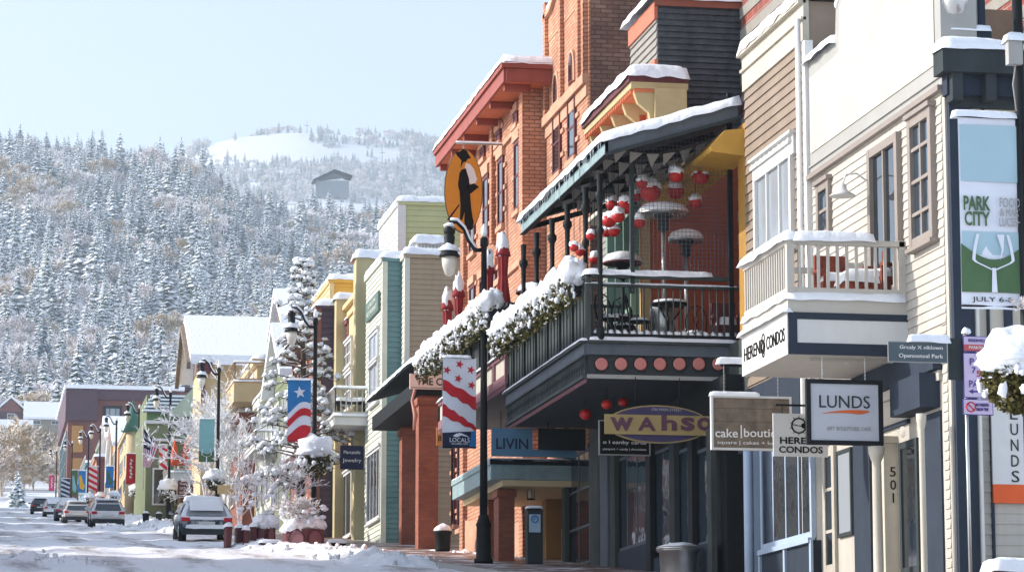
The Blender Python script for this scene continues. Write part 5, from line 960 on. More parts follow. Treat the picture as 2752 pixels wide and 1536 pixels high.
# big snow roofed hall with brown trusses
Yh = 152.0; xl, xr = XY(500, 900, Yh), XY(770, 900, Yh); zr_ = ZY(500, 882, Yh + 4); ze_ = ZY(530, 960, Yh - 3); t = thing('snow_roofed_hall', (xl, Yh, gz(Yh)), 'large hall whose broad snow covered roof slopes toward the street trees', 'building')
M().box(xl + .7, xr, Yh - 2, Yh + 4, gz(Yh) - 1, ze_, SAND).build('wall', t)
m = M(); P = [(Yh - 3.5, ze_ - .4), (Yh + 1.5, zr_ - .3), (Yh + 5, ze_ - .4), (Yh + 5, ze_ + .1), (Yh + 1.5, zr_ + .35), (Yh - 3.5, ze_ + .1)]; m.poly(P, 'X', xr, xr - xl, SNOW); m.build('roof', t); M().poly([(Yh - 2, ze_ - .3), (Yh + 4, ze_ - .3), (Yh + 1.5, zr_ - .5)], 'X', xl + .72, .05, WOOD).build('gable', t)
for k in (0, 1): a = (xl - .1, Yh - 3.6 if k == 0 else Yh + 5, ze_ - .5); M().bar(a, (xl - .1, Yh + 1.5, zr_ - .3), .2, .35, WOOD).build('bargeboard', t)
M().box(xl + .4, xl + 1.1, Yh - 3.6, Yh - 2, ze_ - .7, ze_ - .3, DKRED).box(xl + .65, xl + .85, Yh - 2.3, Yh - 2.05, ze_ - 2.2, ze_ - .7, DKRED).build('corner_bracket', t)
# brown gabled house above the trees
Yq = 128.0; xl = XY(748, 850, Yq); p1, p2 = ZY(748, 780, Yq), ZY(790, 835, Yq); t = thing('timber_house', (xl, Yq, gz(Yq)), 'timber house with steep snowy roof rising left of the pine top', 'building'); M().box(xl + .3, xl + 4, Yq, Yq + 4, gz(Yq), p2 - .6, WOOD).build('wall', t)
M().poly([(Yq - 1, p2 - .7), (Yq + 2.2, p1 + .1), (Yq + 5, p2 - .7), (Yq + 5, p2 - .3), (Yq + 2.2, p1 + .45), (Yq - 1, p2 - .3)], 'X', xl + 5, 5, SNOW).build('roof', t); M().poly([(Yq, p2 - .7), (Yq + 4, p2 - .7), (Yq + 2.2, p1)], 'X', xl + .32, .05, WOOD).build('gable', t)
# green-roofed building + turret umbrella + olive gable
Yo = 176.0; xl, xr = XY(394, 1130, Yo), XY(475, 1130, Yo); t = thing('olive_building', (xl, Yo, gz(Yo)), 'olive green building with striped snowy metal roof above the white balcony', 'building'); zo0, zo1, zo2 = ZY(400, 1185, Yo), ZY(400, 1110, Yo), ZY(400, 1056, Yo + 3)
M().box(xl, xr + 3, Yo, Yo + 12, gz(Yo), zo1, OLIV).build('wall', t); m = M(); m.add([(xl - .3, Yo - .4, zo1), (xr + 3, Yo - .4, zo1), (xr + 3, Yo + 3.5, zo2), (xl + .5, Yo + 3.5, zo2)], [(0, 1, 2, 3)], COPPER); m.box(xl + .2, xr + 3, Yo + 3.5, Yo + 12, zo1, zo2, OLIV); m.build('roof', t)
m = M()
for k in range(5): f_ = (k + .25) / 5; a = (xl - .3 + .8 * f_, Yo - .4 + 3.9 * f_, zo1 + (zo2 - zo1) * f_ + .06); m.bar(a, (xr + 3, a[1], a[2]), .42, .1, SNOW)
m.build('roof_snow', t); m = M(); m.box(xl - .1, xr + 3, Yo - .35, Yo - .01, zo1 - .62, zo1 - .45, WHITE).box(xl - .1, xr + 3, Yo - .35, Yo - .01, zo0 - .0, zo0 + .15, WHITE).box(xl, xr + 3, Yo - .02, Yo - .005, zo1 - .45, zo1, paint('dark_green_band', '#5c7a52', .7, .08, 2)); m.build('white_bands', t)
M().poly([(xr - .6, zo1 - .2), (xr + 1.1, zo2 + .2), (xr + 1.9, zo2 + 1.9), (xr + 2.6, zo2 + 1.9), (xr + 2.6, zo1 - .2)], 'Y', Yo - .5, .2, MINT).build('pale_gable', t)
for k in (0, 1, 2): a = xl + .4 + k * 1.3; window(t, 'Y', Yo, a, a + .8, gz(Yo) + 1.0, gz(Yo) + 3.2, WHITE, MATS_G, 1, 1, .1, .08, False)
Xb = 10.9; mid_balcony(458, 428, 1240, 1268, 1308, Xb + .2, 'white picket balcony behind the big striped flag', BEIGE, 1.6, .2); mid_balcony(385, 372, 1240, 1262, 1270, Xb + .3, 'small white picket balcony between flag and red banner', BEIGE, 1.6, .2)
for i, px in enumerate((470, 500)):
    Yu = 160.0; p = onY(px, 1182, Yu); z0 = p.z - 1.7; u = thing('furled_umbrella', (p.x, Yu, z0), 'furled orange and white parasol above the picket balcony, ' + ('left one', 'right one')[i], 'umbrella'); M().lathe((p.x, Yu, z0), [(.3, .35), (.26, .6), (.12, 1.3), (.03, 1.7)], paint('orange_cloth', '#d8582c', .8, .12, 4), 10).build('canopy', u); M().tube([(p.x, Yu, z0 - .8), (p.x, Yu, z0 + 1.6)], .03, WHITE, 6).build('pole', u)
TYY = 204.0; p = onY(358, 1075, TYY); z0 = ZY(358, 1160, TYY); u = thing('turret', (p.x, TYY, gz(TYY)), 'pointed dark green turret roof dusted with snow', 'turret'); r_ = 29 * TYY / 8000; M().lathe((p.x, TYY, z0), [(r_ * 1.05, 0), (r_ * .5, (p.z - z0) * .5), (.04, (p.z - z0))], paint('pine_green_roof', '#3f6a58', .6, .1, 2), 8).build('roof', u); M().lathe((p.x, TYY, gz(TYY)), [(r_ * .6, 0), (r_ * .6, z0 - gz(TYY))], SAND, 8).build('wall', u)
for k in range(2): a = PI + k * .5; M().bar((p.x + r_ * 1.05 * math.cos(a), TYY + r_ * 1.05 * math.sin(a), z0 + .06), (p.x, TYY, p.z - .3), .16, .06, SNOW).build('snow_streak', u)
# far row
rowb('brown_stone_building', 345, 322, 1150, 11.6, RUST, SAND, 'brown stone building behind the red banner', wins=(2, 2), floors=3); rowb('peach_gable_building', 318, 300, 1195, 11.6, PEACH, PEACH, 'peach gabled front with pointed snowy roof', roof=2.5, wins=(1, 2)); rowb('cream_gable_building', 298, 283, 1180, 11.4, SAND, CREAM, 'cream gabled front with small finial beyond the peach one', roof=2.2, wins=(1, 2)); rowb('green_flat_building', 281, 262, 1165, 12.6, OLIV, MINT, 'low green flat roofed block against the big plum building', wins=(1, 2)); rowb('rose_building', 260, 240, 1225, 11.4, MAR, PEACH, 'rose front beyond the cream gable', wins=(1, 2)); rowb('blue_building', 236, 214, 1240, 11.3, BLUEW, BLUEW, 'dusty blue front near the far end of the street', wins=(1, 2))
rowb('maroon_awning_shop', 430, 385, 1270, 11.8, MAR, MAR, 'low maroon shop below the white picket balconies', wins=(3, 1), floors=1)
rowb('brown_shopfront', 486, 436, 1310, 12.0, RUST, SAND, 'brown shopfront below the furled orange parasols', wins=(3, 1), floors=1)
# big plum building closing the street
Yz = 366.0; xa = XY(180, 1200, Yz); xb_ = XY(470, 1200, Yz); zt_ = ZY(180, 1046, Yz); zm = ZY(180, 1130, Yz); t = thing('plum_block', (xa, Yz, gz(Yz)), 'big plum brown flat roofed building closing the far end of the street', 'building')
M().box(xa + .05, xb_ + 6, Yz, Yz + 34, gz(Yz) - 1, zt_, MARW).build('wall', t); m = M(); m.box(xa - .3, XY(262, 1100, Yz), Yz - .9, Yz + 30, zm, zt_, BROOF); m.box(XY(262, 1100, Yz), xb_, Yz - .6, Yz - .001, ZY(300, 1075, Yz), zt_ + .05, BROOF); m.build('upper_band', t); M().box(xa - .5, xb_ + 1, Yz - 1.2, Yz + 34, zt_ + .06, zt_ + .5, SNOW).build('snow_layer', t)
M().box(XY(392, 1040, Yz), xb_ + 3, Yz + 3, Yz + 20, zt_ + .5, ZY(400, 1030, Yz), BROOF).build('roof_block', t)
for k in range(2): z0 = ZY(200, (1215, 1288)[k], Yz); z1 = ZY(200, (1135, 1222)[k], Yz); M().box(XY(192, 1200, Yz), XY(222, 1200, Yz), Yz - .5, Yz, z0, z1 - .4, OWOOD).build('timber_bay', t)
window(t, 'Y', Yz, XY(278, 1100, Yz), XY(328, 1100, Yz), ZY(300, 1145, Yz), ZY(300, 1090, Yz), DGREY, GLC, 3, 1, .3, .2, False); window(t, 'Y', Yz, XY(284, 1100, Yz), XY(322, 1100, Yz), ZY(300, 1185, Yz - .1), ZY(300, 1147, Yz), DGREY, GLB, 2, 1, .3, .2, False); window(t, 'X', xa + .05, Yz + 2, Yz + 24, gz(Yz) + 2, zm - 1, COPPER, GLB, 5, 4, .3, .2, False)
# ---------- buildings on the other side of the street (out of frame to the left; they shade and are mirrored in the shop glass)
for i, (ya, yb, h_, mt_, lab) in enumerate(((54, 71.5, 12.2, BRICKP, 'brick building facing the terrace from the left side of the street'), (87, 101, 9.5, BLUEW, 'blue clapboard building on the left side of the street'), (104, 118, 8.5, CREAM, 'cream building on the left side of the street'), (126, 152, 9.0, RUST, 'rust red building on the left side of the street'), (160, 190, 9, SAND, 'sand coloured building on the left side of the street'), (200, 260, 9, MAR, 'maroon building on the left side of the street'), (275, 340, 9, MINT, 'mint building far along the left side of the street'))):
    t = thing('opposite_building', (-6, ya, gz(ya)), lab, 'building'); zt_ = gz((ya + yb) / 2) + h_; M().box(-16, -6, ya, yb, gz(ya) - .5, zt_, mt_).build('wall', t); cap(M(), -16, -6, ya, yb, zt_, .3, i, .1, .6).build('snow_layer', t)
    for f_ in range(2):
        for k in range(4):
            a = ya + (yb - ya) * (k + .2) / 4; b = ya + (yb - ya) * (k + .8) / 4; z0 = gz(b) + 1 + f_ * 3.6; m = M(); m.box(-6.0, -5.92, a, b, z0, z0 + 2.2, WHITE); w_ = m.build('window', t); M().box(-5.95, -5.9, a + .1, b - .1, z0 + .1, z0 + 2.1, GLB).build('pane', w_)
# ================================================================== STREET LAMPS, BANNERS, BASKETS
LXX = 10.3
def lamp_build(Y, H=6.75, X=LXX, label='', basket=True):
    z = gz(Y) + .16; t = thing('street_lamp', (X, Y, z), label, 'street lamp', 'black street lamps along the kerb'); m = M()
    M().lathe((X, Y, z), [(.2, 0), (.2, .08), (.16, .12), (.15, .75), (.17, .8), (.13, .88), (.1, 1.0)], BLACK, 14).build('base', t)
    M().lathe((X, Y, z), [(.085, .95), (.075, 3), (.06, H - .1), (.085, H - .08), (.085, H + .08), (.05, H + .12)], BLACK, 12).build('pole', t)
    M().lathe((X, Y, z + H + .12), [(.03, 0), (.07, .08), (.06, .18), (.015, .28)], SNOW, 10).build('finial', t)
    zz = z + H; c = [(X, Y, zz - .15), (X - .18, Y, zz - .17), (X - .32, Y, zz + .02), (X - .42, Y, zz + .26), (X - .58, Y, zz + .42), (X - .72, Y, zz + .42), (X - .74, Y, zz + .3)]
    M().tube(c, [.05, .05, .045, .04, .04, .045, .05], BLACK, 8).build('arm', t)
    s = M(); cc = [(a, b, c_ + .055) for a, b, c_ in c[1:6]]; s.tube(cc, [.05, .045, .04, .045, .04], SNOW, 6); s.build('arm_snow', t)
    hx = X - .74; h = zz + .3
    M().lathe((hx, Y, h), [(.05, 0), (.13, -.04), (.12, -.12), (.09, -.16), (.12, -.2), (.1, -.42), (.16, -.5), (.22, -.6), (.22, -.63), (.1, -.62)][::-1], BLACK, 16).build('lamp_head', t)
    M().lathe((hx, Y, h - .63), [(.0, -.42), (.09, -.38), (.15, -.2), (.17, 0)], LAMPG, 16).build('lamp_shade', t)
    m = M(); m.blob((hx, Y, h - .5), .22, .22, .17, SNOW, Y, .3, 12, 8, .9); m.blob((hx, Y, h + .02), .13, .13, .09, SNOW, 2, .3, 8, 5, .9); m.build('lamp_snow', t)
    return t
def basket(parent, x, y, z, r, seed, leaves=900):
    r_ = random.Random(seed); g = thing('hanging_basket', (x, y, z - r), parent, 'flower basket', 'snow topped flower baskets on the lamps'); m = M()
    for _ in range(leaves):
        d = Vector((r_.gauss(0, 1), r_.gauss(0, 1), r_.gauss(-.5, .8))).normalized() * r * r_.uniform(.6, .98); d.z *= 1.1 if d.z < 0 else .5; c_ = Vector((x, y, z - .15 * r)) + d
        u = Vector((r_.gauss(0, 1), r_.gauss(0, 1), r_.gauss(0, 1))).normalized() * r * r_.uniform(.05, .11); v = u.cross(Vector((r_.gauss(0, 1), r_.gauss(0, 1), r_.gauss(0, 1)))).normalized() * u.length * .8
        m.add([c_ - u, c_ - v, c_ + u, c_ + v], [(0, 1, 2, 3)], FOLI)
    m.build('foliage', g); M().blob((x, y, z - .08 * r), r * .72, r * .72, r * .5, BARK, seed, .2, 10, 7).build('liner', g)
    m = M(); m.blob((x, y, z + r * .12), r * 1.06, r * 1.06, r * .92, SNOW, seed, .4, 22, 14, .62)
    for k in range(60): a = r_.random() * 6.28; q = r_.uniform(.75, 1.02) * r; m.blob((x + q * math.cos(a), y + q * math.sin(a), z + r * r_.uniform(-.75, .25)), r * r_.uniform(.04, .15), r * r_.uniform(.04, .15), r * r_.uniform(.05, .22), SNOW, k, .6, 7, 5)
    m.build('snow_cap', g); return g
def banner_frame(px0, px1, py0, py1, Y, X=LXX):
    return XY(px0, py0, Y), XY(px1, py0, Y), ZY(px0, py1, Y), ZY(px0, py0, Y)
def cloth(x0, x1, z0, z1, Y, mat, seed=0, amp=.02):
    m = M(); nx, nz = 10, 24
    m.add([(x0 + (x1 - x0) * i / nx, Y + wave(i / nx, j / nz, seed, amp), z0 + (z1 - z0) * j / nz) for j in range(nz + 1) for i in range(nx + 1)], [(j * 11 + i, j * 11 + i + 1, (j + 1) * 11 + i + 1, (j + 1) * 11 + i) for j in range(nz) for i in range(nx)], mat, True); return m
def wave(u, v, seed, amp): return amp * math.sin(u * 5 + v * 3 + seed) * (1 - v * .6)
def patch(m, pts, f, Y, mat, seed=0, amp=.02, off=.014):
    """flat coloured shape (u,v) on the cloth, following its waves"""
    x0, x1, z0, z1 = f; m.add([(x0 + (x1 - x0) * u, Y + wave(u, v, seed, amp) - off, z0 + (z1 - z0) * v) for u, v in pts], [tuple(range(len(pts)))], mat)
def strip(m, fn0, fn1, f, Y, mat, seed, amp, off=.014, n=12):
    for k in range(n): a, b = k / n, (k + 1) / n; patch(m, [(a, fn0(a)), (b, fn0(b)), (b, fn1(b)), (a, fn1(a))], f, Y, mat, seed, amp, off)
def star(cu, cv, r, asp, rot=0): return [(cu + r * (1 if k % 2 == 0 else .42) * math.sin(k * PI / 5 + rot), cv + r * asp * (1 if k % 2 == 0 else .42) * math.cos(k * PI / 5 + rot)) for k in range(10)]
CW = paint('banner_white', '#dcdfe8', .75, .05, 5); CR_ = paint('banner_red', '#c0202c', .75, .12, 6); CB = paint('banner_blue', '#2c78b4', .75, .1, 6); CN = paint('banner_navy', '#1e2440', .75, .1, 6); CT = paint('banner_sky', '#a3bfc8', .75, .05, 2); CG = paint('banner_green', '#4a6644', .75, .12, 4); CTQ = paint('banner_turquoise', '#7fb0b4', .75, .08, 4); CP = paint('banner_pink', '#c8486a', .75, .1, 5); CY = paint('banner_yellow', '#e0ac30', .75, .1, 5)
def arms(parent, x0, z0, z1, Y, X):
    m = M(); m.tube([(X, Y, z1), (x0, Y, z1)], .014, BLACK, 6).tube([(X, Y, z0 + .03), (x0, Y, z0 + .03)], .012, BLACK, 6); m.build('banner_rods', parent); cap(M(), x0, X - .08, Y - .02, Y + .02, z1 + .005, .06, X + Y, .02, .05).build('rod_snow', parent)
lampYs = {}
for px, pyb in ((1300, 1536), (842, 1463), (582, 1431), (452, 1410), (369, 1400), (308, 1390), (265, 1385), (234, 1380), (190, 1375), (149, 1372)): lampYs[px] = YX(px, pyb, LXX)
lampYs[1300] = YX(1300, 1200, 10.52)
names = {1300: 'nearest whole black lamp, base beside the brick porch', 842: 'black lamp in front of the plum building, by the starred banner', 582: 'black lamp beyond the dark snowy car, with turquoise banner', 452: 'black lamp beside the big striped flag', 369: 'black lamp carrying the narrow red banner', 308: 'black lamp carrying the blue map banner', 265: 'black lamp carrying the red striped banner', 234: 'black lamp with the blue and yellow banner', 190: 'black lamp with the navy wave banner', 149: 'farthest black lamp, with the pink banner'}
LP = {}
base_l = None
for px, Y in lampYs.items():
    if base_l is None: base_l = lamp_build(Y, X=10.52, label=names[px]); base_l['group'] = 'black street lamps along the kerb'; LP[px] = base_l
    else: LP[px] = dup(base_l, (LXX, Y, gz(Y) + .16), label=names[px])

# baskets
for i, (px, cx, cy, r, lab) in enumerate(((842, 846, 1222, 50, 'big snow topped flower basket under the starred banner'), (582, 577, 1288, 27, 'snow topped flower basket under the turquoise banner'), (452, 452, 1315, 27, 'snow topped flower basket beside the striped flag'), (369, 367, 1318, 19, 'snow topped flower basket under the red banner'), (308, 308, 1332, 14, 'small snowy basket under the blue map banner'), (265, 270, 1334, 13, 'small snowy basket under the red striped banner'), (234, 240, 1336, 12, 'small rosy basket under the blue and yellow banner'))):
    Y = lampYs[px]; basket(lab, XY(cx, cy, Y), Y - .12, ZY(cx, cy, Y), r * Y / 8000, 300 + i, 900 if i < 3 else 300)
# 1 stars-and-stripes style festival banner
Y = lampYs[1300] - .12; f = banner_frame(1190, 1280, 960, 1203, Y); b = thing('striped_banner', (f[0], Y, f[2]), 'red and white banner of stars and slanting stripes with navy foot, nearest lamp', 'banner'); sd, am = 1.3, .035
cloth(*f, Y, CW, sd, am).build('cloth', b); m = M()
for cu, cv in ((.5, .93), (.12, .86), (.84, .87), (.46, .77), (.86, .70)): patch(m, star(cu, cv, .13, .38, .3), f, Y, CR_, sd, am)
strip(m, lambda u: .634 - .21 * u + .012 * math.sin(u * 19), lambda u: .757 - .19 * u + .01 * math.sin(u * 13), f, Y, CR_, sd, am); strip(m, lambda u: .353 - .16 * u + .01 * math.sin(u * 17), lambda u: .49 - .25 * u + .01 * math.sin(u * 23), f, Y, CR_, sd, am); m.build('stars_and_stripes', b)
m = M(); strip(m, lambda u: 0.0, lambda u: .17 + .02 * u, f, Y, CN, sd, am, .018); patch(m, [(.78, .02), (1, .02), (1, .2), (.86, .19)], f, Y, CB, sd, am, .024)
patch(m, [(.3, .135), (.4, .16), (.52, .168), (.68, .145), (.8, .12), (.55, .14), (.42, .12)], f, Y, CW, sd, am, .028); m.build('navy_foot', b)
lettering('LOCALS', 'Y', Y - .05, (f[0] + f[1]) / 2, f[2] + .17, .42, .09, CW, b); lettering('FOR A FRIENDLY TOWN', 'Y', Y - .05, (f[0] + f[1]) / 2, f[2] + .09, .34, .035, CW, b); arms(b, f[0], f[2], f[3], Y, LXX)
# 2 star banner
Y = lampYs[842] - .12; f = banner_frame(774, 836, 1020, 1186, Y); b = thing('starred_banner', (f[0], Y, f[2]), 'blue banner with one white star over wavy red and white stripes', 'banner'); sd, am = .5, .02
cloth(*f, Y, CB, sd, am).build('cloth', b); m = M(); patch(m, star(.52, .80, .27, .38, -.15), f, Y, CW, sd, am)
wv = lambda u: .07 * math.sin(u * 4.0 - .9) + .12 * u
strip(m, lambda u: 0, lambda u: .50 + wv(u), f, Y, CW, sd, am); strip(m, lambda u: .28 + wv(u), lambda u: .40 + wv(u), f, Y, CR_, sd, am, .024); strip(m, lambda u: 0.0, lambda u: .12 + wv(u) * .9 + .02, f, Y, CR_, sd, am, .024); m.build('star_and_waves', b); arms(b, f[0], f[2], f[3], Y, LXX)
def wine_banner(px0, px1, py0, py1, Y, label, big=False, X=LXX):
    f = banner_frame(px0, px1, py0, py1, Y); b = thing('festival_banner', (f[0], Y, f[2]), label, 'banner'); sd, am = 2.0, .02 * (.6 if big else 1)
    cloth(*f, Y, CW if big else CTQ, sd, am).build('cloth', b); m = M(); n = 14
    if big:
        patch(m, [(.02, .66), (.98, .66), (.98, .955), (.02, .955)], f, Y, CT, sd, am); patch(m, [(.02, .28), (.98, .28), (.98, .40), (.02, .40)], f, Y, CT, sd, am)
        strip(m, lambda u: .085, lambda u: .335 - .10 * math.sin(u * PI) * .8, f, Y, CG, sd, am, .020)
    else: strip(m, lambda u: 0, lambda u: .26 - .08 * math.sin(u * PI), f, Y, CG, sd, am, .020)
    m.build('printed_fields', b)
    m = M(); k0 = .085 if big else .0; top = .385 if big else .30; bw = .34; hb = (top - k0)
    L = [(.5 - bw * (.72 + .28 * math.sin(PI * t_ * .5 + .2)) * (1 if t_ < .75 else (1 - t_) * 4 * .9 + .1), top - hb * .62 * t_) for t_ in [i / n for i in range(n + 1)]]
    for (a, b_), (c_, d_) in zip(L, L[1:]):
        patch(m, [(a, b_), (a + .05, b_), (c_ + .05, d_), (c_, d_)], f, Y, CW, sd, am, .027); patch(m, [(1 - a - .05, b_), (1 - a, b_), (1 - c_, d_), (1 - c_ - .05, d_)], f, Y, CW, sd, am, .027)
    patch(m, [(.455, k0), (.545, k0), (.53, top - hb * .58), (.47, top - hb * .58)], f, Y, CW, sd, am, .03)
    if big: patch(m, [(.56, .385), (.68, .385), (.66, .30), (.60, .25), (.63, .31)], f, Y, CW, sd, am, .03)
    m.build('wine_glass', b); arms(b, f[0], f[2], f[3], Y, X); return b, f
b, f = wine_banner(536, 577, 1125, 1240, lampYs[582] - .12, 'turquoise banner with white glass on a green foot, lamp beyond the dark car')
# far banners
def small_banner(px0, px1, py0, py1, lp, mats_, label, kind='v'):
    Y = lampYs[lp] - .12; f = banner_frame(px0, px1, py0, py1, Y); b = thing('small_banner', (f[0], Y, f[2]), label, 'banner'); cloth(*f, Y, mats_[0], px0, .03).build('cloth', b); m = M()
    if kind == 'v':
        for k in range(6): patch(m, [(.35 + .15 * (k % 2), .2 + k * .11), (.6 + .15 * (k % 2), .2 + k * .11), (.55, .28 + k * .11), (.4, .28 + k * .11)], f, Y, mats_[1], px0, .03)
    elif kind == 's':
        for k in range(4): strip(m, lambda u, k=k: .1 + k * .24 - .18 * u + .05, lambda u, k=k: .22 + k * .24 - .18 * u + .05, f, Y, mats_[1], px0, .03)
    elif kind == 'm': patch(m, [(.1, .75), (.4, .8), (.6, .5), (.9, .3), (.7, .1), (.2, .2)], f, Y, mats_[1], px0, .03)
    m.build('print', b); arms(b, f[0], f[2], f[3], Y, LXX)
small_banner(340, 365, 1218, 1300, 369, (CR_, CW), 'narrow red banner with white curling letters'); small_banner(285, 306, 1252, 1310, 308, (CB, CG), 'blue banner with a green map shape', 'm'); small_banner(239, 262, 1252, 1318, 265, (CW, CR_), 'white banner with slanting red stripes, far lamp', 's')
small_banner(211, 231, 1264, 1322, 234, (CB, CY), 'blue and yellow banner far down the street', 'm'); small_banner(165, 188, 1285, 1335, 190, (CN, CW), 'navy banner with pale wave far down the street', 's'); small_banner(193, 209, 1262, 1330, 234, (CG, CTQ), 'tall green banner next to the blue and yellow one', 'm'); small_banner(132, 147, 1275, 1318, 149, (CP, CW), 'pink banner on the farthest lamp')
# american flag on staff
Y = 146.0; p0, p1, p2, p3 = onY(385, 1152, Y), onY(430, 1205, Y), onY(405, 1255, Y), onY(387, 1235, Y)
fl = thing('flag', (onY(388, 1240, Y).x, Y, onY(388, 1240, Y).z), 'stars and stripes flag drooping from a slanted staff beside the lamp', 'flag'); Am, Bm, Cm, Dm = onY(386, 1150, Y), onY(427, 1193, Y), onY(410, 1225, Y), onY(386, 1262, Y)
A_, B_, C_, D_ = onY(386, 1150, Y), onY(428, 1200, Y), onY(404, 1256, Y), onY(386, 1254, Y); m = M(); n = 13
for k in range(n):
    a, b_ = k / n, (k + 1) / n; m.add([A_.lerp(D_, 0) .lerp(B_, a), A_.lerp(B_, b_), D_.lerp(C_, b_), D_.lerp(C_, a)], [(0, 1, 2, 3)], CR_ if k % 2 == 0 else CW)
m.build('stripes', fl); q = M(); q.add([(v.x, v.y - .01, v.z) for v in (A_, A_.lerp(B_, .55), A_.lerp(B_, .55).lerp(D_.lerp(C_, .55), .42), A_.lerp(D_, .5))], [(0, 1, 2, 3)], CN); q.build('canton', fl); M().tube([(A_.x - .05, Y, A_.z + .2), (A_.x + .1, Y + 1, D_.z - 1.0)], .03, WHITE, 6).build('staff', fl)
Y = lampYs[452] - .12; f = banner_frame(428, 450, 1195, 1260, Y); b = thing('striped_banner', (f[0], Y, f[2]), 'red and white slanting stripe banner behind the stars and stripes flag', 'banner'); cloth(*f, Y, CW, 3, .03).build('cloth', b); m = M()
for k in range(3): strip(m, lambda u, k=k: .1 + k * .36 - .25 * u + .1, lambda u, k=k: .27 + k * .36 - .25 * u + .1, f, Y, CR_, 3, .03)
m.build('print', b); arms(b, f[0], f[2], f[3], Y, LXX)
# ---------- nearest lamp at right edge (pole, globe, big banner, box, basket)
YN = 28.6; XN = XY(2752, 700, YN); t = thing('street_lamp', (XN, YN, gz(YN)), 'black lamp post cut by the right edge, carrying the tall wine banner', 'street lamp')
M().tube([(XN, YN, gz(YN)), (XN, YN, ZY(2752, 0, YN) + .4)], .055, BLACK, 12).build('pole', t); p = onY(2567, 5, YN)
M().lathe((p.x, YN, p.z - .14), [(.0, 0), (.08, .02), (.13, .12), (.14, .25), (.1, .33)], STEEL, 20).build('lamp_shade', t); M().tube([(XN, YN, p.z + .3), (XN - .2, YN, p.z + .5), (p.x, YN, p.z + .55), (p.x, YN, p.z + .2)], .03, BLACK, 8).build('arm', t)
x0, x1 = XY(2700, 145, YN), XY(2738, 145, YN); M().box(x0, x1, YN - .12, YN - .02, ZY(2700, 178, YN), ZY(2700, 112, YN), GTRIM).build('junction_box', t); cap(M(), x0, x1 + .04, YN - .13, YN + .05, ZY(2700, 112, YN), .09, 4, .02, .04).build('box_snow', t)
M().tube([(x0 + .08, YN - .1, ZY(2700, 178, YN)), (x0 + .05, YN - .08, ZY(2700, 230, YN)), (x0 + .09, YN - .05, ZY(2700, 300, YN))], .008, GTRIM, 5).build('cable', t)
b, f = wine_banner(2573, 2742, 312, 828, YN, 'tall sky blue and white banner with green lettering and a wine glass', True, XN)
W_ = f[1] - f[0]; Hh = f[3] - f[2]; uv = lambda u, v: (f[0] + W_ * u, f[2] + Hh * v)
for tx, u, v, ww, hh, mt_, ke in (('PARK', .26, .545, .42, .075, CG, .02), ('CITY', .26, .465, .40, .075, CG, .02), ('FOOD', .78, .553, .32, .05, GTRIM, False), ('& MART', .80, .502, .36, .04, GTRIM, False), ('LUCSSH', .78, .452, .34, .045, GTRIM, False), ('JULY 6-8, P', .56, .045, .82, .032, DGREY, False)):
    a, c_ = uv(u, v); lettering(tx, 'Y', YN - .022, a, c_, W_ * ww, Hh * hh, mt_, b, keep=ke)
cap(M(), XY(2560, 312, YN), XN - .05, YN - .025, YN + .03, ZY(2650, 316, YN), .07, 9, .02, .03).build('rod_snow', b)
basket('big snow heaped flower basket at the right edge below the wine banner', XY(2738, 1000, YN - .3), YN - .3, ZY(2738, 1000, YN), 108 * YN / 8000, 411, 2600)
m = M(); p = onY(2752, 760, YN - .2); rr = random.Random(4)
branchy(m, onY(2790, 870, YN - .2), Vector((-.5, 0, .8)).normalized(), .14, .012, 3, rr, FROST, 8, .5, .2, .05); solid(m, 'snowy_twig', 'snow covered twig at the right edge above the flower basket', 'twig')
# sign post with street name and parking plates
YS = 33.0; XS_ = XY(2600, 1200, YS); t = thing('sign_post', (XS_, YS, gz(YS)), 'thin post with dark street name plate and purple parking plates', 'sign post'); M().tube([(XS_, YS, gz(YS)), (XS_, YS, ZY(2600, 890, YS))], .022, STEEL, 8).build('post', t)
def plate(px0, px1, py0, py1, mat, nm, Y=YS - .03, th=.01, rim=None):
    x0, x1, z0, z1 = XY(px0, py0, Y), XY(px1, py0, Y), ZY(px0, py1, Y), ZY(px0, py0, Y); m = M()
    if rim: m.box(x0, x1, Y - th, Y, z0, z1, rim); m.box(x0 + .01, x1 - .01, Y - th - .003, Y - th, z0 + .01, z1 - .01, mat)
    else: m.box(x0, x1, Y - th, Y, z0, z1, mat)
    return m.build(nm, t), (x0 + x1) / 2, (z0 + z1) / 2, x1 - x0, z1 - z0
SLT = paint('slate_plate', '#49565c', .5, .06, 4); LIL = paint('lilac_plate', '#c8b8d4', .5, .05, 4); PRP = paint('purple_ink', '#4a3c86', .6, .05, 4); RPL = paint('red_plate', '#c05058', .5, .06, 4)
o, cx, cz, w_, h_ = plate(2385, 2545, 916, 972, SLT, 'name_plate', rim=GTRIM); lettering('Grcaly X nlklown', 'Y', YS - .043, cx + .04, cz + .05, w_ * .72, .055, PAPER, t); lettering('Openootoal Park', 'Y', YS - .043, cx + .035, cz - .05, w_ * .74, .06, PAPER, t)
plate(2546, 2592, 908, 1020, DGREY, 'bracket', Y=YS); cap(M(), XY(2440, 916, YS), XY(2548, 916, YS), YS - .06, YS + .0, ZY(2440, 916, YS), .09, 5, .02, .03).build('plate_snow', t)
o, cx, cz, w_, h_ = plate(2587, 2668, 902, 944, LIL, 'parking_plate', rim=PRP); lettering('RESERVED', 'Y', YS - .043, cx - .02, cz + .04, .2, .035, PRP, t); plate(2591, 2660, 925, 941, RPL, 'red_strip', Y=YS - .045); lettering('PARKING', 'Y', YS - .055, cx - .02, cz - .045, .2, .035, PAPER, t)
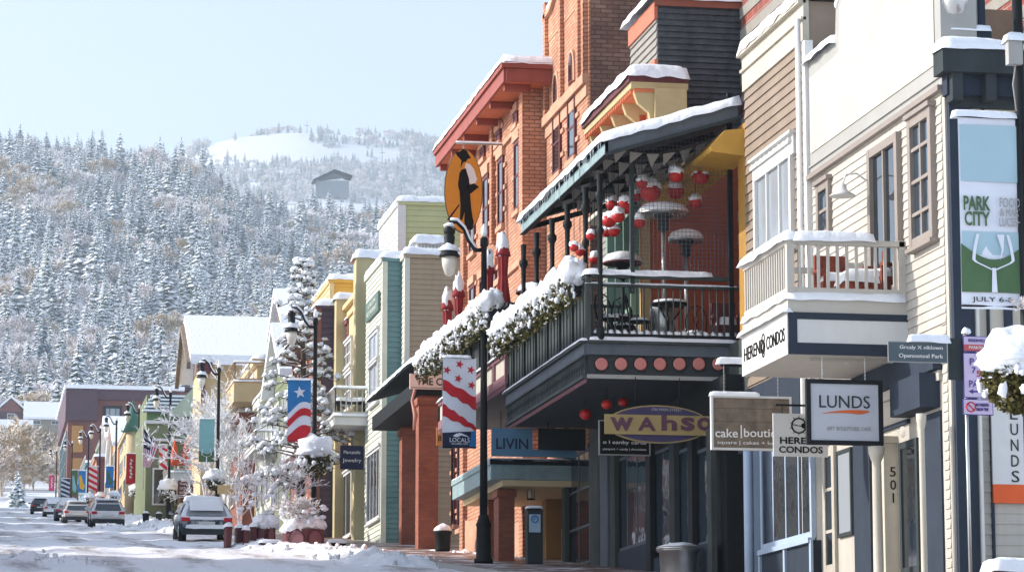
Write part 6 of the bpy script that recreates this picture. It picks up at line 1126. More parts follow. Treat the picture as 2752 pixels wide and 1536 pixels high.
o, cx, cz, w_, h_ = plate(2587, 2668, 947, 1068, LIL, 'parking_plate', rim=PRP); lettering('P', 'Y', YS - .043, cx - .08, cz + .16, .05, .08, PRP, t); lettering('7', 'Y', YS - .043, cx - .06, cz + .06, .05, .07, PRP, t); lettering('5', 'Y', YS - .043, cx + .0, cz + .02, .05, .07, CR_, t); lettering('PARK', 'Y', YS - .043, cx - .0, cz - .1, .24, .08, PRP, t)
m = M(); a = cz - .19; m.add([(cx - .13, YS - .044, a), (cx - .07, YS - .044, a - .03), (cx - .07, YS - .044, a + .03)], [(0, 1, 2)], PRP); m.box(cx - .07, cx + .1, YS - .048, YS - .044, a - .01, a + .01, PRP); m.build('arrow', t)
o, cx, cz, w_, h_ = plate(2587, 2668, 1071, 1114, LIL, 'parking_plate', rim=PRP); m = M(); m.tube([(cx - .09 + .055 * math.cos(k * PI / 8), YS - .05, cz + .055 * math.sin(k * PI / 8)) for k in range(17)], .007, CR_, 4, False); m.bar((cx - .125, YS - .05, cz + .035), (cx - .055, YS - .05, cz - .035), .01, .01, CR_); m.build('ban_symbol', t); lettering('NO PARKING\nSNOW TIME', 'Y', YS - .043, cx + .05, cz, .16, .09, PRP, t)
M().blob((XS_ + .02, YS, ZY(2600, 893, YS)), .06, .05, .06, SNOW, 3, .4, 8, 6, .6).build('post_snow', t)
# ================================================================== HANGING SIGNS
def sign(name, px0, px1, py0, py1, Y, label, mat, rim=None, rw=.03, th=.05, group=None):
    x0, x1, z0, z1 = XY(px0, py0, Y), XY(px1, py0, Y), ZY(px0, py1, Y), ZY(px0, py0, Y); t = thing(name, ((x0 + x1) / 2, Y, z0), label, 'sign'); M().box(x0 + rw * .5, x1 - rw * .5, Y - th, Y, z0 + rw * .5, z1 - rw * .5, mat).build('board', t)
    if rim: m = M(); m.box(x0, x1, Y - th - .02, Y + .01, z1 - rw, z1, rim).box(x0, x1, Y - th - .02, Y + .01, z0, z0 + rw, rim).box(x0, x0 + rw, Y - th - .02, Y + .01, z0 + rw, z1 - rw, rim).box(x1 - rw, x1, Y - th - .02, Y + .01, z0 + rw, z1 - rw, rim); m.build('rim', t)
    return t, x0, x1, z0, z1, (x1 - x0), (z1 - z0)
def chain(t, x, z0, z1, Y, mat=STEEL):
    m = M(); z = z0; k = 0
    while z < z1: m.bar((x, Y, z), (x, Y, z + .035), .018 if k % 2 else .008, .008 if k % 2 else .018, mat); z += .03; k += 1
    m.build('chain', t)
ORG = paint('orange_swoosh', '#d4622c', .6, .05, 4)
Y = BN + .15; t, x0, x1, z0, z1, w_, h_ = sign('framed_sign', 2163, 2368, 1018, 1194, Y, 'pale grey square sign in a thick black frame with an orange swoosh', paint('pale_sign', '#b9bdc4', .6, .05, 3), BLACK, .065)
lettering('LUNDS', 'Y', Y - .05, x0 + w_ * .5, z1 - h_ * .34, w_ * .66, h_ * .19, DGREY, t); lettering('ART SCULPTURE CAFE', 'Y', Y - .05, x0 + w_ * .55, z1 - h_ * .75, w_ * .58, h_ * .06, GTRIM, t)
m = M(); n = 12
for k in range(n):
    a, b_ = k / n, (k + 1) / n; fa = lambda u: z1 - h_ * (.50 - .06 * math.sin(u * 2.2)) - .02; th_ = lambda u: .004 + .075 * u * (1 - max(0, (u - .8) * 4)); X_ = lambda u: x0 + w_ * (.2 + .62 * u)
    m.add([(X_(a), Y - .056, fa(a)), (X_(b_), Y - .056, fa(b_)), (X_(b_), Y - .056, fa(b_) - th_(b_)), (X_(a), Y - .056, fa(a) - th_(a))], [(0, 1, 2, 3)], ORG)
m.build('swoosh', t); chain(t, x0 + .25, z1, zbot, Y - .02); chain(t, x1 - .25, z1, zbot, Y - .02)
Y = 43.3; t, x0, x1, z0, z1, w_, h_ = sign('condo_sign', 2076, 2222, 1110, 1225, Y, 'plain white board with bold black letters tucked behind the black framed sign', WHITE, None, .0, .03)
lettering('HEREND', 'Y', Y - .03, x0 + w_ * .52, z1 - h_ * .63, w_ * .8, h_ * .155, INK, t, keep=.02); lettering('CONDOS', 'Y', Y - .03, x0 + w_ * .50, z1 - h_ * .84, w_ * .8, h_ * .155, INK, t, keep=.02)
m = M(); cx, cz, r_ = x0 + w_ * .47, z1 - h_ * .28, h_ * .17; m.tube([(cx + r_ * math.cos(k * PI / 10), Y - .035, cz + r_ * math.sin(k * PI / 10)) for k in range(21)], .012, INK, 4, False)
for k in range(10): a = k * PI / 5 + .3; m.bar((cx + r_ * math.cos(a), Y - .035, cz + r_ * math.sin(a)), (cx + r_ * 1.35 * math.cos(a), Y - .035, cz + r_ * 1.35 * math.sin(a)), .008, .008, INK)
m.add([(cx + r_, Y - .036, cz + r_ * .5), (cx + r_, Y - .036, cz - r_ * .5), (cx + r_ * .45, Y - .036, cz - r_ * .3), (cx + r_ * .3, Y - .036, cz + .0), (cx + r_ * .45, Y - .036, cz + r_ * .3)], [(0, 1, 2, 3, 4)], INK); m.bar((cx - r_, Y - .035, cz + .02), (cx + r_ * .4, Y - .035, cz - .01), .01, .01, INK); m.build('sun_emblem', t); M().bar((x0 + .05, Y, z1 + .13), (x1 + .3, Y, z1 + .13), .03, .03, BLACK).build('rod', t)
for xx in (x0 + .15, x1 - .1): M().tube([(xx, Y, z1), (xx, Y, z1 + .13)], .008, BLACK, 4).build('hanger', t)
Y = 45.6; t, x0, x1, z0, z1, w_, h_ = sign('wooden_sign', 1908, 2124, 1062, 1208, Y, 'weathered plank sign with white rim, snow on top, hung on chains', WOOD, WHITE, .035)
lettering('cake', 'Y', Y - .05, x0 + w_ * .19, z1 - h_ * .69, w_ * .28, h_ * .16, PAPER, t, keep=.008); lettering('boutique', 'Y', Y - .05, x0 + w_ * .685, z1 - h_ * .70, w_ * .56, h_ * .205, PAPER, t, keep=.008); M().box(x0 + w_ * .365, x0 + w_ * .38, Y - .056, Y - .05, z0 + h_ * .22, z0 + h_ * .46, PAPER).build('bar', t); lettering('square | cakes + love is', 'Y', Y - .05, x0 + w_ * .5, z0 + h_ * .13, w_ * .85, h_ * .08, PAPER, t)
m = M()
for k in (.28, .52, .76): m.box(x0 + .04, x1 - .04, Y - .054, Y - .05, z0 + h_ * k, z0 + h_ * k + .006, BARK)
m.build('plank_gaps', t); cap(M(), x0, x0 + w_ * .6, Y - .06, Y + .02, z1, .07, 3, .02, .04).build('snow_layer', t); chain(t, x0 + w_ * .17, z1 - .05, ZY(1945, 985, Y), Y - .02); chain(t, x0 + w_ * .84, z1 - .05, ZY(2060, 1000, Y), Y - .02)
p = onY(1945, 985, Y); br = thing('sign_bracket', (p.x, Y, p.z), 'snowy iron arm holding the plank sign below the terrace', 'bracket'); M().bar((p.x - .05, Y, p.z + .03), (13.3, Y, p.z + .03), .05, .05, BLACK).build('arm', br); cap(M(), p.x - .1, p.x + .75, Y - .04, Y + .04, p.z + .055, .1, 7, .03, .04).build('snow_layer', br)
# oval sign
Y = 51.0; cx, cz = XY(1768, 1140, Y), ZY(1768, 1140, Y); a_, b_ = 147 * Y / 8000, 53 * Y / 8000; t = thing('oval_sign', (cx, Y, cz - b_), 'purple oval sign crossed by a gold band with old style purple letters', 'sign')
def ell(a, b, n=40): return [(cx + a * math.cos(2 * PI * k / n), cz + b * math.sin(2 * PI * k / n)) for k in range(n)]
PUR2 = paint('sign_purple', '#3c3458', .6, .1, 4); GOLD = paint('sign_gold', '#9c8858', .55, .1, 4)
M().poly(ell(a_, b_), 'Y', Y, .05, GOLD).build('rim', t); M().poly(ell(a_ - .03, b_ - .025), 'Y', Y - .05, .01, PUR2).build('board', t); M().box(XY(1622, 1140, Y), cx + a_ + .1, Y - .09, Y - .061, ZY(1622, 1166, Y), ZY(1622, 1113, Y), GOLD).build('gold_band', t)
for ch, px, ww in (('w', 1668, .42), ('A', 1735, .33), ('h', 1795, .28), ('s', 1845, .25), ('o', 1890, .27)): lettering(ch, 'Y', Y - .09, XY(px, 1139, Y), ZY(px, 1140 if ch not in 'h' else 1137, Y), ww, .24 if ch not in 'h' else .27, paint('letter_plum', '#5a3648', .6, .1, 4), t, 'letter', keep=.03)
lettering('ON MAIN STREET', 'Y', Y - .06, XY(1790, 1103, Y), ZY(1790, 1101, Y), .55, .05, GTRIM, t)
M().tube([(cx - .4, Y, cz + b_), (cx - .4, Y, zs0)], .01, BLACK, 4).build('hanger', t); M().tube([(cx + .4, Y, cz + b_), (cx + .4, Y, zs0)], .01, BLACK, 4).build('hanger', t)
Y = 54.0; t, x0, x1, z0, z1, w_, h_ = sign('black_sign', 1608, 1746, 1128, 1222, Y, 'black board with thin pale rim behind the oval sign', INK, GTRIM, .02, .03); lettering('o l eanby cards', 'Y', Y - .03, x0 + w_ * .5, z0 + h_ * .36, w_ * .84, h_ * .13, PAPER, t); lettering('passport + candy | chocolates', 'Y', Y - .03, x0 + w_ * .5, z0 + h_ * .17, w_ * .84, h_ * .08, PAPER, t); M().tube([(x0 + .3, Y, z1), (x0 + .3, Y, zs0)], .01, BLACK, 4).build('hanger', t)
Y = 58.6; LB_ = paint('living_blue', '#4c7088', .6, .08, 3); t, x0, x1, z0, z1, w_, h_ = sign('blue_sign', 1320, 1430, 1150, 1225, Y, 'slate blue board reading in navy capitals beneath the far terrace', LB_, None, 0, .05); M().box(x1 + .001, XY(1548, 1210, Y), Y - .05, Y, z0, z0 + .15, LB_).build('lower_strip', t); lettering('LIVIN', 'Y', Y - .05, x0 + w_ * .5, z0 + h_ * .45, w_ * .78, h_ * .38, CN, t, keep=.012); M().tube([(x0 + .2, Y, z1), (x0 + .2, Y, z1 + .35)], .01, BLACK, 4).build('hanger', t)
Y = 58.2; t, x0, x1, z0, z1, w_, h_ = sign('dark_sign', 1446, 1572, 1150, 1208, Y, 'blank dark board in deep shade right of the blue sign', BLACK, None, 0, .05); M().tube([(x0 + .2, Y, z1), (x0 + .2, Y, zs0)], .01, BLACK, 4).build('hanger', t)
# orange oval sign with painted miner silhouette
Y = 71.5; cx, cz = XY(1245, 514, Y), ZY(1245, 514, Y); a_, b_ = 54 * Y / 8000, 119 * Y / 8000; t = thing('orange_oval_sign', (cx, Y, cz - b_), 'upright orange oval sign with a painted figure leaning on a long tool', 'sign')
M().poly(ell(a_, b_), 'Y', Y, .06, BARK).build('rim', t); M().poly(ell(a_ - .02, b_ - .02), 'Y', Y - .06, .012, ORSIGN).build('board', t)
def sil(pts, mat, off, nm): M().poly([(XY(1150 + u / 2.614, 100 + v / 2.614, Y), ZY(1150 + u / 2.614, 100 + v / 2.614, Y)) for u, v in pts], 'Y', Y - .072 - off, .004, mat).build(nm, t)
sil([(192, 815), (225, 805), (240, 790), (270, 800), (280, 822), (300, 852), (278, 858), (262, 880), (245, 882), (235, 905), (225, 925), (232, 870), (215, 850), (200, 835)], INK, 0, 'painted_head')
sil([(262, 888), (290, 895), (320, 930), (342, 1000), (330, 1030), (300, 1035), (265, 1020), (255, 930)], PAPER, 0, 'painted_sleeve'); sil([(232, 935), (262, 925), (285, 1000), (290, 1060), (268, 1085), (215, 1075), (208, 1040), (218, 960)], INK, .004, 'painted_vest')
sil([(268, 1050), (320, 1030), (355, 1055), (300, 1100), (272, 1112)], INK, .004, 'painted_hands'); sil([(218, 1075), (290, 1075), (300, 1200), (310, 1270), (318, 1300), (310, 1355), (258, 1360), (252, 1290), (255, 1230), (235, 1290), (222, 1285), (225, 1180)], INK, .008, 'painted_trousers')
sil([(222, 1180), (212, 1178), (130, 1285), (142, 1292)], INK, 0, 'painted_tool')
m = M(); zz = ZY(1245, 388, Y) + .02; m.tube([(XY(1225, 388, Y), Y - .03, zz), (12.85, Y - .03, zz)], .022, GTRIM, 6); m.tube([(cx, Y - .03, zz), (cx, Y - .03, cz + b_ - .02)], .02, GTRIM, 6); m.build('bracket', t); cap(M(), XY(1225, 388, Y), 12.8, Y - .06, Y, zz + .02, .04, 4, .01, .06).build('bracket_snow', t)
# small dark hanging sign by the white balcony
Y = 91.0; t, x0, x1, z0, z1, w_, h_ = sign('small_dark_sign', 914, 977, 1196, 1260, Y, 'small square navy sign hanging under the white balcony', CN, None, 0, .05); lettering('Mercantile', 'Y', Y - .05, x0 + w_ * .5, z0 + h_ * .72, w_ * .7, h_ * .14, PAPER, t); lettering('Jewelry', 'Y', Y - .05, x0 + w_ * .5, z0 + h_ * .36, w_ * .8, h_ * .2, PAPER, t); M().tube([(x0 + w_ * .5, Y, z1), (x0 + w_ * .5, Y, z1 + .2)], .02, BLACK, 5).build('hanger', t)
Y = 118.0; t, x0, x1, z0, z1, w_, h_ = sign('yellow_sign', 585, 652, 1302, 1326, Y, 'long pale yellow sign above the mint and cream shops', YW, None, 0, .05); lettering('CAFE', 'Y', Y - .05, x0 + w_ * .7, z0 + h_ * .5, w_ * .4, h_ * .5, RORG, t)
Y = 150.0; t, x0, x1, z0, z1, w_, h_ = sign('maroon_sign', 478, 520, 1290, 1332, Y, 'maroon board with rows of pale lettering beyond the striped flag', DKRED, None, 0, .05)
for k in range(3): lettering(('MAIN ST', 'GIFTS AND', 'BOOKS')[k], 'Y', Y - .05, x0 + w_ * .5, z0 + h_ * (.78 - .28 * k), w_ * .75, h_ * .14, PAPER, t)
# maroon awning
X_ = 11.0; ya, yb = YX(428, 1290, X_), YX(378, 1290, X_); z1 = ZX(428, 1276, X_) + .1; t = thing('awning', (X_, ya, z1 - .8), 'maroon scalloped awning over the shop below the picket balconies', 'awning'); slab(M(), X_, 11.8, ya, yb, z1 - .55, z1, .05, DKRED).build('canvas', t); m = M(); y = ya
while y < yb: m.box(X_ - .02, X_, y, y + .3, z1 - .85, z1 - .5, DKRED); y += .45
m.build('valance', t)
p = onY(765, 1270, 104); t = thing('striped_awning', (p.x, 104, p.z), 'small dark awning with white scallops beside the plum building', 'awning'); x0, x1 = XY(748, 1270, 104), XY(812, 1270, 104); z0, z1 = ZY(750, 1292, 104), ZY(750, 1268, 104); m = M(); m.box(x0, x1, 104, 105.5, z0, z1, DKRED).build('canvas', t); m = M()
for k in range(4): a = x0 + .08 + k * (x1 - x0) / 4; m.add([(a, 103.99, z1), (a + .13, 103.99, z1), (a + .065, 103.99, z0 + .03)], [(0, 1, 2)], WHITE)
m.build('white_scallops', t)
# ================================================================== STREET FURNITURE
def gxy(px, py, X=None): 
    r = ray(px, py); t_ = -1.4 / (r.z - .0875 * r.y); return r * t_
# pay station
Y = 61.0; x0, x1 = XY(1415, 1450, Y), XY(1456, 1450, Y); z0, z1 = gz(Y) + .16, ZY(1430, 1362, Y); t = thing('pay_station', ((x0 + x1) / 2, Y, z0), 'dark parking pay station with blue ring notice', 'pay station'); M().poly([(Y - .12, z0), (Y + .15, z0), (Y + .15, z1), (Y - .12, z1 - .07)], 'X', x1, x1 - x0, DGREY).build('cabinet', t)
M().box(x0 + .03, x1 - .05, Y - .135, Y - .121, ZY(1430, 1430, Y), ZY(1430, 1382, Y), paint('notice', '#a9c0d4', .5, .05, 5)).build('notice', t); cx, cz = (x0 + x1) / 2 - .01, ZY(1430, 1395, Y); m = M(); m.tube([(cx + .07 * math.cos(k * PI / 8), Y - .14, cz + .07 * math.sin(k * PI / 8)) for k in range(17)], .014, CB, 5, False); m.build('ring_symbol', t); lettering('P', 'Y', Y - .135, cx, cz, .05, .07, CB, t); cap(M(), x0, x1, Y - .12, Y + .15, z1 - .02, .05, 2, .01, .04).build('snow_layer', t)
# bins
def bin_(px0, px1, pyt, Y, mat, label, snow=.12, H=None):
    x0, x1 = XY(px0, pyt, Y), XY(px1, pyt, Y); r_ = (x1 - x0) / 2; cx = (x0 + x1) / 2; z0 = gz(Y) + .16; H = H or max(.5, ZY(px0, pyt, Y) - z0 - snow); t = thing('trash_bin', (cx, Y, z0), label, 'trash bin')
    M().lathe((cx, Y, z0), [(r_ * .8, 0), (r_ * .85, .05), (r_ * .9, H * .85), (r_, H * .88), (r_, H)], mat, 22).build('body', t); M().lathe((cx, Y, z0 + H), [(r_ * 1.03, -.03), (r_ * 1.03, .01), (r_ * .6, .05)], mat, 22).build('lid', t); M().blob((cx, Y, z0 + H + .03), r_ * .95, r_ * .95, snow, SNOW, px0, .4, 16, 8, .9).build('snow_layer', t)
bin_(1767, 1878, 1478, 51.4, STEEL, 'round steel bin with snowy lid in front of the saloon windows', .07); bin_(1166, 1214, 1412, 75.5, BLACK, 'black litter bin heaped with snow beside the brick pier', .16)
bin_(382, 402, 1386, 142, BLACK, 'dark litter bin by the flower basket lamp', .1); bin_(418, 436, 1386, 140, DGREY, 'grey litter bin between lamp and shopfront', .1)
# planters
def planter(px0, px1, py0, py1, Y, label, seed, tall):
    x0, x1 = XY(px0, py1, Y), XY(px1, py1, Y); z0, z1 = gz(Y) + .1, ZY(px0, py0, Y); d = (x1 - x0) * .5; cx = (x0 + x1) / 2; t = thing('planter', (cx, Y, z0), label, 'planter'); xm = x0 + (x1 - x0) * .5
    m = M(); m.add([(x0, Y + .0, z0), (xm, Y - d * .5, z0), (x1, Y, z0), (x1, Y + 2 * d, z0), (x0, Y + 2 * d, z0), (x0, Y, z1), (xm, Y - d * .5, z1), (x1, Y, z1), (x1, Y + 2 * d, z1), (x0, Y + 2 * d, z1)], [(0, 1, 6, 5), (1, 2, 7, 6), (2, 3, 8, 7), (3, 4, 9, 8), (4, 0, 5, 9), (5, 6, 7, 8, 9), (4, 3, 2, 1, 0)], DKRED); m.build('box', t)
    for k, (a, b_) in enumerate((((x0, Y), (xm, Y - d * .5)), ((xm, Y - d * .5), (x1, Y)))):
        c0 = Vector(((a[0] + b_[0]) / 2, (a[1] + b_[1]) / 2, (z0 + z1) / 2)); u = Vector((b_[0] - a[0], b_[1] - a[1], 0)).normalized(); n_ = Vector((u.y, -u.x, 0)); rw, rh = (xm - x0) * .38, (z1 - z0) * .4
        m = M(); m.add([c0 + n_ * .02 + u * rw * math.cos(j * PI / 10) + Vector((0, 0, rh * math.sin(j * PI / 10))) for j in range(20)] + [c0 - n_ * .02 + u * rw * math.cos(j * PI / 10) + Vector((0, 0, rh * math.sin(j * PI / 10))) for j in range(20)], [tuple(range(20))] + [(j, 20 + j, 20 + (j + 1) % 20, (j + 1) % 20) for j in range(20)], PINKF if k == 0 else MAR); m.tube([c0 + n_ * .025 + u * rw * 1.12 * math.cos(j * PI / 10) + Vector((0, 0, rh * 1.12 * math.sin(j * PI / 10))) for j in range(21)], .02, DKRED, 5, False); m.build('oval_panel', t)
    m = M(); rr = random.Random(seed)
    for k in range(14): m.blob((rr.uniform(x0 + .1, x1 - .1), Y + rr.uniform(.0, d * 1.5), z1 + rr.uniform(.0, .15)), rr.uniform(.18, .32), rr.uniform(.2, .35), rr.uniform(.12, .26), SNOW, seed + k, .5, 12, 8, .3)
    m.build('snow_heap', t); m = M()
    for k in range(6): branchy(m, Vector((cx + rr.uniform(-.4, .3), Y + d * .5, z1)), Vector((rr.gauss(0, .5), rr.gauss(0, .3), 1)).normalized(), tall * .3, .02, 3, rr, FROST, 9, .6, .1, .14)
    m.build('twigs', t)
    m = M()
    for k in range(26): m.blob((cx + rr.gauss(-.2, .4), Y + d * .4 + rr.gauss(0, .15), z1 + .2 + rr.random() * tall * .35), rr.uniform(.05, .12), rr.uniform(.05, .12), rr.uniform(.03, .07), SNOW, k, .6, 7, 5)
    m.build('twig_snow', t)
planter(769, 871, 1420, 1480, 80.5, 'octagonal red planter with oval panels and snowy shrub, right of the benches', 500, 1.3)
planter(690, 740, 1412, 1470, 84, 'dark red planter behind the bollards with a tall frosted shrub', 520, 3.0)
# bollard boards (dark red fence posts with snow caps)
for i, (px, py0, py1) in enumerate(((615, 1412, 1475), (644, 1415, 1470), (662, 1420, 1472), (682, 1412, 1480))):
    Y = 83.0 + (i % 2) * .5; x = XY(px, py1, Y); z0, z1 = gz(Y) + .1, ZY(px, py0, Y); t = thing('red_post', (x, Y, z0), 'dark red square post with snow cap, ' + ('leftmost, beside the dark car', 'second from the dark car', 'third from the dark car', 'fourth, beside the snowy bench')[i], 'post'); M().box(x - .07, x + .07, Y, Y + .9, z0, z1, DKRED).build('board', t); cap(M(), x - .07, x + .07, Y, Y + .9, z1, .12, i, .04, .06).build('snow_cap', t)
def bench(px0, px1, py0, Y, label):
    x0, x1 = XY(px0, py0, Y), XY(px1, py0, Y); z0, z1 = gz(Y) + .1, ZY(px0, py0, Y) - .08; t = thing('bench', ((x0 + x1) / 2, Y, z0), label, 'bench'); M().box(x0, x1, Y, Y + .5, z1 - .06, z1, BLACK).build('seat', t); cap(M(), x0, x1, Y, Y + .5, z1, .09, px0, .03, .08).build('snow_layer', t)
    for a in (x0 + .12, x1 - .2): M().box(a, a + .08, Y + .05, Y + .45, z0, z1 - .061, BLACK).build('leg', t)
bench(700, 762, 1448, 81.5, 'snowy bench between red post and octagonal planter'); bench(886, 930, 1448, 82, 'short dark bench with thin snow right of the octagonal planter'); 
x0 = XY(2675, 1500, 34); t = thing('snowy_ledge_box', (x0, 34, gz(34)), 'dark red box with a thick snow cushion at the bottom right corner', 'planter'); zt_ = ZY(2675, 1526, 34); M().box(x0, x0 + .6, 34, 34.5, gz(34), zt_, DKRED).build('box', t); cap(M(), x0, x0 + .6, 34, 34.5, zt_, .14, 9, .03, .05).build('snow_layer', t)
# ================================================================== CARS
def car(x, y, w_, H, L, body, label, snowy, sedan=False):
    z = gz(y) + .05; hw = w_ / 2; t = thing('parked_car', (x, y, z), label, 'car')
    S = [(0.0, .50, .62, .86, .62, .86), (.06, .30, .93, .98, .9, 1.0), (.14, .26, 1.0, 1.02, .96, 1.0), (.5, .26, 1.0, 1.0, .84, 1.46), (1.2, .26, 1.0, 1.0, .72, 1.66), (2.2, .26, 1.0, 1.0, .70, 1.70), (3.0, .26, 1.0, 1.0, .74, 1.58), (3.6, .26, 1.0, .98, .9, 1.08), (4.3, .28, .96, .92, .88, .95), (4.6, .4, .85, .75, .8, .8)]
    m = M(); rings = []
    for yy, zb_, wl, belt, wr, zr_ in S:
        zr_ = zr_ * H / 1.7; belt = belt * H / 1.7; zr_ = max(zr_, belt + .01); yy = yy * L / 4.6
        rings.append([(-hw * wl * .92, yy, zb_), (-hw * wl, yy, zb_ + .15), (-hw * wl, yy, belt), (-hw * wr, yy, zr_ - .08 if zr_ > belt + .1 else zr_), (-hw * wr * .85, yy, zr_), (hw * wr * .85, yy, zr_), (hw * wr, yy, zr_ - .08 if zr_ > belt + .1 else zr_), (hw * wl, yy, belt), (hw * wl, yy, zb_ + .15), (hw * wl * .92, yy, zb_)])
    sl_ = .0875
    W2 = [(x + a, y + b_, z + c_ + b_ * sl_) for r in rings for a, b_, c_ in r]; n = 10
    fs = [(i * n + j, i * n + (j + 1) % n, (i + 1) * n + (j + 1) % n, (i + 1) * n + j) for i in range(len(rings) - 1) for j in range(n)] + [tuple(range(n)), tuple(range((len(rings) - 1) * n, len(rings) * n))[::-1]]
    m.add(W2, fs, body, True); b_ = m.build('body', t); md = b_.modifiers.new('round', 'BEVEL'); md.width = .05; md.segments = 2; md.limit_method = 'ANGLE'
    k = H / 1.7; zz = lambda v, yy=0: z + v * k + yy * sl_
    # rear window (sloped, between belt and roof)
    m = M(); m.add([(x - hw * .80, y + .06, zz(1.06)), (x + hw * .80, y + .06, zz(1.06)), (x + hw * .64, y + .5, zz(1.52, .5)), (x - hw * .64, y + .5, zz(1.52, .5))], [(0, 1, 2, 3)], GLC if snowy else GLB); m.build('rear_window', t)
    for sx in (-1, 1):
        m = M(); m.add([(x + sx * (hw + .004), y + .5, zz(1.08, .5)), (x + sx * (hw + .004), y + 3.2, zz(1.08, 3.2)), (x + sx * hw * .8, y + 2.7, zz(1.55, 2.7)), (x + sx * hw * .8, y + .8, zz(1.55, .8))], [(0, 1, 2, 3)], MATS_G); m.build('side_window', t)
        m = M(); m.box(x + sx * hw * .66, x + sx * hw * .97, y - .02, y + .12, zz(.82), zz(.97), CR_); m.build('tail_light', t)
        for yy in (.85, 3.6):
            c_ = Vector((x + sx * (hw - .1), y + yy * L / 4.6, z + .30 + yy * sl_)); w2 = M(); w2.tube([c_ - Vector((.12, 0, 0)), c_ + Vector((.12, 0, 0))], .33, BLACK, 18); wo = w2.build('wheel', t); M().tube([c_ - Vector((.13, 0, 0)), c_ + Vector((.13, 0, 0))], .18, STEEL, 14).build('rim', wo)
        M().box(x + sx * hw, x + sx * (hw + .18), y + 3.0, y + 3.1, zz(1.05, 3), zz(1.2, 3), body).build('mirror', t)
    M().box(x - hw * .95, x + hw * .95, y - .09, y + .08, zz(.28), zz(.52), DGREY).build('bumper', t); M().box(x - .26, x + .26, y - .04, y + .0, zz(.68), zz(.8), WHITE).build('number_plate', t)
    cap(M(), x - hw * .62, x + hw * .62, y + .6, y + 2.9, zz(1.66), .14 if snowy else .07, x, .05, .12, zf=lambda a, b_: (b_ - y) * sl_).build('roof_snow', t)
    if snowy: cap(M(), x - hw * .8, x + hw * .8, y - .1, y + .1, zz(.53), .12, 3, .03, .08).build('bumper_snow', t); cap(M(), x - hw * .62, x + hw * .6, y + .12, y + .45, zz(1.16), .06, x, .03, .08, zf=lambda a, b_: (b_ - y) * 1.0).build('window_snow', t)
    return t
CDS = dusted('snowy_car_paint', '#33444c', '#3c4a52', (.84, .86, .89, 1), .12, .4, 4, .9, False)
CD = paint('dark_car_paint', '#2c3a40', .3, .15, 6, spec=.6); CWH = paint('white_car_paint', '#dcdee0', .3, .06, 4, spec=.6); CS = paint('silver_car_paint', '#bcbabb', .3, .06, 4, spec=.6)
for px, Y_, w_, H_, L_, bm, lb, sn in ((556, 95.5, 1.66, 1.34, 4.2, CDS, 'dark car under thick snow parked nearest, beside the red posts', True), (290, 135, 1.5, 1.28, 4.0, CWH, 'white car parked in front of the silver one, red tail lights visible', False),
        (208, 154, 1.4, 1.14, 3.9, CS, 'silver grey estate parked beyond the white car', False), (184, 166, 1.4, 1.2, 3.9, CDS, 'dark car almost hidden behind the silver estate', True), (146, 200, 1.4, 1.2, 3.9, CWH, 'white car fourth along, snow on its roof', True), (108, 232, 1.4, 1.25, 4.0, CD, 'dark jeep-like car parked farthest down the street', False)):
    car(XY(px, 1400, Y_), Y_, w_, H_, L_, bm, lb, sn)
# ================================================================== SNOW BANKS
def bank(pts, seed, r0, r1, h, label, step=.1, wd=None):
    """churned heap: an uneven ridge following the kerb, with broken lumps on it"""
    m = M(); rr = random.Random(seed); wd = wd or r1 * 2.6; L = [0]
    for a, b in zip(pts, pts[1:]): L.append(L[-1] + math.hypot(b[0] - a[0], b[1] - a[1]))
    n = int(L[-1] / step) + 2; k = 16; vs = []
    for i in range(n + 1):
        s_ = L[-1] * i / n; q = max(j for j in range(len(L)) if L[j] <= s_ + 1e-6); q = min(q, len(pts) - 2); u = (s_ - L[q]) / (L[q + 1] - L[q]); x = pts[q][0] + (pts[q + 1][0] - pts[q][0]) * u; y = pts[q][1] + (pts[q + 1][1] - pts[q][1]) * u
        e = min(1, s_ / .6, (L[-1] - s_) / .6)
        for j in range(k + 1):
            v = j / k * 2 - 1; xx = x + v * wd + .25 * noise.noise(Vector((y * .7, seed, 0))); P_ = Vector((xx * 1.3, y * 1.3, seed)); n1 = noise.noise(P_) ; n2 = noise.noise(P_ * 2.7); n3 = abs(noise.noise(P_ * 5.5)); n4 = abs(noise.noise(P_ * 10)) * .6
            hh = h * (1 - abs(v) ** 1.7) * (.62 + .75 * n1 + .5 * n2 + .6 * n3 + .3 * n4) * max(e, 0); vs.append((xx + .05 * n2, y + .08 * n3, gz(y) - .04 + max(hh, -.02) + (.05 if abs(v) < .95 else 0)))
    W = k + 1; m.add(vs, [(j * W + i, j * W + i + 1, (j + 1) * W + i + 1, (j + 1) * W + i) for j in range(n) for i in range(k)], SNOW, True)
    for i in range(int(n * .5)):
        c_ = vs[rr.randrange(len(vs))]; s_ = rr.uniform(.02, .07) * (1 + h); m.blob((c_[0] + rr.gauss(0, .15), c_[1], c_[2] + s_ * .3), s_, s_ * 1.3, s_, SNOW, seed + i, 1.2, 6, 4)
    return solid(m, 'snow_bank', label, 'snow bank')
bank([(8.9, 61), (9.0, 66), (8.9, 73), (8.3, 80), (7.9, 85)], 1, .16, .38, .25, 'lumpy ploughed snow bank running along the kerb to the red posts')
bank([(9.6, 72), (9.3, 79)], 6, .14, .3, .2, 'loose snow heap at the foot of the octagonal planter'); bank([(8.6, 116), (8.3, 126), (8.4, 140)], 2, .2, .45, .35, 'high snow bank between the dark car and the white car'); bank([(7.4, 126), (6.2, 134)], 8, .15, .35, .2, 'low snow ridge ahead of the white car')
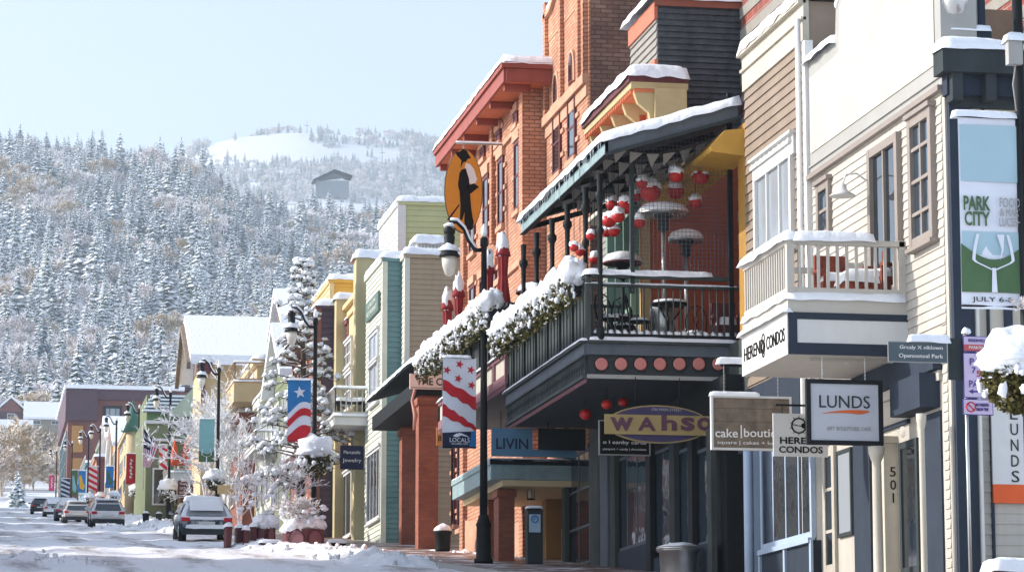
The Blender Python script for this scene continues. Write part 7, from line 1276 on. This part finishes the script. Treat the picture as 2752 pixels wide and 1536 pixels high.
bank([(2.2, 60), (1.5, 64), (1.2, 68)], 3, .1, .25, .12, 'small churned snow lumps at the bottom left of the road'); bank([(9.3, 150), (9.2, 215)], 4, .25, .5, .35, 'far snow bank along the parked cars', .4); bank([(12.0, 77.5), (12.5, 72), (12.7, 66)], 5, .1, .22, .18, 'thin snow heaped against the brick walls')
bank([(11.2, 62), (11.6, 70)], 9, .08, .2, .1, 'loose snow scattered across the brick pavement', .15); bank([(10.5, 59.6), (10.6, 58.6)], 12, .08, .15, .12, 'snow round the base of the nearest lamp')
# ================================================================== STREET TREES
def street_tree(px, py_top, Y, X, seed, label, depth=5, tw=6):
    m = M(); rr = random.Random(seed); z0 = gz(Y) + .1; H = ZY(px, py_top, Y) - z0; mm = M()
    for i in range(2): branchy(m, Vector((0, 0, 0)), Vector((rr.gauss(0, .1), rr.gauss(0, .1), 1)).normalized(), .26, .013, depth, rr, FROSTW, int(tw * 1.4), .55, .12, .03)
    o = m.build('snowy_street_tree'); p = onY(px, 1300, Y); o.location = (p.x, Y, z0); o.scale = (H, H, H); tag(o, label, 'tree'); return o
street_tree(600, 930, 128, 0, 31, 'frosted bare tree behind the turquoise banner lamp, spreading over the car'); street_tree(548, 1060, 140, 0, 32, 'frosted bare tree in front of the snow roofed hall, left one', 4); street_tree(668, 890, 136, 0, 33, 'tallest frosted bare tree, right of the snow roofed hall'); street_tree(648, 1190, 112, 0, 35, 'low frosted tree over the rust building', 3)
for i_, (ty_, sc_) in enumerate(((50, 6.5), (46, 5.5), (76, 7), (81, 5), (121, 7))):
    o = bpy.data.objects['snowy_street_tree'].copy(); C.objects.link(o); o.location = (-4.8, ty_, gz(ty_)); o.scale = (sc_,) * 3; o['label'] = 'frosted tree on the left pavement, ' + ('facing the ivory building', 'nearest the camera', 'in the gap facing the brick building', 'beside the blue clapboard building', 'between the cream and rust buildings')[i_]
def snowy_pine(px, py_top, Y, seed, label, W_=1.0, n=95):
    rr = random.Random(seed); p = onY(px, py_top, Y); z0 = gz(Y) + .1; H = p.z - z0; t = thing('snow_laden_pine', (p.x, Y, z0), label, 'tree'); M().tube([(p.x, Y, z0), (p.x + .1, Y, z0 + H * .5), (p.x, Y, p.z - .2)], [.16, .11, .03], BARK, 7).build('trunk', t)
    b = M(); g = M(); s = M()
    for k in range(n):
        h = (.18 + .82 * (k / n)) * H; a = rr.random() * 6.28; L = W_ * (1.9 * (1 - (h / H)) + .25) * rr.uniform(.6, 1.15); d = Vector((math.cos(a), math.sin(a), 0)); p0 = Vector((p.x, Y, z0 + h)); p1 = p0 + d * L * .6 + Vector((0, 0, .12 * L)); p2 = p0 + d * L + Vector((0, 0, -.05 * L)); b.tube([p0, p1, p2], [.035, .02, .01], BARK, 4, False)
        for q in range(max(2, int(L / .28))):
            u = .35 + .65 * rr.random(); c_ = (p0.lerp(p1, u / .6) if u < .6 else p1.lerp(p2, (u - .6) / .4)) + Vector((rr.gauss(0, .1), rr.gauss(0, .1), .03)); r_ = rr.uniform(.08, .15)
            for _ in range(16): e = Vector((rr.gauss(0, 1), rr.gauss(0, 1), rr.gauss(-.1, .7))).normalized(); w_ = e.cross(Vector((0, 0, 1))).normalized() * .018; g.add([c_ - w_, c_ + w_, c_ + e * r_ * 1.25], [(0, 1, 2)], CONN)
            s.blob(c_ + Vector((0, 0, .07)), r_ * 1.05, r_ * 1.05, r_ * .8, SNOW, k + q, .8, 8, 5, .5)
    b.build('branches', t); g.build('needles', t); s.build('branch_snow', t)
CONN = dusted('dark_pine_needles', '#4b5030', '#5a5a34', (0.85, 0.87, 0.9, 1), 0.9, 0.3, 5, 0.5, False)
snowy_pine(812, 700, 96, 7, 'tall pine with heavy snow pads rising behind the starred banner', 1.2, 130)
